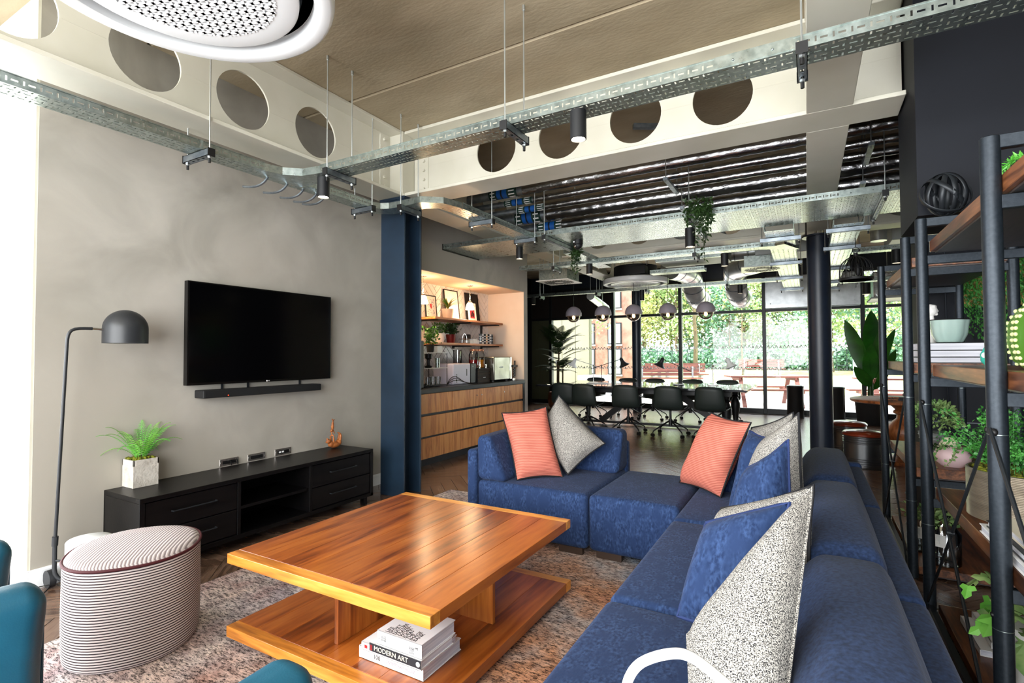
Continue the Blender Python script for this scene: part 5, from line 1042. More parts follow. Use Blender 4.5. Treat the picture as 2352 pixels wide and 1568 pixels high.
# ------------------------------------------------------------------ oval pouf
pf = thing('pouf', 'oval striped fabric pouf with dark red piping on the rug', 'pouf', (-2.625, 1.198, RZ))
def oval(a, k=1.0, dz=0.0): 
    ca, sa = math.cos(a), math.sin(a); e = 2/2.2; u = 0.272*k*abs(ca)**e*(1 if ca > 0 else -1); v = 0.247*k*abs(sa)**e*(1 if sa > 0 else -1); return Vector((-2.625-0.81*u+0.586*v, 1.198+0.586*u+0.81*v, dz))
def ovalrings(prof, n=64): 
    b = MB(); vs = []; fs = []
    for k, z in prof: vs += [oval(2*PI*i/n, k, z) for i in range(n)]
    for r in range(len(prof)-1):
        for i in range(n): l = (i+1) % n; fs.append((r*n+i, r*n+l, (r+1)*n+l, (r+1)*n+i))
    fs.append(tuple(range(n-1, -1, -1))); fs.append(tuple((len(prof)-1)*n+i for i in range(n))); return b.add(vs, fs)
ovalrings([(0.95, RZ), (0.985, 0.025), (1.0, 0.06), (1.008, 0.2), (1.0, 0.40), (0.992, 0.417)]).build('side', 'pouf_side', pf); ovalrings([(0.992, 0.417), (0.96, 0.428), (0.85, 0.437), (0.5, 0.444), (0.1, 0.446)]).build('top', 'pouf_top', pf)
b = MB(); b.tube([oval(2*PI*i/64, 1.0, 0.418) for i in range(64)], 0.0062, 8, closed=True); b.build('piping', 'maroon', pf)
# ------------------------------------------------------------------ teal leather armchairs
def armchair(label, x0, x1, y1, turn=0.0, shift=(0, 0)):
    g = thing('armchair', label, 'armchair', ((x0+x1)/2, y1-0.4, 0), 'teal leather armchairs'); y0 = y1-0.78
    for xa in (x0, x1-0.13):
        def wv(q): k = max(0, (q.z-0.5)/0.16); return Vector((q.x+0.012*math.sin(9*q.y)*k, q.y+0.015*k*(1 if q.y > y1-0.1 else 0), q.z+0.012*math.sin(14*q.y+xa*3)*k))
        b = MB(); softbox(b, (xa, y0, 0.12), (xa+0.13, y1, 0.665), 0.05, puff=(0.018, 0, 0.012), n=(5, 10, 8), warp=wv); b.build('arm', 'teal', g)
        b = MB(); b.tube([(xa+0.065, y1-0.012, 0.14), (xa+0.065, y1+0.004, 0.35), (xa+0.065, y1+0.004, 0.63)], 0.005, 6); b.build('seam', 'teal', g)
    b = MB(); softbox(b, (x0+0.13, y0, 0.12), (x1-0.13, y0+0.16, 0.74), 0.05, puff=(0, 0.02, 0.01)); b.build('backrest', 'teal', g)
    b = MB(); softbox(b, (x0+0.132, y0+0.16, 0.20), (x1-0.132, y1-0.02, 0.42), 0.05, puff=(0, 0, 0.02)); b.build('seat_cushion', 'teal', g)
    for x in (x0+0.06, x1-0.06):
        for y in (y0+0.06, y1-0.08): b = MB(); b.cyl((x, y, 0), (x, y, 0.13), 0.014, n=10); b.build('leg', 'matte_black', g)
    g.rotation_euler.z = turn; g.location.x += shift[0]; g.location.y += shift[1]
armchair('teal leather armchair beside the pouf, cut by the picture corner', -2.32, -1.66, 0.575, -0.16, (-0.10, 0.055))
armchair('teal leather armchair of which only an arm tip shows in front of the coffee table', -0.96, -0.36, 0.70)
g = thing('side_table', 'white tubular side table with a tall hoop handle in front of the sofa', 'side table', (-0.14, 0.66, 0))
b = MB(); hp = [(-0.258, 0.80, 0.02), (-0.258, 0.80, 0.725), (-0.25, 0.80, 0.765), (-0.229, 0.80, 0.797), (-0.187, 0.80, 0.822), (-0.155, 0.80, 0.826), (-0.115, 0.80, 0.806), (-0.085, 0.80, 0.784), (-0.06, 0.80, 0.75), (-0.05, 0.80, 0.70), (-0.05, 0.80, 0.02)]
b.tube([Vector(hp[0])]+crom(hp[1:-1], 6)+[Vector(hp[-1])], 0.0076, 12); b.build('hoop', 'white_tube', g)
b = MB(); b.lathe([(0.17, 0.0), (0.172, 0.012), (0.0, 0.014)], (-0.15, 0.66, 0.5), 36); b.build('tray_top', 'white_tube', g)
for x in (-0.258, -0.05): b = MB(); b.tube([(x, 0.80, 0.02), (x, 0.52, 0.02), (x, 0.52, 0.5)], 0.0072, 10); b.build('leg', 'white_tube', g)
# ------------------------------------------------------------------ tall shelving units: tube posts, walnut boards, braces
PX0, PX1, PR, PTOP = 0.505, 0.965, 0.0255, 1.945
BOARD_Z = [(0.012, 0.062), (0.560, 0.622), (1.152, 1.215), (1.760, 1.822)]
def shelving(label, ys, y0, y1, boards=True):
    g = thing('shelving_unit', label, 'shelf', (0.735, (y0+y1)/2, 0), 'tube and walnut shelving units')
    for y in ys:
        for x in (PX0, PX1):
            b = MB(); b.lathe([(PR, 0.0), (PR, PTOP-0.004), (PR-0.004, PTOP), (0.0, PTOP)], (x, y, 0), 28); p = b.build('post', 'post_metal', g)
            for z in (0.43, 1.02): b = MB(); b.lathe([(PR+0.0004, z), (PR+0.0004, z+0.002)], (x, y, 0), 28); b.build('joint_ring', 'galv', p)
            b = MB(); b.tube([(x-PR-0.003, y-0.004, 0.47), (x-PR+0.002, y-0.004, 0.47)], 0.007, 12); b.build('bolt', 'black_cap', p)
        for z0, z1 in [(PTOP-0.042, PTOP)]+[(zb-0.045, zb-0.002) for zb, _ in BOARD_Z[1:]]: b = MB(); b.box((PX0, y-0.014, z0), (PX1, y+0.014, z1)); b.build('cross_bar', 'post_metal', g, smooth=False, bevel=0.002, seg=1)
    for z0, z1 in BOARD_Z:
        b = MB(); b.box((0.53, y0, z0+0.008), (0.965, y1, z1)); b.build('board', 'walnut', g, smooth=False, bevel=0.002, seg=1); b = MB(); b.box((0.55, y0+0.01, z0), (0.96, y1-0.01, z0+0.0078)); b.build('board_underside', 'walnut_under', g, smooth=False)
        b = MB(); b.box((0.53, y1, z0+0.008), (0.965, y1+0.0015, z1)); b.build('board_end', 'vase_beige', g, smooth=False)
    for ya, yb in zip(ys, ys[1:]):
        b = MB(); b.cyl((PX0-0.012, ya+PR, 1.04), (PX0-0.012, yb-PR, 0.06), 0.006, n=8); b.cyl((PX0-0.024, yb-PR, 1.04), (PX0-0.024, ya+PR, 0.06), 0.006, n=8); b.cyl((PX0-0.03, (ya+yb)/2, 0.55), (PX0-0.006, (ya+yb)/2, 0.55), 0.010, n=10); b.build('brace', 'black_metal', g)
        b = MB(); b.box((PX0-0.012, ya, 0.008), (PX0+0.012, yb, 0.045)); b.build('base_rail', 'black_metal', g, smooth=False)
        for z in (1.03,):
            for yy in (ya+PR+0.005, yb-PR-0.005): b = MB(); b.ell((PX0-0.016, yy, z), (0.010, 0.012, 0.012), 10, 8); b.build('brace_knob', 'black_cap', g)
    return g
shelving('tall shelving unit of dark tube posts and walnut boards, nearest the camera', [1.0, 2.13, 3.26], 0.98, 3.215)
shelving('tall shelving unit of dark tube posts and walnut boards, farther one by the navy wall', [3.735, 4.875], 3.725, 4.80)
# strap ball on the top bar
sbm = thing('strap_ball', 'black openwork ball of metal straps on top of the nearer shelving unit', 'ornament', (0.60, 3.245, 1.946)); R_ = 0.104
rb = random.Random(5)
for k in range(6):
    e = Euler((rb.uniform(0, PI), rb.uniform(0, PI), rb.uniform(0, PI))); b = MB(); vs = []; fs = []; n = 40
    for i in range(n):
        a = 2*PI*i/n
        for w_, r_ in ((-0.011, R_-0.002*(k % 3)), (0.011, R_-0.002*(k % 3))):
            p = Vector((r_*math.cos(a), r_*math.sin(a), w_)); p.rotate(e); vs.append(p+Vector((0.60, 3.245, 1.946+R_)))
    for i in range(n): j = (i+1) % n; fs.append((2*i, 2*j, 2*j+1, 2*i+1))
    b.add(vs, fs); b.build('strap', 'black_metal', sbm, solid=0.002)
# far unit, third board: books, bowl, bust
SBG = 'large books lying on the far shelf'
for i, (z0, z1, lab) in enumerate(((1.2155, 1.249, 'large book at the bottom of the pile below the pale green bowl'), (1.2495, 1.289, 'large book in the middle of the pile below the pale green bowl'), (1.2895, 1.333, 'large book on top of the pile below the pale green bowl'))):
    book(lab, (0.568+0.004*i, 3.90-0.006*i, z0), (0.925-0.004*i, 4.16, z1), 'cover_dark', '+X' if i != 2 else '+Y', SBG)
g = thing('bowl', 'pale green fluted bowl on the pile of books', 'bowl', (0.748, 4.03, 1.3335)); b = MB()
b.lathe([(0.045, 0.0), (0.062, 0.006), (0.082, 0.05), (0.088, 0.10), (0.094, 0.138), (0.088, 0.139), (0.080, 0.10), (0.06, 0.02), (0.0, 0.012)], (0.748, 4.03, 1.3335), 64, lobes=8, lamp=0.05); b.build('body', 'celadon', g)
b = MB(); b.lathe([(0.0955, 0.137), (0.097, 0.141), (0.092, 0.143)], (0.748, 4.03, 1.3335), 64, lobes=8, lamp=0.05); b.build('rim', 'pot_black', g)
st = thing('bust', 'small white classical bust behind the pale green bowl', 'sculpture', (0.690, 4.22, 1.2155)); sx, sy, sz = 0.690, 4.22, 1.2155
b = MB(); b.lathe([(0.04, 0), (0.045, 0.02), (0.03, 0.04), (0.028, 0.20)], (sx, sy, sz), 20); b.build('pedestal', 'statue', st)
remeshed('figure', 'statue', st, [((sx, sy, sz+0.23), (0.045, 0.028, 0.04), None), ((sx+0.004, sy, sz+0.275), (0.018, 0.018, 0.03), None), ((sx+0.006, sy-0.004, sz+0.33), (0.032, 0.026, 0.036), None), ((sx+0.036, sy-0.006, sz+0.326), (0.008, 0.006, 0.007), None), ((sx+0.03, sy-0.006, sz+0.306), (0.010, 0.010, 0.010), None), ((sx-0.006, sy+0.002, sz+0.348), (0.036, 0.03, 0.026), None), ((sx-0.026, sy+0.004, sz+0.325), (0.018, 0.022, 0.024), None), ((sx+0.016, sy-0.004, sz+0.356), (0.018, 0.022, 0.012), None)], 0.0045, 2)
g = thing('vase', 'small sea-green vase on the nearer shelving unit', 'vase', (0.70, 3.02, 1.2155)); b = MB(); b.lathe([(0.02, 0), (0.034, 0.02), (0.036, 0.05), (0.022, 0.08), (0.018, 0.09), (0.014, 0.088), (0.0, 0.06)], (0.70, 3.02, 1.2155), 28); b.build('body', 'aq_vase', g); b = MB(); b.ell((0.672, 2.993, 1.262), (0.010, 0.006, 0.012), 10, 8); b.build('spot', 'pot_white', g)
# cactus ornament with bead rows
g = thing('cactus_ornament', 'green ceramic cactus with rows of pale beads on the shelf', 'ornament', (0.70, 2.25, 1.2155)); cp = [(0.085, 0.0), (0.115, 0.03), (0.128, 0.09), (0.125, 0.15), (0.10, 0.20), (0.06, 0.225), (0.0, 0.23)]
b = MB(); b.lathe(cp, (0.70, 2.25, 1.2155), 60, lobes=12, lamp=0.06); b.build('body', 'cactus', g); b = MB()
for k in range(12):
    a = 2*PI*(k+0.5)/12
    for t in range(11):
        z = 0.02+t*0.019; i = next(q for q in range(6) if cp[q][1] <= z <= cp[q+1][1]); f = (z-cp[i][1])/(cp[i+1][1]-cp[i][1]); r = (cp[i][0]*(1-f)+cp[i+1][0]*f)*1.06
        for d in (-0.055, 0.055): b.ell((0.70+r*math.cos(a+d), 2.25+r*math.sin(a+d), 1.2155+z), (0.0065, 0.0065, 0.0065), 8, 6)
b.build('beads', 'cactus_dot', g, stuff=True)
g = thing('potted_aloe', 'spiky green aloe at the picture edge beside the cactus ornament', 'plant', (0.80, 2.05, 1.2155)); b = MB(); b.lathe([(0.05, 0), (0.07, 0.09), (0.064, 0.09), (0.0, 0.08)], (0.80, 2.05, 1.2155), 24); b.build('pot', 'pot_white', g)
for k, (dx, dy, h) in enumerate(((-0.05, 0.06, 0.36), (0.03, 0.05, 0.30), (-0.07, -0.02, 0.26), (0.05, -0.05, 0.28), (-0.03, 0.12, 0.22), (0.0, -0.08, 0.3))):
    b = blade([(0.80+dx*t*1.2, 2.05+dy*t*1.6, 1.30+h*t) for t in (0, 0.25, 0.5, 0.75, 1)], [0.012, 0.014, 0.011, 0.007, 0.001], 0.5, side=(dy, -dx, 0)); b.build('leaf', 'leaf_bright', g)
g = thing('potted_succulent', 'bright green trailing succulent on the top board at the picture edge', 'plant', (0.72, 2.45, 1.8225)); b = MB(); b.lathe([(0.05, 0), (0.07, 0.09), (0.06, 0.09), (0.0, 0.08)], (0.74, 2.42, 1.8225), 24); b.build('pot', 'pot_white', g)
for k, tip in enumerate(((0.655, 2.62, 1.965), (0.60, 2.55, 1.90), (0.70, 2.30, 2.0), (0.80, 2.5, 2.02), (0.66, 2.35, 1.98))):
    ps = bez([(0.74, 2.42, 1.91), ((0.74+tip[0])/2, (2.42+tip[1])/2, 2.03), tip], 16); b = MB(); b.tube(ps, 0.003, 5); L = []
    for i in range(5, 17):
        for q in range(7): t = (ps[i]-ps[i-1]).normalized(); L.append((ps[i], t*0.8+rdir()*0.9))
    leafcloud(L, 0.024, b, wide=0.35); b.build('sprig', 'leaf_bright', g, smooth=False)
# near unit, second board: ribbed planter with maidenhair, white books
g = thing('planter', 'ribbed brass planter with feathery green foliage on the nearer shelf', 'plant', (0.745, 2.755, 0.6225)); prof = []
for k in range(31): z = 0.185*k/30; prof += [(0.188+0.0022*math.sin(k*PI), z), (0.191, z+0.002)]
b = MB(); b.lathe([(0.18, 0)]+prof+[(0.188, 0.19), (0.182, 0.19), (0.18, 0.16), (0.0, 0.16)], (0.745, 2.755, 0.6225), 56); b.build('pot', 'brass', g)
b = MB(); rr = random.Random(8)
for k in range(260): a = rr.uniform(0, 2*PI); r = 0.175*math.sqrt(rr.random()); b.ell((0.745+r*math.cos(a), 2.755+r*math.sin(a), 0.6225+0.172+rr.uniform(0, 0.014)), (0.013, 0.013, 0.01), 6, 4)
b.build('moss', 'moss', g, stuff=True)
sm = MB(); L = []
for k in range(110):
    a = rr.uniform(0, 2*PI); h = rr.uniform(0.05, 0.27); ro = rr.uniform(0.06, 0.27); p0 = Vector((0.745+0.10*math.cos(a), 2.755+0.10*math.sin(a), 0.79)); p2 = Vector((min(0.93, 0.745+ro*math.cos(a)), 2.755+ro*math.sin(a), 0.79+h)); ps = bez([p0, (p0+p2)/2+Vector((0, 0, 0.08)), p2], 10); sm.tube(ps, 0.001, 3, caps=False)
    for q in ps[3:]:
        for _ in range(7): L.append((q+rdir()*0.02, rdir()))
leafcloud(L, 0.013, sm, wide=0.8); sm.build('foliage', 'leaf_bush', g, smooth=False, stuff=True)
WG = 'white books at the shelf edge'
for i, (z0, z1, x0, lab, cov) in enumerate(((0.6225, 0.652, 0.535, 'white book at the bottom of the stack by the near shelf post', 'cover_white'), (0.6525, 0.676, 0.545, 'dark covered book in the middle of the stack by the near shelf post', 'cover_dark'), (0.6765, 0.70, 0.56, 'pale book on top of the stack by the near shelf post', 'cover_cream'))):
    book(lab, (x0, 2.03+0.03*i, z0), (x0+0.22, 2.50-0.04*i, z1), cov, '+X', WG)
# far unit, second board: bucket plant, beige vase, pink pot with a sprig
g = thing('bucket_plant', 'bushy small-leaved plant in a metal bucket on the far shelf', 'plant', (0.72, 4.36, 0.6225)); c = (0.72, 4.36, 0.6225)
b = MB(); b.lathe([(0.062, 0), (0.066, 0.005), (0.086, 0.125), (0.089, 0.13), (0.082, 0.13), (0.0, 0.11)], c, 32); b.build('bucket', 'bucket', g)
for z in (0.04, 0.085, 0.11): b = MB(); b.lathe([(0.064+z*0.19, z), (0.067+z*0.19, z+0.003), (0.064+z*0.19, z+0.006)], c, 32); b.build('hoop', 'bucket', g)
L = []
for k in range(520): d = rdir(-0.25, 1); r = rr.uniform(0.5, 1)**0.5; L.append((Vector(c)+Vector((0, 0, 0.20))+Vector((d.x*0.13, d.y*0.13, d.z*0.135))*r, d+rdir()*0.6))
leafcloud(L, 0.030, wide=0.7).build('foliage', 'leaf_pale', g, smooth=False, stuff=True)
g = thing('vase', 'plain beige vase between the bucket plant and the pink pot', 'vase', (0.745, 4.08, 0.6225)); b = MB(); b.lathe([(0.05, 0), (0.068, 0.03), (0.066, 0.07), (0.035, 0.12), (0.02, 0.135), (0.016, 0.134), (0.0, 0.08)], (0.745, 4.08, 0.6225), 32); b.build('body', 'vase_beige', g)
g = thing('pink_pot', 'round pale pink pot with a trailing leafy sprig on the far shelf', 'plant', (0.715, 3.86, 0.6225)); b = MB(); b.lathe([(0.05, 0), (0.082, 0.03), (0.088, 0.06), (0.07, 0.095), (0.045, 0.112), (0.04, 0.11), (0.0, 0.09)], (0.715, 3.86, 0.6225), 40); b.build('pot', 'pot_pink', g)
for k, pts in enumerate(([(0.70, 3.84, 0.735), (0.66, 3.76, 0.78), (0.60, 3.72, 0.72), (0.60, 3.70, 0.62)], [(0.70, 3.84, 0.735), (0.64, 3.80, 0.76), (0.60, 3.80, 0.72)], [(0.72, 3.84, 0.735), (0.74, 3.76, 0.78), (0.70, 3.70, 0.70), (0.66, 3.69, 0.655)])):
    ps = bez(pts, 14); b = MB(); b.tube(ps, 0.0016, 4); L = []
    for q in ps[3:]:
        for _ in range(3): L.append((q+rdir()*0.006, rdir()))
    leafcloud(L, 0.020, b, wide=0.75); b.build('sprig', 'leaf_pale' if k != 1 else 'leaf_dark', g, smooth=False)
# lowest boards: glass jars with plants, ivy, magazine files
for i, (x, y, h, lab) in enumerate(((0.66, 3.84, 0.24, 'clear glass jar with leaves at its rim on the lowest far board'), (0.60, 4.05, 0.20, 'shorter clear glass jar farther back on the lowest far board'))):
    g = thing('glass_jar', lab, 'jar', (x, y, 0.0625), 'glass jars on the lowest board'); b = MB(); b.lathe([(0.07, 0), (0.082, 0.008), (0.084, h*0.75), (0.06, h*0.9), (0.055, h), (0.052, h), (0.057, h*0.9), (0.079, h*0.74), (0.077, 0.014), (0.0, 0.012)], (x, y, 0.0625), 36); b.build('glass', 'clear_glass', g)
    b = MB(); b.obox((x-0.03, y-0.076, 0.0625+h*0.62), (0.028, -0.012, 0), (0.0006, 0.0014, 0), (0, 0, 0.034)); b.build('label_tag', 'pot_white', g, smooth=False); L = [(Vector((x, y, 0.0625+h+0.01))+Vector((rr.uniform(-0.08, 0.08), rr.uniform(-0.08, 0.08), rr.uniform(-0.03, 0.06))), rdir()) for _ in range(150)]; leafcloud(L, 0.032, wide=0.5).build('foliage', 'leaf_pale', g, smooth=False, stuff=True)
def ivy_leaf(b, p, d, n, s):
    d = d.normalized(); sd = d.cross(n).normalized(); nn = sd.cross(d); pts = [(0, 0), (0.34, -0.10), (0.50, 0.16), (0.24, 0.34), (0.30, 0.62), (0.0, 1.0), (-0.30, 0.62), (-0.24, 0.34), (-0.50, 0.16), (-0.34, -0.10)]
    vs = [p+d*0.32*s+nn*0.03*s]+[p+sd*u*s+d*v*s-nn*abs(u)*0.18*s for u, v in pts]; b.add(vs, [(0, 1+i, 1+(i+1) % 10) for i in range(10)])
g = thing('potted_ivy', 'trailing ivy in a white pot on the lowest board by the near shelf post', 'plant', (0.66, 2.36, 0.0625)); b = MB(); b.lathe([(0.065, 0), (0.09, 0.30), (0.084, 0.30), (0.0, 0.28)], (0.66, 2.36, 0.0625), 32); b.build('pot', 'pot_white', g)
ri = random.Random(12)
for k in range(12):
    a = 2*PI*k/12+ri.uniform(-0.3, 0.3); r = ri.uniform(0.10, 0.20); hz = ri.uniform(-0.02, 0.20); ps = bez([(0.66, 2.36, 0.36), (0.66+r*0.6*math.cos(a), 2.36+r*0.6*math.sin(a), 0.40+hz), (0.66+r*math.cos(a), 2.36+r*math.sin(a), 0.34+hz*0.8-0.02)], 6); b = MB(); b.tube(ps, 0.002, 4); tr = b.build('tendril', 'stem', g)
    for i in range(2, 7):
        d = (ps[i]-ps[i-1]).normalized()+Vector((ri.uniform(-0.7, 0.7), ri.uniform(-0.7, 0.7), ri.uniform(-0.5, 0.3))); b = MB(); ivy_leaf(b, ps[i], d, Vector((ri.uniform(-0.5, 0.2), ri.uniform(-0.8, -0.1), 1)), ri.uniform(0.05, 0.08)); b.build('leaf', 'leaf_bright' if ri.random() < 0.55 else 'leaf_pale', tr, smooth=False)
g = thing('potted_ivy', 'large dark leaved plant in a white pot at the bottom corner of the shelving', 'plant', (0.68, 1.88, 0.0625)); b = MB(); b.lathe([(0.06, 0), (0.085, 0.18), (0.08, 0.18), (0.0, 0.17)], (0.68, 1.88, 0.0625), 32); b.build('pot', 'pot_white', g)
for k in range(12): a = 2*PI*k/12; b = blade([(0.68+t*0.15*math.cos(a), 1.88+t*0.15*math.sin(a), 0.25+0.20*t-0.13*t*t*ri.uniform(0.2, 1.1)) for t in (0, 0.3, 0.55, 0.8, 1.0)], [0.004, 0.028, 0.034, 0.02, 0.001], 0.3); b.build('leaf', 'leaf_mid' if k % 3 else 'leaf_dark', g)
for i, (x0, lab) in enumerate(((0.58, 'white magazine file beneath the lowest board edge, nearer one'), (0.62, 'pale magazine file beneath the lowest board edge, farther one'))): 
    book(lab, (x0, 2.75+0.02*i, 0.0625+0.028*i), (x0+0.24, 3.06, 0.0625+0.028*i+0.026), 'cover_white', '-X', 'magazines on the lowest board')
# woven wall basket with trailing plants, wall sconce
g = thing('wall_basket', 'golden woven wall basket with trailing green plants on the navy wall', 'planter', (1.32, 5.02, 1.3)); b = MB(); b.box((1.00, 5.045, 1.62), (1.66, 5.098, 2.02)); b.build('basket', 'wicker_gold', g, smooth=False, bevel=0.01)
L = []
for k in range(120):
    x = ri.uniform(0.98, 1.68); ln = ri.uniform(0.25, 0.75) if x > 1.03 else ri.uniform(0.1, 0.4)
    for i in range(26): t = i/26; L.append((Vector((x+ri.uniform(-0.03, 0.03), 5.03-ri.uniform(0, 0.05), 1.98-ln*t)), Vector((ri.uniform(-0.6, 0.6), ri.uniform(-0.6, 0), -0.8))))
leafcloud(L, 0.026, wide=0.55).build('trailing_leaves', 'leaf_bush', g, smooth=False, stuff=True)
g = thing('wall_lamp', 'small wall lamp with a cream tapered shade on the navy wall', 'lamp', (0.85, 5.02, 2.16)); b = MB(); b.lathe([(0.058, 0), (0.036, 0.10)], (0.85, 5.02, 2.16), 28); b.build('shade', 'vase_beige', g, solid=0.002); b = MB(); b.tube([(0.85, 5.10, 2.29), (0.85, 5.02, 2.29), (0.85, 5.02, 2.25)], 0.006, 8); b.build('bracket', 'black_metal', g)
# bird cage pendant
g = thing('bird_cage', 'black wire bird cage hanging from the tray beyond the shelving', 'bird cage', (0.46, 6.55, 2.05)); c = Vector((0.46, 6.55, 2.06)); r = 0.15
b = MB(); b.lathe([(r+0.008, -0.012), (r+0.008, 0.012), (0.0, 0.012)], c, 36); b.build('base', 'matte_black', g); b = MB(); b.lathe([(0.0, -0.014), (r, -0.014)], c, 30); b.build('base_underside', 'white_gloss', g)
for k in range(20):
    a = 2*PI*k/20; e = Vector((math.cos(a), math.sin(a), 0)); b = MB(); b.tube([c+e*r, c+e*r+Vector((0, 0, 0.10))]+bez([c+e*r+Vector((0, 0, 0.10)), c+e*r+Vector((0, 0, 0.20)), c+e*0.05+Vector((0, 0, 0.24)), c+e*0.012+Vector((0, 0, 0.25))], 7)[1:], 0.0028, 5); b.build('wire', 'matte_black', g)
for z in (0.10,): b = MB(); b.tube([c+Vector((r*math.cos(2*PI*k/30), r*math.sin(2*PI*k/30), z)) for k in range(30)], 0.003, 5, closed=True); b.build('ring', 'matte_black', g)
b = MB(); b.cyl(c+Vector((0, 0, 0.245)), c+Vector((0, 0, 0.28)), 0.02, n=12); b.tube([c+Vector((0.03*math.cos(2*PI*k/16), 0, 0.31+0.03*math.sin(2*PI*k/16))) for k in range(16)], 0.003, 5, closed=True); b.tube([c+Vector((0, 0, 0.34)), c+Vector((0, 0, 0.44))], 0.004, 6); b.build('hook', 'matte_black', g); b = MB(); b.ell(c+Vector((0.02, 0, 0.10)), (0.03, 0.03, 0.07), 12, 8); b.build('lamp_holder', 'matte_black', g)
# trailing plants on the wide tray
def trailing(label, x, y, z, wid, drops, seed):
    g = thing('trailing_plant', label, 'plant', (x, y, z), 'trailing plants on the trays'); r = random.Random(seed); b = MB(); L = []
    for k in range(170): L.append((Vector((x+r.uniform(-wid, wid), y+r.uniform(-0.07, 0.07), z+r.uniform(-0.02, 0.10))), rdir()))
    leafcloud(L, 0.045, b, wide=0.5); b.build('crown_leaves', 'leaf_dark', g, smooth=False, stuff=True)
    for k, (dx, ln) in enumerate(drops):
        ps = bez([(x+dx*0.5, y, z+0.04), (x+dx, y-0.06, z+0.03), (x+dx+r.uniform(-0.02, 0.02), y-0.05, z-ln*0.5), (x+dx*1.05, y-0.04, z-ln)], 14); b = MB(); b.tube(ps, 0.0018, 4); L = []
        for i, q in enumerate(ps[2:]):
            for _ in range(5 if i < 9 else 3): L.append((q+rdir()*0.012, rdir()+Vector((0, 0, -0.7))))
        leafcloud(L, 0.042, b, wide=0.5); b.build('tendril', 'leaf_dark', g, smooth=False)
trailing('big trailing plant hanging over the front edge of the wide tray', -0.84, 4.90, 2.58, 0.12, ((-0.02, 0.30), (0.05, 0.45), (0.09, 0.22), (0.02, 0.20), (-0.09, 0.10), (0.06, 0.30), (0.11, 0.12)), 2)
trailing('smaller trailing plant hanging below the wide tray near the camera dome', -2.38, 5.72, 2.49, 0.03, ((0.0, 0.30), (0.03, 0.22), (-0.03, 0.18), (0.05, 0.1)), 3)
# ------------------------------------------------------------------ tea point: cabinets, worktop, shelves
NZ = 0.885; CX0, CX1 = -4.445, -3.788
for i, (y0, y1, lab) in enumerate(((4.45, 5.166, 'oak fronted cabinet at the column end of the tea point'), (5.17, 5.752, 'second oak fronted cabinet from the column in the tea point'), (5.756, 6.342, 'third oak fronted cabinet from the column in the tea point'), (6.346, 6.965, 'oak fronted cabinet at the far end of the tea point'))):
    g = thing('base_cabinet', lab, 'cabinet', (-4.12, (y0+y1)/2, 0), 'tea point cabinets'); b = MB(); b.box((CX0, y0, 0.09), (CX1-0.02, y1, NZ-0.052)); b.build('body', 'counter', g, smooth=False); b = MB(); b.box((CX0, y0, 0), (CX1-0.06, y1, 0.09)); b.build('plinth', 'matte_black', g, smooth=False)
    for k, (z0, z1) in enumerate(((0.092, 0.322), (0.345, 0.574), (0.604, 0.828))):
        b = MB(); b.box((CX1-0.02, y0+0.0025, z0), (CX1, y1-0.0025, z1)); d = b.build('drawer', 'oak', g, smooth=False, bevel=0.0015, seg=1)
        if k == 2 and i > 0: yy = y1-0.06 if i == 1 else y0+0.05; b = MB(); b.cyl((CX1, yy, 0.745), (CX1+0.012, yy, 0.745), 0.010, n=14); b.build('knob', 'chrome', d)
g = thing('worktop', 'black worktop over the oak cabinets', 'worktop', (-4.12, 5.75, NZ-0.05)); b = MB(); b.box((CX0, 4.41, NZ-0.052), (CX1+0.012, 7.025, NZ)); b.build('slab', 'counter', g, smooth=False, bevel=0.003, seg=1)
b = MB(); b.box((CX1-0.02, 6.97, 0.0), (CX1+0.005, 7.025, NZ-0.0525)); tag(b.build('end_panel', 'counter', smooth=False), 'narrow black end panel closing the oak cabinets at the far pier', 'panel')
for z, lab in ((1.765, 'upper oak wall shelf with pictures in the tea point'), (1.435, 'lower oak wall shelf with pots and tins in the tea point')):
    g = thing('wall_shelf', lab, 'shelf', (-4.28, 6.05, z-0.03)); b = MB(); b.box((-4.4515, 5.22, z-0.028), (-4.10, 6.90, z)); b.build('board', 'oak_shelf', g, smooth=False, bevel=0.002, seg=1)
    for y in (5.33, 6.08, 6.82): b = MB(); b.box((-4.45, y-0.02, z-0.045), (-4.13, y+0.02, z-0.0285)); b.build('bracket', 'matte_black', g, smooth=False); b = MB(); b.box((-4.4515, y-0.02, z-0.33 if z > 1.5 else z-0.07), (-4.436, y+0.02, z-0.0285)); b.build('wall_strip', 'matte_black', g, smooth=False)
def picture(label, y, x, w, h, z, frame, paper, tilt=0.10, fw=0.014, art=None, group='framed pictures on the upper shelf'):
    """framed picture leaning on the wall, facing the room"""
    g = thing('picture', label, 'picture', (0, 0, 0), group); OFF[g] = Vector(); b = MB()
    for lo, hi in (((-0.008, -w/2, 0), (0.008, w/2, fw)), ((-0.008, -w/2, h-fw), (0.008, w/2, h)), ((-0.008, -w/2, 0), (0.008, -w/2+fw, h)), ((-0.008, w/2-fw, 0), (0.008, w/2, h))): b.box(lo, hi)
    b.build('frame', frame, g, smooth=False); b = MB(); b.box((-0.006, -w/2+fw, fw), (0.003, w/2-fw, h-fw)); p = b.build('print', paper, g, smooth=False)
    if art: art(g, p, w, h)
    g.location = (x, y, z+0.001); g.rotation_euler = (0, -tilt, 0); return g
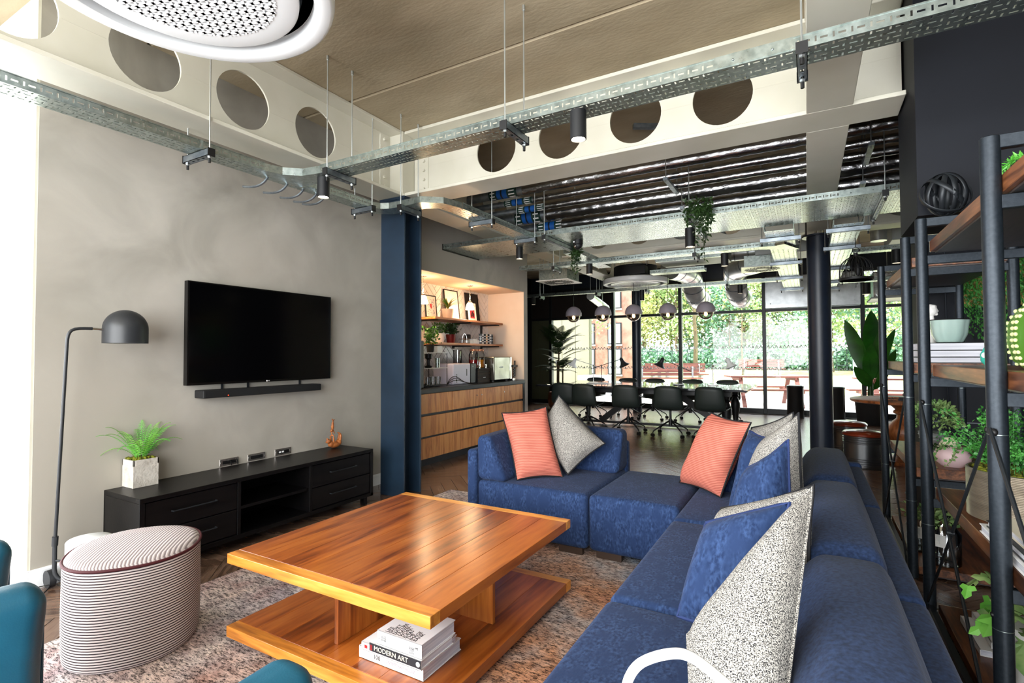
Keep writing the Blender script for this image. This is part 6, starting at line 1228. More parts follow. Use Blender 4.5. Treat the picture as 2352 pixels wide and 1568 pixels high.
def art1(g, p, w, h): 
    r = random.Random(4); b = MB()
    for k in range(130): y = r.uniform(-w*0.3, w*0.3); z = r.uniform(h*0.14, h*0.84); s = r.uniform(0.003, 0.009); b.box((0.003, y-s, z-s*0.6), (0.0036, y+s, z+s*0.6))
    b.build('print_flecks', 'art_print', p, smooth=False, stuff=True); b = MB(); b.box((0.0036, -0.02, h*0.45), (0.0042, 0.02, h*0.62)); b.box((0.0036, -0.006, h*0.38), (0.0042, 0.006, h*0.45)); b.build('print_red', 'cover_red', p, smooth=False)
def art2(g, p, w, h):
    b = MB(); b.box((0.003, -w*0.30, h*0.16), (0.0036, w*0.30, h*0.84)); b.build('print_colour', 'art_red', p, smooth=False); b = MB()
    for k in range(5): b.ell((0.0038, -w*0.14+k*w*0.07, h*(0.3+0.09*(k % 3))), (0.0006, w*0.09, h*0.08), 10, 6)
    b.build('print_shapes', 'black_print', p)
def artnow(g, p, w, h):
    text('NOW', 0.085, 'pot_white', p, (0.0035, 0, h*0.46), (0, 1, 0), (0, 0, 1), align='CENTER', sx=0.8); text('the best moment', 0.020, 'pot_white', p, (0.0035, 0, h*0.63), (0, 1, 0), (0, 0, 1), align='CENTER'); text('is happening', 0.022, 'pot_white', p, (0.0035, 0, h*0.29), (0, 1, 0), (0, 0, 1), align='CENTER')
def artline(g, p, w, h):
    for k in range(6): text('little lines here', 0.010, 'dome_lilac', p, (0.0035, w*0.08, h*0.28-k*0.014), (0, 1, 0), (0, 0, 1), name='small_print')
picture('black framed print with red centre, left end of the upper tea point shelf', 5.40, -4.30, 0.235, 0.30, 1.765, 'black_cap', 'art_paper', art=art1)
picture('tall black framed pale print behind the spiky plant on the upper shelf', 5.99, -4.38, 0.33, 0.44, 1.765, 'black_cap', 'art_paper', tilt=0.12, art=artline)
picture('small white framed red and pink print on the upper shelf', 6.31, -4.26, 0.19, 0.27, 1.765, 'pot_white', 'art_paper', art=art2)
picture('frameless black poster reading NOW on the upper shelf', 6.50, -4.37, 0.34, 0.44, 1.765, 'black_cap', 'black_print', tilt=0.12, art=artnow)
picture('thin black framed picture on the tiles beside the column', 5.03, -4.44, 0.10, 0.2, 1.47, 'black_cap', 'art_paper', tilt=0.0, fw=0.008)
def potplant(label, x, y, z, r, h, pot, leafm, n, size, spread, up, long=False, wide=0.6):
    g = thing('potted_plant', label, 'plant', (x, y, z)); b = MB(); b.lathe([(r*0.74, 0.0005), (r*0.78, 0.006), (r, h*0.93), (r*1.03, h), (r*0.95, h), (r*0.92, h*0.9), (0, h*0.88)], (x, y, z), 28); b.build('pot', pot, g); R = random.Random(n+int(x*100))
    if long:
        for k in range(n): a = R.uniform(0, 2*PI); s = R.uniform(0.3, 1)*spread; hh = up*R.uniform(0.6, 1); b = blade([(x+s*t*t*math.cos(a), y+s*t*t*math.sin(a), z+h*0.9+hh*(t-0.45*t*t*s/spread)) for t in (0, 0.25, 0.5, 0.75, 1)], [0.007, 0.010, 0.009, 0.006, 0.001], 0.3, side=(-math.sin(a), math.cos(a), 0)); b.build('leaf', leafm if k % 3 else 'leaf_mid', g)
    else:
        L = [(Vector((x, y, z+h))+Vector((rdir().x*spread*R.uniform(0.2, 1), rdir().y*spread*R.uniform(0.2, 1), abs(rdir().z)*up)), rdir(-0.2, 1)) for _ in range(n)]; leafcloud(L, size, wide=wide).build('foliage', leafm, g, smooth=False, stuff=True)
    return g
potplant('spiky variegated plant in a pale clay pot on the upper tea point shelf', -4.26, 5.70, 1.765, 0.085, 0.135, 'terracotta_white', 'leaf_olive', 34, 0, 0.24, 0.26, long=True)
potplant('fine leaved plant in a white pot on the lower tea point shelf', -4.26, 5.52, 1.435, 0.07, 0.125, 'pot_white', 'leaf_mid', 420, 0.028, 0.12, 0.13, wide=0.4)
potplant('dark leaved plant in a dark red pot on the lower tea point shelf', -4.24, 5.74, 1.435, 0.068, 0.12, 'pot_red', 'leaf_dark', 300, 0.04, 0.12, 0.13, wide=0.8)
for i, (y, lab) in enumerate(((6.08, 'open wire basket with mugs on the lower tea point shelf'), (6.28, 'small white boxes on the lower tea point shelf'))):
    if i == 0:
        g = thing('wire_basket', lab, 'basket', (-4.25, y, 1.436)); b = MB(); b.tube(bez([(-4.25, y-0.06, 1.44), (-4.25, y-0.07, 1.62), (-4.25, y+0.07, 1.62), (-4.25, y+0.06, 1.44)], 12), 0.004, 6); b.build('handle', 'chrome', g); b = MB(); b.tube([(-4.25+0.07*math.cos(2*PI*k/20), y+0.09*math.sin(2*PI*k/20), 1.50) for k in range(20)], 0.004, 6, closed=True); b.tube([(-4.25+0.07*math.cos(2*PI*k/20), y+0.09*math.sin(2*PI*k/20), 1.442) for k in range(20)], 0.004, 6, closed=True)
        for k in range(12): a = 2*PI*k/12; b.cyl((-4.25+0.07*math.cos(a), y+0.09*math.sin(a), 1.442), (-4.25+0.07*math.cos(a), y+0.09*math.sin(a), 1.50), 0.002, n=5)
        b.build('wires', 'chrome', g, stuff=True)
    else:
        for k, (dy, w, h) in enumerate(((-0.09, 0.07, 0.05), (0.0, 0.09, 0.07), (0.085, 0.06, 0.055))): b = MB(); b.box((-4.3, y+dy-w/2, 1.4355), (-4.2, y+dy+w/2, 1.4355+h)); tag(b.build('box', 'pot_white', smooth=False, bevel=0.003), 'white box on the lower tea point shelf, %s of three' % ('left', 'middle', 'right')[k], 'box', 'white boxes on the lower shelf')
b = MB(); b.lathe([(0.04, 0), (0.045, 0.01), (0.045, 0.13), (0.035, 0.14), (0.0, 0.14)], (-4.33, 6.28, 1.4355), 20); tag(b.build('canister', 'crate_wood'), 'dark canister behind the white boxes on the lower shelf', 'canister')
for k in range(7):
    y = 6.45+k*0.052; g = thing('storage_tin', 'striped %s tin, %s from the column in the row on the lower shelf' % (('grey', 'white', 'black', 'cream', 'dark', 'white', 'grey')[k], ('first', 'second', 'third', 'fourth', 'fifth', 'sixth', 'last')[k]), 'tin', (-4.22, y, 1.4355), 'striped tins on the lower shelf'); b = MB(); b.lathe([(0.022, 0), (0.0245, 0.004), (0.0245, 0.148), (0.022, 0.152), (0.0, 0.152)], (-4.22, y, 1.4355), 16); b.build('can', ('galv_dark', 'pot_white', 'black_metal', 'cover_cream', 'cover_dark', 'pot_white', 'galv_dark')[k], g)
    for z in (0.03, 0.07, 0.11): b = MB(); b.lathe([(0.0248, z), (0.0248, z+0.012)], (-4.22, y, 1.4355), 16); b.build('stripe', ('pot_white', 'black_print', 'pot_white', 'cover_orange', 'pot_white', 'cover_dark', 'black_print')[k], g)
# pendants of the tea point
for y, lab in ((4.98, 'glowing milk glass pendant by the column in the tea point'), (6.00, 'glowing milk glass pendant before the pictures in the tea point')):
    g = thing('pendant_lamp', lab, 'lamp', (-4.1, y, 1.907), 'milk glass pendants in the tea point'); c = (-4.1, y, 1.907)
    b = MB(); b.lathe([(0.062, 0), (0.058, 0.03), (0.040, 0.085), (0.026, 0.10)], c, 28); b.build('shade', 'shade_glow', g, solid=0.002); b = MB(); b.lathe([(0.028, 0.10), (0.024, 0.118), (0.010, 0.125), (0.0, 0.126)], c, 20); b.build('gallery', 'chrome', g); b = MB(); b.lathe([(0.05, 0.343), (0.05, 0.335), (0.02, 0.325), (0.0, 0.322)], c, 20); b.build('ceiling_rose', 'chrome', g)
    for k in range(9): z = 0.13+k*0.0215; b = MB(); b.tube([(c[0]+(0.007*math.cos(2*PI*q/10) if k % 2 else 0), c[1]+(0 if k % 2 else 0.007*math.cos(2*PI*q/10)), c[2]+z+0.012*math.sin(2*PI*q/10)) for q in range(10)], 0.002, 4, closed=True); b.build('chain_link', 'chrome', g)
    lamp('POINT', 'pendant_glow', (c[0], c[1], c[2]-0.03), 7, (1.0, 0.70, 0.42), 0.05)
    lamp('POINT', 'pendant_glow', (c[0]+0.02, c[1], c[2]+0.16), 3.5, (1.0, 0.66, 0.36), 0.04)
# worktop machines
Z = NZ+0.0005
g = thing('water_chiller', 'white and black worktop drinks machine', 'machine', (-4.1, 5.72, Z)); b = MB(); b.box((-4.32, 5.45, Z), (-3.98, 5.84, Z+0.275)); b.build('housing', 'machine_white', g, bevel=0.018, seg=3); b = MB(); b.box((-4.31, 5.842, Z), (-3.985, 5.995, Z+0.275)); b.build('front', 'machine_black', g, bevel=0.012, seg=2)
b = MB(); b.box((-3.981, 5.74, Z+0.11), (-3.9785, 5.755, Z+0.2)); b.build('slot', 'cover_dark', g, smooth=False); b = MB()
for k in range(7): b.box((-3.981, 5.50, Z+0.03+k*0.016), (-3.979, 5.53, Z+0.038+k*0.016))
b.build('vents', 'cover_dark', g, smooth=False); text('frisco', 0.018, 'white_print', g, (-3.984, 5.885, Z+0.235), (0, 1, 0), (0, 0, 1))
g = thing('crate', 'dark wooden slatted crate carrying the drink dispensers', 'crate', (-4.08, 6.15, Z)); b = MB(); b.box((-4.25, 6.005, Z), (-3.97, 6.29, Z+0.2)); b.build('core', 'matte_black', g, smooth=False)
for k in range(4): b = MB(); b.box((-3.97, 6.0, Z+0.004+k*0.05), (-3.958, 6.295, Z+0.048+k*0.05)); b.build('slat', 'crate_wood', g, smooth=False, bevel=0.002, seg=1)
b = MB(); b.box((-3.958, 6.12, Z+0.07), (-3.955, 6.18, Z+0.075)); b.build('badge', 'white_print', g, smooth=False)
for y, jm, lab in ((6.065, 'juice_red', 'glass drink dispenser with red juice on the crate'), (6.225, 'juice_orange', 'glass drink dispenser with orange juice on the crate')):
    g = thing('drink_dispenser', lab, 'dispenser', (-4.08, y, Z+0.2005), 'drink dispensers on the crate'); c = (-4.08, y, Z+0.2005); b = MB(); b.lathe([(0.06, 0.004), (0.068, 0.012), (0.068, 0.12), (0.0, 0.12)], c, 28); b.build('juice', jm, g); b = MB(); b.lathe([(0.062, 0), (0.072, 0.008), (0.072, 0.19), (0.055, 0.225), (0.052, 0.24)], c, 28); b.build('jar', 'clear_glass', g); b = MB(); b.lathe([(0.056, 0.24), (0.058, 0.244), (0.058, 0.262), (0.05, 0.268), (0.0, 0.27)], c, 24); b.build('lid', 'copper_lid', g); b = MB(); b.cyl((c[0]+0.068, y, c[2]+0.03), (c[0]+0.11, y, c[2]+0.03), 0.009, n=10); b.cyl((c[0]+0.10, y, c[2]+0.05), (c[0]+0.10, y, c[2]-0.005), 0.008, n=10); b.box((c[0]+0.095, y-0.02, c[2]+0.045), (c[0]+0.105, y+0.02, c[2]+0.055)); b.build('tap', 'chrome', g)
g = thing('glass_vase', 'tall clear glass of red straws behind the white machine', 'vase', (-4.3, 5.98, Z)); b = MB(); b.lathe([(0.05, 0), (0.055, 0.01), (0.06, 0.46), (0.057, 0.46), (0.05, 0.012), (0.0, 0.01)], (-4.3, 5.98, Z), 24); b.build('glass', 'clear_glass', g); b = MB()
for k in range(14): a = k*0.45; b.cyl((-4.3+0.02*math.cos(a), 5.98+0.02*math.sin(a), Z+0.02), (-4.3+0.045*math.cos(a), 5.98+0.045*math.sin(a), Z+0.28), 0.005, n=5)
b.build('straws', 'cover_red', g, stuff=True)
g = thing('coffee_machine', 'steel espresso machine at the far end of the worktop', 'coffee machine', (-4.05, 6.65, Z)); b = MB(); b.box((-4.32, 6.32, Z+0.02), (-3.90, 6.78, Z+0.36)); b.build('housing', 'machine_steel', g, bevel=0.012, seg=2); b = MB(); b.box((-4.32, 6.782, Z+0.02), (-3.90, 6.83, Z+0.36)); b.build('front_frame', 'chrome', g, bevel=0.006, seg=2)
b = MB(); b.box((-4.25, 6.831, Z+0.08), (-3.92, 6.86, Z+0.28)); b.build('brew_bay', 'machine_black', g, smooth=False); b = MB(); b.box((-4.2, 6.84, Z+0.20), (-3.88, 6.98, Z+0.235)); b.build('group_head', 'machine_black', g, bevel=0.006); b = MB(); b.box((-4.28, 6.84, Z), (-3.89, 6.97, Z+0.035)); b.build('drip_tray', 'chrome', g, bevel=0.004)
for k in range(4): b = MB(); b.cyl((-3.9, 6.88, Z+0.06+k*0.035), (-3.885, 6.88, Z+0.06+k*0.035), 0.012, n=12); b.build('dial', 'machine_black', g)
b = MB(); b.cyl((-3.90, 6.92, Z+0.06), (-3.90, 6.92, Z+0.30), 0.012, n=10); b.build('steam_wand', 'machine_black', g); text('melitta', 0.04, 'galv_dark', g, (-3.8985, 6.46, Z+0.21), (0, 1, 0), (0, 0, 1))
for sx in (-4.28, -3.95):
    for sy in (6.36, 6.74): b = MB(); b.cyl((sx, sy, Z), (sx, sy, Z+0.022), 0.018, n=10); b.build('foot', 'machine_black', g)
g = thing('rack', 'thin black wire rack with grinders beside the column in the tea point', 'rack', (-4.1, 5.1, Z)); b = MB()
for x in (-4.25, -3.96):
    for y in (4.78, 5.28): b.cyl((x, y, Z), (x, y, Z+0.42), 0.005, n=6)
b.build('posts', 'matte_black', g)
for z in (0.23, 0.42, 0.02): b = MB(); b.box((-4.255, 4.775, Z+z-0.006), (-3.955, 5.285, Z+z)); b.build('shelf_plate', 'pot_white' if z > 0.1 else 'matte_black', g, smooth=False)
potplant('small green plant in a black pot on the rack by the column', -4.05, 5.06, Z+0.4205, 0.05, 0.10, 'pot_black', 'leaf_mid', 220, 0.04, 0.12, 0.2, wide=0.7)
b = MB(); b.box((-4.02, 5.10, Z+0.4205), (-3.97, 5.20, Z+0.50)); tag(b.build('box', 'pot_white', smooth=False, bevel=0.003), 'little white box on the rack by the column', 'box')
g = thing('grinder', 'black coffee grinder on the rack shelf by the column', 'grinder', (-4.08, 5.08, Z+0.2305)); b = MB(); b.lathe([(0.04, 0), (0.045, 0.02), (0.022, 0.03), (0.022, 0.10), (0.045, 0.12), (0.05, 0.17), (0.0, 0.175)], (-4.08, 5.06, Z+0.2305), 20); b.build('body', 'machine_black', g); b = MB(); b.lathe([(0.03, 0), (0.03, 0.12), (0.0, 0.12)], (-4.02, 5.16, Z+0.2305), 16); b.build('cup', 'galv', g)
for k in range(3): y = 4.95+k*0.1; b = MB(); b.lathe([(0.03, 0), (0.036, 0.10), (0.033, 0.10), (0.028, 0.005), (0.0, 0.004)], (-4.0, y, Z+0.021), 18); tag(b.build('glass_tumbler', 'clear_glass'), 'clear glass tumbler on the bottom of the rack by the column, %s one' % ('nearest', 'middle', 'farthest')[k], 'glass', 'tumblers on the rack')
g = thing('coffee_maker', 'tall black coffee maker hidden half behind the column', 'coffee machine', (-4.0, 4.66, Z)); b = MB(); b.box((-4.3, 4.52, Z), (-3.9, 4.76, Z+0.56)); b.build('housing', 'machine_black', g, bevel=0.012); b = MB(); b.box((-3.9, 4.56, Z+0.1), (-3.885, 4.72, Z+0.3)); b.build('bay', 'cover_dark', g, smooth=False)
b = MB()
for k in range(3): b.tube(bez([(-4.0, 5.33, Z+0.01), (-3.9, 5.38+0.04*k, Z+0.25-0.06*k), (-3.92, 5.5, Z+0.02), (-3.86, 5.56+0.05*k, Z+0.008), (-3.84, 5.75+0.03*k, Z+0.008)], 14), 0.004, 5)
tag(b.build('cable_bundle', 'black_cap'), 'tangle of black cables on the worktop before the white machine', 'cable')

# ------------------------------------------------------------------ dining table, chairs, lamps, pendants
TX0, TX1, TY0, TY1, TZ = -4.28, -0.775, 8.36, 10.15, 0.74
dt = thing('dining_table', 'long black dining table with turned legs before the windows', 'table', (-2.5, 9.25, 0)); b = MB(); b.box((TX0, TY0, TZ-0.035), (TX1, TY1, TZ)); b.build('tabletop', 'table_top', dt, smooth=False, bevel=0.004); 
for x in (TX0+0.45, TX1-0.33):
    for y in (TY0+0.3, TY1-0.35):
        b = MB(); b.lathe([(0.06, 0), (0.062, 0.02), (0.035, 0.06), (0.05, 0.09), (0.04, 0.12), (0.048, 0.2), (0.075, 0.34), (0.078, 0.42), (0.05, 0.50), (0.042, 0.52), (0.062, 0.545), (0.045, 0.57), (0.052, 0.60), (0.052, 0.62)], (x, y, 0), 28); b.box((x-0.055, y-0.055, 0.62), (x+0.055, y+0.055, TZ-0.035)); b.build('leg', 'table_black', dt)
    b = MB(); b.box((x-0.05, TY0+0.2, 0.0), (x+0.05, TY1-0.25, 0.03)); b.build('foot_bar', 'table_black', dt, smooth=False)
for p, q in (((-3.35, 9.2, 0.05), (-2.55, 9.2, 0.66)), ((-2.05, 9.2, 0.66), (-1.2, 9.2, 0.05))): b = MB(); b.beam(p, q, 0.07, 0.10); b.build('diagonal_brace', 'table_black', dt, smooth=False)
b = MB(); b.box((TX0+0.45, 9.17, 0.02), (TX1-0.33, 9.23, 0.06)); b.build('stretcher', 'table_black', dt, smooth=False); b = MB(); b.box((TX0+0.3, TY0+0.2, TZ-0.12), (TX1-0.25, TY0+0.23, TZ-0.036)); b.box((TX0+0.3, TY1-0.23, TZ-0.12), (TX1-0.25, TY1-0.2, TZ-0.036)); b.build('apron', 'table_black', dt, smooth=False)
CG = 'swivel chairs around the dining table'
def make_chair():
    g = local('swivel_chair', 'x', 'chair', CG); b = MB(); N = 14; M = 10; vs = []; fs = []
    prof = [(0.23, 0.435), (0.20, 0.425), (0.10, 0.415), (0.0, 0.41), (-0.10, 0.41), (-0.17, 0.43), (-0.205, 0.48), (-0.222, 0.56), (-0.232, 0.64), (-0.24, 0.72), (-0.246, 0.79)]   # seat front to back top (y, z)
    for i, (y, z) in enumerate(prof):
        hw = 0.225 if i < 6 else 0.225-0.008*(i-6)
        if i == len(prof)-1: hw -= 0.02
        for k in range(N+1):
            u = -1+2*k/N; e = abs(u)**3
            if i < 5: vs.append((hw*u, y-(0.03*e if i == 0 else 0), z+0.035*e))
            else: vs.append((hw*u, y+0.055*e, z-(0.03*e if i == len(prof)-1 else 0)+0.01*e))
    for i in range(len(prof)-1):
        for k in range(N): a = i*(N+1)+k; fs.append((a, a+1, a+N+2, a+N+1))
    b.add(vs, fs); b.build('shell', 'chair_green', g, solid=0.012)
    b = MB(); b.cyl((0, 0, 0.20), (0, 0, 0.40), 0.018, n=14); b.lathe([(0.05, 0.395), (0.045, 0.405), (0.0, 0.406)], (0, 0, 0), 18); b.cyl((0, 0, 0.16), (0, 0, 0.26), 0.03, n=16); b.build('column', 'table_black', g)
    for k in range(4):
        a = PI/4+k*PI/2; e = Vector((math.cos(a), math.sin(a), 0)); b = MB(); b.tube([e*0.02+Vector((0, 0, 0.235)), e*0.14+Vector((0, 0, 0.18)), e*0.30+Vector((0, 0, 0.09)), e*0.31+Vector((0, 0, 0.06))], [0.014, 0.012, 0.009, 0.008], 8); l = b.build('leg', 'table_black', g); t = Vector((-e.y, e.x, 0)); b = MB()
        for s in (-1, 1): b.tube([e*0.315+t*s*0.006+Vector((0, 0, 0.028)), e*0.315+t*s*0.022+Vector((0, 0, 0.028))], 0.027, 14)
        b.build('caster', 'black_cap', l)
    return g
ch = make_chair(); seats = []
for i, (x, y, rz, lab) in enumerate(((-3.70, 8.42, 0.10, 'dark green swivel chair at the left end of the near table side'), (-3.25, 8.30, -0.06, 'dark green swivel chair second from the left on the near table side'), (-2.555, 8.30, 0.04, 'dark green swivel chair in the middle of the near table side'), (-1.875, 8.28, 0.0, 'dark green swivel chair second from the right on the near table side'), (-1.265, 8.34, -0.08, 'dark green swivel chair at the right end of the near table side'),
    (-3.90, 10.25, PI+0.05, 'swivel chair facing us across the table, leftmost of the far side'), (-3.22, 10.25, PI-0.04, 'swivel chair facing us across the table, second from the left'), (-2.66, 10.25, PI+0.02, 'swivel chair facing us across the table, in the middle of the far side'), (-1.95, 10.25, PI-0.05, 'swivel chair facing us across the table, second from the right'), (-1.30, 10.25, PI+0.06, 'swivel chair facing us across the table, rightmost of the far side'))):
    if i == 0: put(ch, (x, y, 0), rz); ch['label'] = lab
    else: dup(ch, (x, y, 0), rz, lab)
def desk_lamp(label, x, y, head, mat, hm):
    """weighted base, upright, jointed arm and bell shade"""
    g = thing('desk_lamp', label, 'lamp', (x, y, TZ), 'jointed lamps on the dining table'); b = MB(); b.lathe([(0.09, 0.0005), (0.09, 0.012), (0.02, 0.02), (0.0, 0.02)], (x, y, TZ), 28); b.build('base', mat, g); b = MB(); b.cyl((x, y, TZ+0.015), (x, y, TZ+0.33), 0.007, n=8); b.build('upright', mat, g); k = Vector((x, y, TZ+0.33)); h = Vector(head); d = (h-k).normalized(); b = MB(); b.tube([k-d*0.22, h], 0.006, 8); b.build('arm', mat, g); b = MB(); b.ell(k, (0.018, 0.018, 0.018), 12, 8); b.build('joint', 'brass', g)
    b = MB(); dn = Vector((d.x*0.45, d.y*0.45, -0.9)).normalized(); n = 22; prof = [(0.012, -0.03), (0.03, -0.01), (0.035, 0.05), (0.055, 0.09), (0.095, 0.13), (0.10, 0.14)]; u = dn.orthogonal().normalized(); v = dn.cross(u); vs = [h+dn*z+(u*math.cos(2*PI*q/n)+v*math.sin(2*PI*q/n))*r for r, z in prof for q in range(n)]; fs = [(i*n+q, i*n+(q+1) % n, (i+1)*n+(q+1) % n, (i+1)*n+q) for i in range(len(prof)-1) for q in range(n)]; b.add(vs, fs); b.build('shade', mat, g, solid=0.002)
desk_lamp('white jointed lamp at the left of the dining table, before the palm', -3.55, 9.35, (-3.90, 9.30, 1.18), 'white_tube', 0)
desk_lamp('dark jointed lamp with bronze shade at the left middle of the dining table', -3.35, 9.25, (-2.97, 9.25, 1.19), 'lamp_black', 0)
desk_lamp('dark jointed lamp at the right middle of the dining table', -1.95, 9.25, (-2.22, 9.25, 1.19), 'lamp_black', 0)
desk_lamp('white jointed lamp at the right of the dining table', -1.40, 9.35, (-1.16, 9.30, 1.18), 'white_tube', 0)
for i, (x, lab) in enumerate(((-3.925, 'lilac dome pendant over the dining table, first from the left'), (-3.33, 'lilac dome pendant over the dining table, second from the left'), (-2.745, 'lilac dome pendant over the dining table, in the middle'), (-2.13, 'lilac dome pendant over the dining table, second from the right'), (-1.495, 'lilac dome pendant over the dining table, rightmost one'))):
    y = 9.3; z = 2.02-0.008*i; g = thing('pendant_lamp', lab, 'lamp', (x, y, z), 'dome pendants over the dining table'); c = (x, y, z); R_ = 0.155
    b = MB(); b.lathe([(R_, 0.0), (R_, 0.03)]+[(R_*math.cos(a), 0.03+R_*math.sin(a)) for a in [PI/2*k/9 for k in range(1, 9)]]+[(0.012, 0.03+R_), (0.0, 0.03+R_)], c, 36); b.build('dome', 'dome_lilac', g); b = MB(); b.lathe([(0.0, -0.125)]+[(0.128*math.cos(a), -0.125*math.sin(a)) for a in [PI/2*(8-k)/9 for k in range(9)]], c, 28); b.build('globe', 'smoke_glass', g); b = MB(); b.ell((x, y, z-0.03), (0.03, 0.03, 0.04), 12, 8); b.build('bulb', 'bulb', g); b = MB(); b.cyl((x, y, z+0.03+R_), (x, y, CEIL), 0.004, n=6); b.build('cord', 'black_cap', g); b = MB(); b.lathe([(0.128, 0.001), (0.152, 0.001)], c, 30); b.build('inner_rim', 'white_gloss', g)
# books on the dining table
book('thin white magazine lying open-handed on the dining table by the white lamp', (-3.55, 9.0, TZ+0.0005), (-3.2, 9.2, TZ+0.012), 'cover_white', '-Y')
# ------------------------------------------------------------------ round side table, tin stools, bins, big plants
rt = thing('pedestal_table', 'round wooden pedestal table with magazines by the banana plant', 'table', (0.98, 7.5, 0)); c = (0.98, 7.5, 0)
b = MB(); b.lathe([(0.52, 0.70), (0.54, 0.71), (0.545, 0.735), (0.53, 0.742), (0.0, 0.742)], c, 56); b.build('top', 'pedestal', rt); b = MB(); b.lathe([(0.24, 0.0), (0.25, 0.04), (0.12, 0.09), (0.10, 0.14), (0.16, 0.24), (0.20, 0.34), (0.17, 0.44), (0.09, 0.52), (0.085, 0.56), (0.12, 0.58), (0.12, 0.60), (0.10, 0.62), (0.16, 0.68), (0.16, 0.70)], c, 36); b.build('pedestal', 'pedestal', rt)
for i, (x, y, z, lab, cv) in enumerate(((0.72, 7.2, 0.7425, 'dark magazine with yellow print lying on the round table, left one', 'cover_dark'), (1.10, 7.25, 0.7425, 'dark magazine with yellow print lying on the round table, right one', 'cover_dark'), (0.73, 7.21, 0.7635, 'second dark magazine on the left pile of the round table', 'cover_dark'))):
    g, cc = book(lab, (x, y, z), (x+0.30, y+0.22, z+0.02), cv, '-Y', 'magazines on the round table'); text('TRADING HOUSES', 0.018, 'cover_orange', cc, (x+0.02, y-0.0006, z+0.010), (1, 0, 0), (0, 0, 1), sx=0.9)
TS = 'tin drum stools with brown leather pads'
def stool():
    g = local('tin_stool', 'x', 'stool', TS); prof = [(0.19, 0.0), (0.195, 0.01)]
    for z in (0.05, 0.075, 0.10, 0.28, 0.305, 0.33): prof += [(0.195, z-0.010), (0.203, z-0.004), (0.203, z+0.004), (0.195, z+0.010)]
    b = MB(); b.lathe(prof+[(0.196, 0.352)], (0, 0, 0), 48); b.build('drum', 'tin', g); b = MB(); b.lathe([(0.196, 0.352), (0.207, 0.36), (0.208, 0.378), (0.19, 0.398), (0.10, 0.412), (0.0, 0.415)], (0, 0, 0), 48); b.build('pad', 'leather_brown', g); return g
s0 = stool()
put(s0, (0.535, 7.05, 0)); s0['label'] = 'tin drum stool with brown leather pad, nearest the sofa'
dup(s0, (0.44, 7.95, 0), 0.4, 'tin drum stool with brown leather pad, behind the nearest stool'); dup(s0, (1.28, 7.95, 0), 0.9, 'tin drum stool half hidden behind the round table')
def bin_(label, x, y, z=0.0):
    g = thing('waste_bin', label, 'bin', (x, y, z), 'black cylinder bins by the windows'); b = MB(); b.lathe([(0.148, 0), (0.152, 0.01), (0.152, 0.60), (0.156, 0.605), (0.156, 0.63), (0.0, 0.632)], (x, y, z), 36); b.build('drum', 'bin', g); b = MB(); b.lathe([(0.150, 0.6325), (0.14, 0.645), (0.0, 0.647)], (x, y, z), 36); b.build('lid', 'galv', g)
bin_('black cylinder bin by the windows, left of the round column', -0.225, 11.85); bin_('black cylinder bin by the windows, right of the round column', 0.46, 11.75)
bp = thing('banana_plant', 'large banana plant in a black pot by the windows', 'plant', (0.98, 11.3, 0)); c = (0.98, 11.3, 0)
b = MB(); b.lathe([(0.20, 0.0), (0.215, 0.02), (0.25, 0.42), (0.255, 0.43), (0.235, 0.43), (0.0, 0.40)], c, 36); b.build('pot', 'pot_black', bp); b = MB(); b.tube([(0.98, 11.3, 0.38), (0.97, 11.3, 0.9), (0.98, 11.28, 1.2)], [0.05, 0.04, 0.02], 10); b.build('stalk', 'leaf_dark', bp)
def banana(p0, p1, tip, w, roll):
    ps = bez([p0, p1, tip], 12); b = MB(); n = len(ps); wd = [0.006 if i < 4 else w*math.sin(PI*min(1.0, (i-3)/(n-4)*0.93+0.07))**0.7 for i in range(n)]; blade(ps, wd, 0.18, b, side=(math.cos(roll), math.sin(roll), 0)); b.build('leaf', 'leaf_banana', bp)
for p1, tip, w, r in (((0.86, 11.3, 1.25), (0.60, 11.25, 1.90), 0.13, -0.3), ((1.0, 11.3, 1.5), (1.0, 11.2, 2.05), 0.14, 0.2), ((1.05, 11.25, 1.2), (1.14, 11.1, 1.74), 0.12, 0.5), ((1.10, 11.3, 1.1), (1.36, 11.3, 1.72), 0.09, -0.5), ((1.15, 11.25, 0.9), (1.34, 11.15, 1.35), 0.10, 0.4), ((0.95, 11.2, 0.8), (0.72, 11.1, 1.05), 0.11, -0.4), ((1.05, 11.2, 0.7), (1.22, 11.1, 0.98), 0.06, 0.1), ((0.96, 11.25, 1.0), (0.98, 11.05, 1.45), 0.12, 0.0)): banana((0.98, 11.3, 0.55), p1, tip, w, r)
pl = thing('palm', 'tall feathery palm in a wicker basket at the dark left wall', 'plant', (-5.12, 11.2, 0)); c = (-5.12, 11.2, 0)
b = MB(); b.lathe([(0.18, 0), (0.24, 0.08), (0.265, 0.22), (0.24, 0.38), (0.22, 0.40), (0.20, 0.39), (0.0, 0.36)], c, 36); b.build('basket', 'wicker', pl); R3 = random.Random(21)
for x, y, h in ((-5.16, 11.2, 1.15), (-5.04, 11.24, 0.95), (-5.10, 11.15, 1.35)): b = MB(); b.tube([(x, y, 0.34), (x+0.01, y, h)], 0.018, 8); b.build('cane', 'stem_brown', pl)
for k in range(44):
    a = R3.uniform(0, 2*PI); z0 = R3.uniform(0.85, 1.65); L = R3.uniform(0.38, 0.70); up = R3.uniform(0.05, 0.5) if z0 > 1.2 else R3.uniform(-0.15, 0.25); x0 = -5.12+R3.uniform(-0.06, 0.06); frond((x0, 11.2, z0), (x0+L*math.cos(a), 11.2+L*0.8*math.sin(a), min(2.12, z0+up)), 0.12+R3.uniform(0, 0.08), 0.18, 'leaf_dark', pl, n=20, lw=0.9)

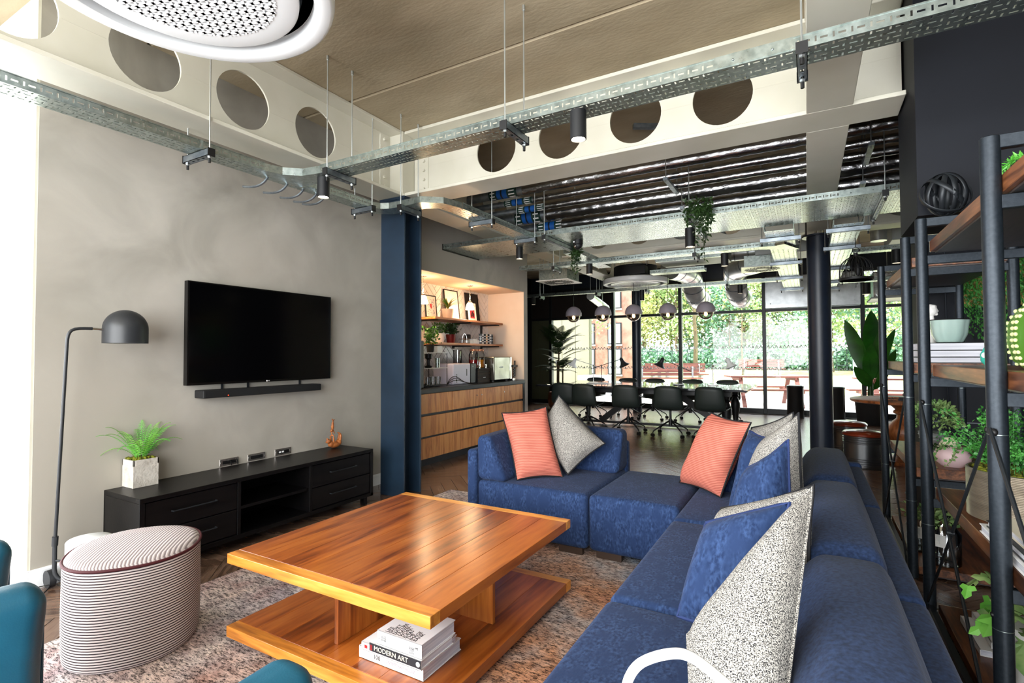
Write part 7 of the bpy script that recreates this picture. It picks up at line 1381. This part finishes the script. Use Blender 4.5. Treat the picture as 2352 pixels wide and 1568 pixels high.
# ------------------------------------------------------------------ outdoors beyond the glazing
b = MB(); vs = [(-60, 12.45, -0.03), (60, 12.45, -0.03), (60, 18.5, -0.03), (-60, 18.5, -0.03)]; b.quad(*vs); struct(b.build('ground_paving', 'paving', smooth=False), 'sunlit pale paving outside the windows')
b = MB(); b.add([(-60, 18.5, -0.03), (60, 18.5, -0.03), (60, 34, 0.25), (-60, 34, 0.25), (60, 95, 0.9), (-60, 95, 0.9)], [(0, 1, 2, 3), (3, 2, 4, 5)]); struct(b.build('ground_lawn', 'lawn', smooth=False), 'sunlit lawn outside')
def gz(y): return -0.03 if y < 18.5 else (-0.03+(y-18.5)/15.5*0.28 if y < 34 else 0.25+(y-34)/61*0.65)
def picnic(label, x, y, rz):
    g = local('picnic_table', label, 'picnic table', 'red-brown picnic tables outside')
    for k in range(5): b = MB(); b.box((-0.9, -0.36+k*0.146, 0.72), (0.9, -0.23+k*0.146, 0.755)); b.build('top_plank', 'redwood', g, smooth=False)
    for s in (-1, 1):
        for k in range(2): b = MB(); b.box((-0.9, s*0.70-0.13+k*0.135, 0.42), (0.9, s*0.70-0.005+k*0.135, 0.455)); b.build('seat_plank', 'redwood', g, smooth=False)
    for x_ in (-0.65, 0.65):
        for s in (-1, 1): b = MB(); b.beam((x_, s*0.25, 0.74), (x_, s*0.66, 0.0), 0.045, 0.09, up=(1, 0, 0)); b.build('leg', 'redwood', g, smooth=False)
        b = MB(); b.box((x_-0.05, -0.82, 0.36), (x_-0.005, 0.82, 0.43)); b.box((x_-0.05, -0.36, 0.65), (x_-0.005, 0.36, 0.72)); b.build('cross_rail', 'redwood', g, smooth=False)
    put(g, (x, y, gz(y)), rz)
picnic('red-brown picnic table outside, left of the round column', -0.95, 14.6, 0.35); picnic('red-brown picnic table outside, seen beside the banana plant', 1.85, 14.3, 0.2); picnic('red-brown picnic table outside, far right behind the shelving', 4.3, 16.6, 0.3)
def bench(label, x, y, rz, back=True, L=1.8):
    g = local('bench', label, 'bench', 'wooden benches outside')
    for k in range(3): b = MB(); b.box((-L/2, -0.22+k*0.15, 0.42), (L/2, -0.09+k*0.15, 0.46)); b.build('seat_slat', 'redwood', g, smooth=False)
    if back:
        for k in range(3): b = MB(); b.box((-L/2, 0.24, 0.52+k*0.13), (L/2, 0.28, 0.63+k*0.13)); b.build('back_slat', 'redwood', g, smooth=False)
    for x_ in (-L/2+0.25, L/2-0.25): b = MB(); b.box((x_-0.04, -0.2, 0), (x_+0.04, 0.24, 0.42)); (b.box((x_-0.03, 0.2, 0.4), (x_+0.03, 0.24, 0.86)) if back else None); b.build('leg', 'bollard', g, smooth=False)
    put(g, (x, y, gz(y)), rz)
bench('long red-brown bench outside, straight behind the dining table', -4.35, 19.0, 0.45, True, 2.3); bench('red-brown bench outside, farther back behind the dining table', -4.6, 21.5, 0.45, True, 2.4); bench('backless bench outside, left of the thin column', -7.3, 26.2, 0.5, False, 2.2); bench('red-brown bench outside on the lawn, right of the tree trunk', -1.9, 27.5, 0.2, True, 2.0)
for x, y, lab in ((-5.9, 25.5, 'grey bollard outside behind the right desk lamp'), (-2.9, 24.5, 'grey bollard outside near the lawn bench')): b = MB(); b.lathe([(0.09, 0), (0.09, 0.75), (0.07, 0.80), (0, 0.81)], (x, y, gz(y)), 16); tag(b.build('bollard', 'bollard'), lab, 'bollard', 'bollards outside')
g = thing('totem_sign', 'pale blue-white information totem outside by the round column', 'sign', (1.75, 22.0, gz(22))); b = MB(); b.box((1.4, 21.9, gz(22)), (2.15, 22.05, 2.0)); b.build('panel', 'totem', g, smooth=False); b = MB(); b.box((1.45, 21.88, 0.5), (2.1, 21.9, 0.9)); b.build('print_block', 'bollard', g, smooth=False)
g = thing('planter_box', 'dark grey planter box outside beyond the white desk lamp', 'planter', (-5.9, 15.6, 0)); b = MB(); b.box((-6.3, 15.2, -0.03), (-5.3, 15.9, 0.62)); b.build('box', 'bollard', g, smooth=False, bevel=0.01)
fn = thing('railing', 'thin dark metal railing along the far edge of the lawn', 'fence', (-5, 36, gz(36)))
for k in range(44): x = -16+k*0.5; b = MB(); b.box((x-0.02, 36, gz(36)), (x+0.02, 36.03, gz(36)+1.3)); b.build('bar', 'fence_metal', fn, smooth=False)
for z in (0.3, 1.2): b = MB(); b.box((-16, 36, gz(36)+z), (5.5, 36.03, gz(36)+z+0.05)); b.build('rail', 'fence_metal', fn, smooth=False)
# clad wing and brick building
cl = thing('clad_wing', 'olive panel clad wing of the building outside on the left', 'building', (-8.2, 15.9, 0)); b = MB(); b.box((-10.5, 15.95, -0.03), (-6.18, 16.15, 7)); b.build('core', 'frame_olive', cl, smooth=False)
for k in range(9): x = -10.5+k*0.48; b = MB(); b.box((x+0.008, 15.90, -0.03), (min(-6.18, x+0.472), 15.949, 7)); b.build('panel', 'cladding', cl, smooth=False)
bb = thing('brick_building', 'red brick building with tall grey windows outside on the left', 'building', (-10, 23.5, 0)); BX0, BX1 = -16.5, -6.95
b = MB(); b.box((BX0, 23.2, -0.03), (BX1, 24.2, 11)); b.build('walls', 'brick_face', bb, smooth=False)
for x in (-9.05, -7.75, -10.6):
    for z0, z1 in ((0.35, 1.55), (1.75, 2.75), (3.4, 4.9), (5.6, 7.0)):
        b = MB(); b.box((x-0.33, 23.16, z0), (x+0.33, 23.21, z1)); f = b.build('window', 'frame_dark', bb, smooth=False); b = MB(); b.box((x-0.28, 23.145, z0+0.05), (x-0.02, 23.162, z1-0.05)); b.box((x+0.02, 23.145, z0+0.05), (x+0.28, 23.162, z1-0.05)); b.build('glazing', 'far_glass', f, smooth=False); b = MB(); b.box((x-0.36, 23.14, z0-0.07), (x+0.36, 23.2, z0)); b.build('sill', 'paving', f, smooth=False)
# trees: bare-stemmed ones on the lawn, a dense belt behind
def tree(label, x, y, h, crown, leafm, trunk=0.1, bare=0.5, n=1500, size=0.22, seed=1, group='trees beyond the lawn'):
    g = local('tree', label, 'tree', group); r = random.Random(seed); b = MB(); top = h*0.9; b.tube([(0, 0, 0), (0.04*h*0.2, 0, h*bare*0.6), (-0.02*h*0.2, 0.02, h*bare), (0.0, 0, top)], [trunk, trunk*0.85, trunk*0.7, trunk*0.15], 8); tips = []
    for k in range(9): a = r.uniform(0, 2*PI); z = h*(bare*0.9+(0.9-bare)*r.random()); L = crown*r.uniform(0.6, 1); p = Vector((0, 0, z)); q = p+Vector((L*math.cos(a), L*math.sin(a), L*0.7)); b.tube([p, (p+q)/2+Vector((0, 0, -0.1*L)), q], [trunk*0.4, trunk*0.25, trunk*0.08], 6); tips.append(q)
    b.build('trunk', 'bark', g); L = []
    for k in range(n): t = r.choice(tips); c = Vector((t.x*0.8, t.y*0.8, t.z)); d = Vector((r.gauss(0, 1), r.gauss(0, 1), r.gauss(0, 0.8))); L.append((c+d*crown*0.34, rdir()))
    leafcloud(L, size, wide=0.9).build('crown_leaves', leafm, g, smooth=False, stuff=True); put(g, (x, y, gz(y)), r.uniform(0, 6)); return g
tree('bare-stemmed tree with a knobbly pale trunk on the lawn behind the dining table', -5.15, 28.5, 7.5, 1.7, 'tree_leaf_yellow', 0.125, 0.42, 700, 0.16, 3, 'young trees on the lawn')
tree('slender young tree on the lawn left of the knobbly trunk', -7.9, 27.0, 6.0, 1.2, 'tree_leaf_yellow', 0.05, 0.5, 500, 0.14, 4, 'young trees on the lawn'); tree('slender young tree on the lawn before the second window from the round column', -3.0, 30.0, 6.0, 1.1, 'tree_leaf', 0.05, 0.45, 500, 0.14, 5, 'young trees on the lawn'); tree('slender young tree between brick building and thin column', -8.0, 20.0, 5.5, 1.0, 'tree_leaf', 0.05, 0.4, 500, 0.12, 6, 'young trees on the lawn')
protos = [tree('pale green tree in the belt beyond the lawn', -11, 40, 9.5, 2.6, 'tree_leaf', 0.16, 0.20, 2600, 0.26, 11), tree('blue-green tree in the belt beyond the lawn', -7.5, 42, 8.0, 2.6, 'tree_leaf_blue', 0.16, 0.10, 2800, 0.26, 12), tree('yellowish tree in the belt beyond the lawn', -4, 41, 9.0, 2.4, 'tree_leaf_yellow', 0.16, 0.20, 2400, 0.26, 13)]
rt_ = random.Random(31); nm = ['pale green tree in the belt beyond the lawn', 'blue-green tree in the belt beyond the lawn', 'yellowish tree in the belt beyond the lawn']
ORD = ['first', 'second', 'third', 'fourth', 'fifth', 'sixth', 'seventh', 'eighth', 'ninth', 'tenth', 'eleventh', 'twelfth', 'thirteenth', 'fourteenth']
protos[0]['label'] = 'pale green tree between the two rows of the belt'; protos[1]['label'] = 'blue-green tree between the two rows of the belt'; protos[2]['label'] = 'yellowish tree between the two rows of the belt'
for row, y in enumerate((39.5, 44.0)):
    for i in range(10):
        x = -17+i*2.9+rt_.uniform(-0.8, 0.8)+row*1.3; j = rt_.randrange(3); s = rt_.uniform(0.58, 0.85); dup(protos[j], (x, y+rt_.uniform(-1, 1), gz(y)), rt_.uniform(0, 6), nm[j].split(' in')[0]+', %s from the left in the %s row of the belt' % (ORD[i], ('front', 'back')[row]), sc=s)
for q, (x, y, j) in enumerate(sorted(((3.2, 30, 0), (5.5, 33, 1), (1.2, 34, 0), (7.5, 30, 2), (0.3, 31, 1), (3.8, 36, 1), (10, 36, 0)))): dup(protos[j], (x, y, gz(y)), rt_.uniform(0, 6), ('pale green tree', 'blue-green tree', 'yellowish tree')[j]+' among the nearer trees at right, %s from the left' % ORD[q], 'trees nearer on the right', sc=0.62)
bu = local('hedge_bush', 'low green bush along the railing, leftmost one', 'bush', 'bushes along the railing'); L = [(Vector((rt_.gauss(0, 0.8), rt_.gauss(0, 0.5), abs(rt_.gauss(0.6, 0.4)))), rdir()) for _ in range(1100)]; leafcloud(L, 0.22, wide=0.9).build('foliage', 'tree_leaf_blue', bu, smooth=False, stuff=True); put(bu, (-12, 37.5, gz(37)))
for i in range(13): dup(bu, (-10.5+i*1.5, 37.3+rt_.uniform(-0.4, 0.6), gz(37)), rt_.uniform(0, 6), 'low green bush along the railing, %s from the left' % ORD[i+1], sc=rt_.uniform(0.8, 1.2))
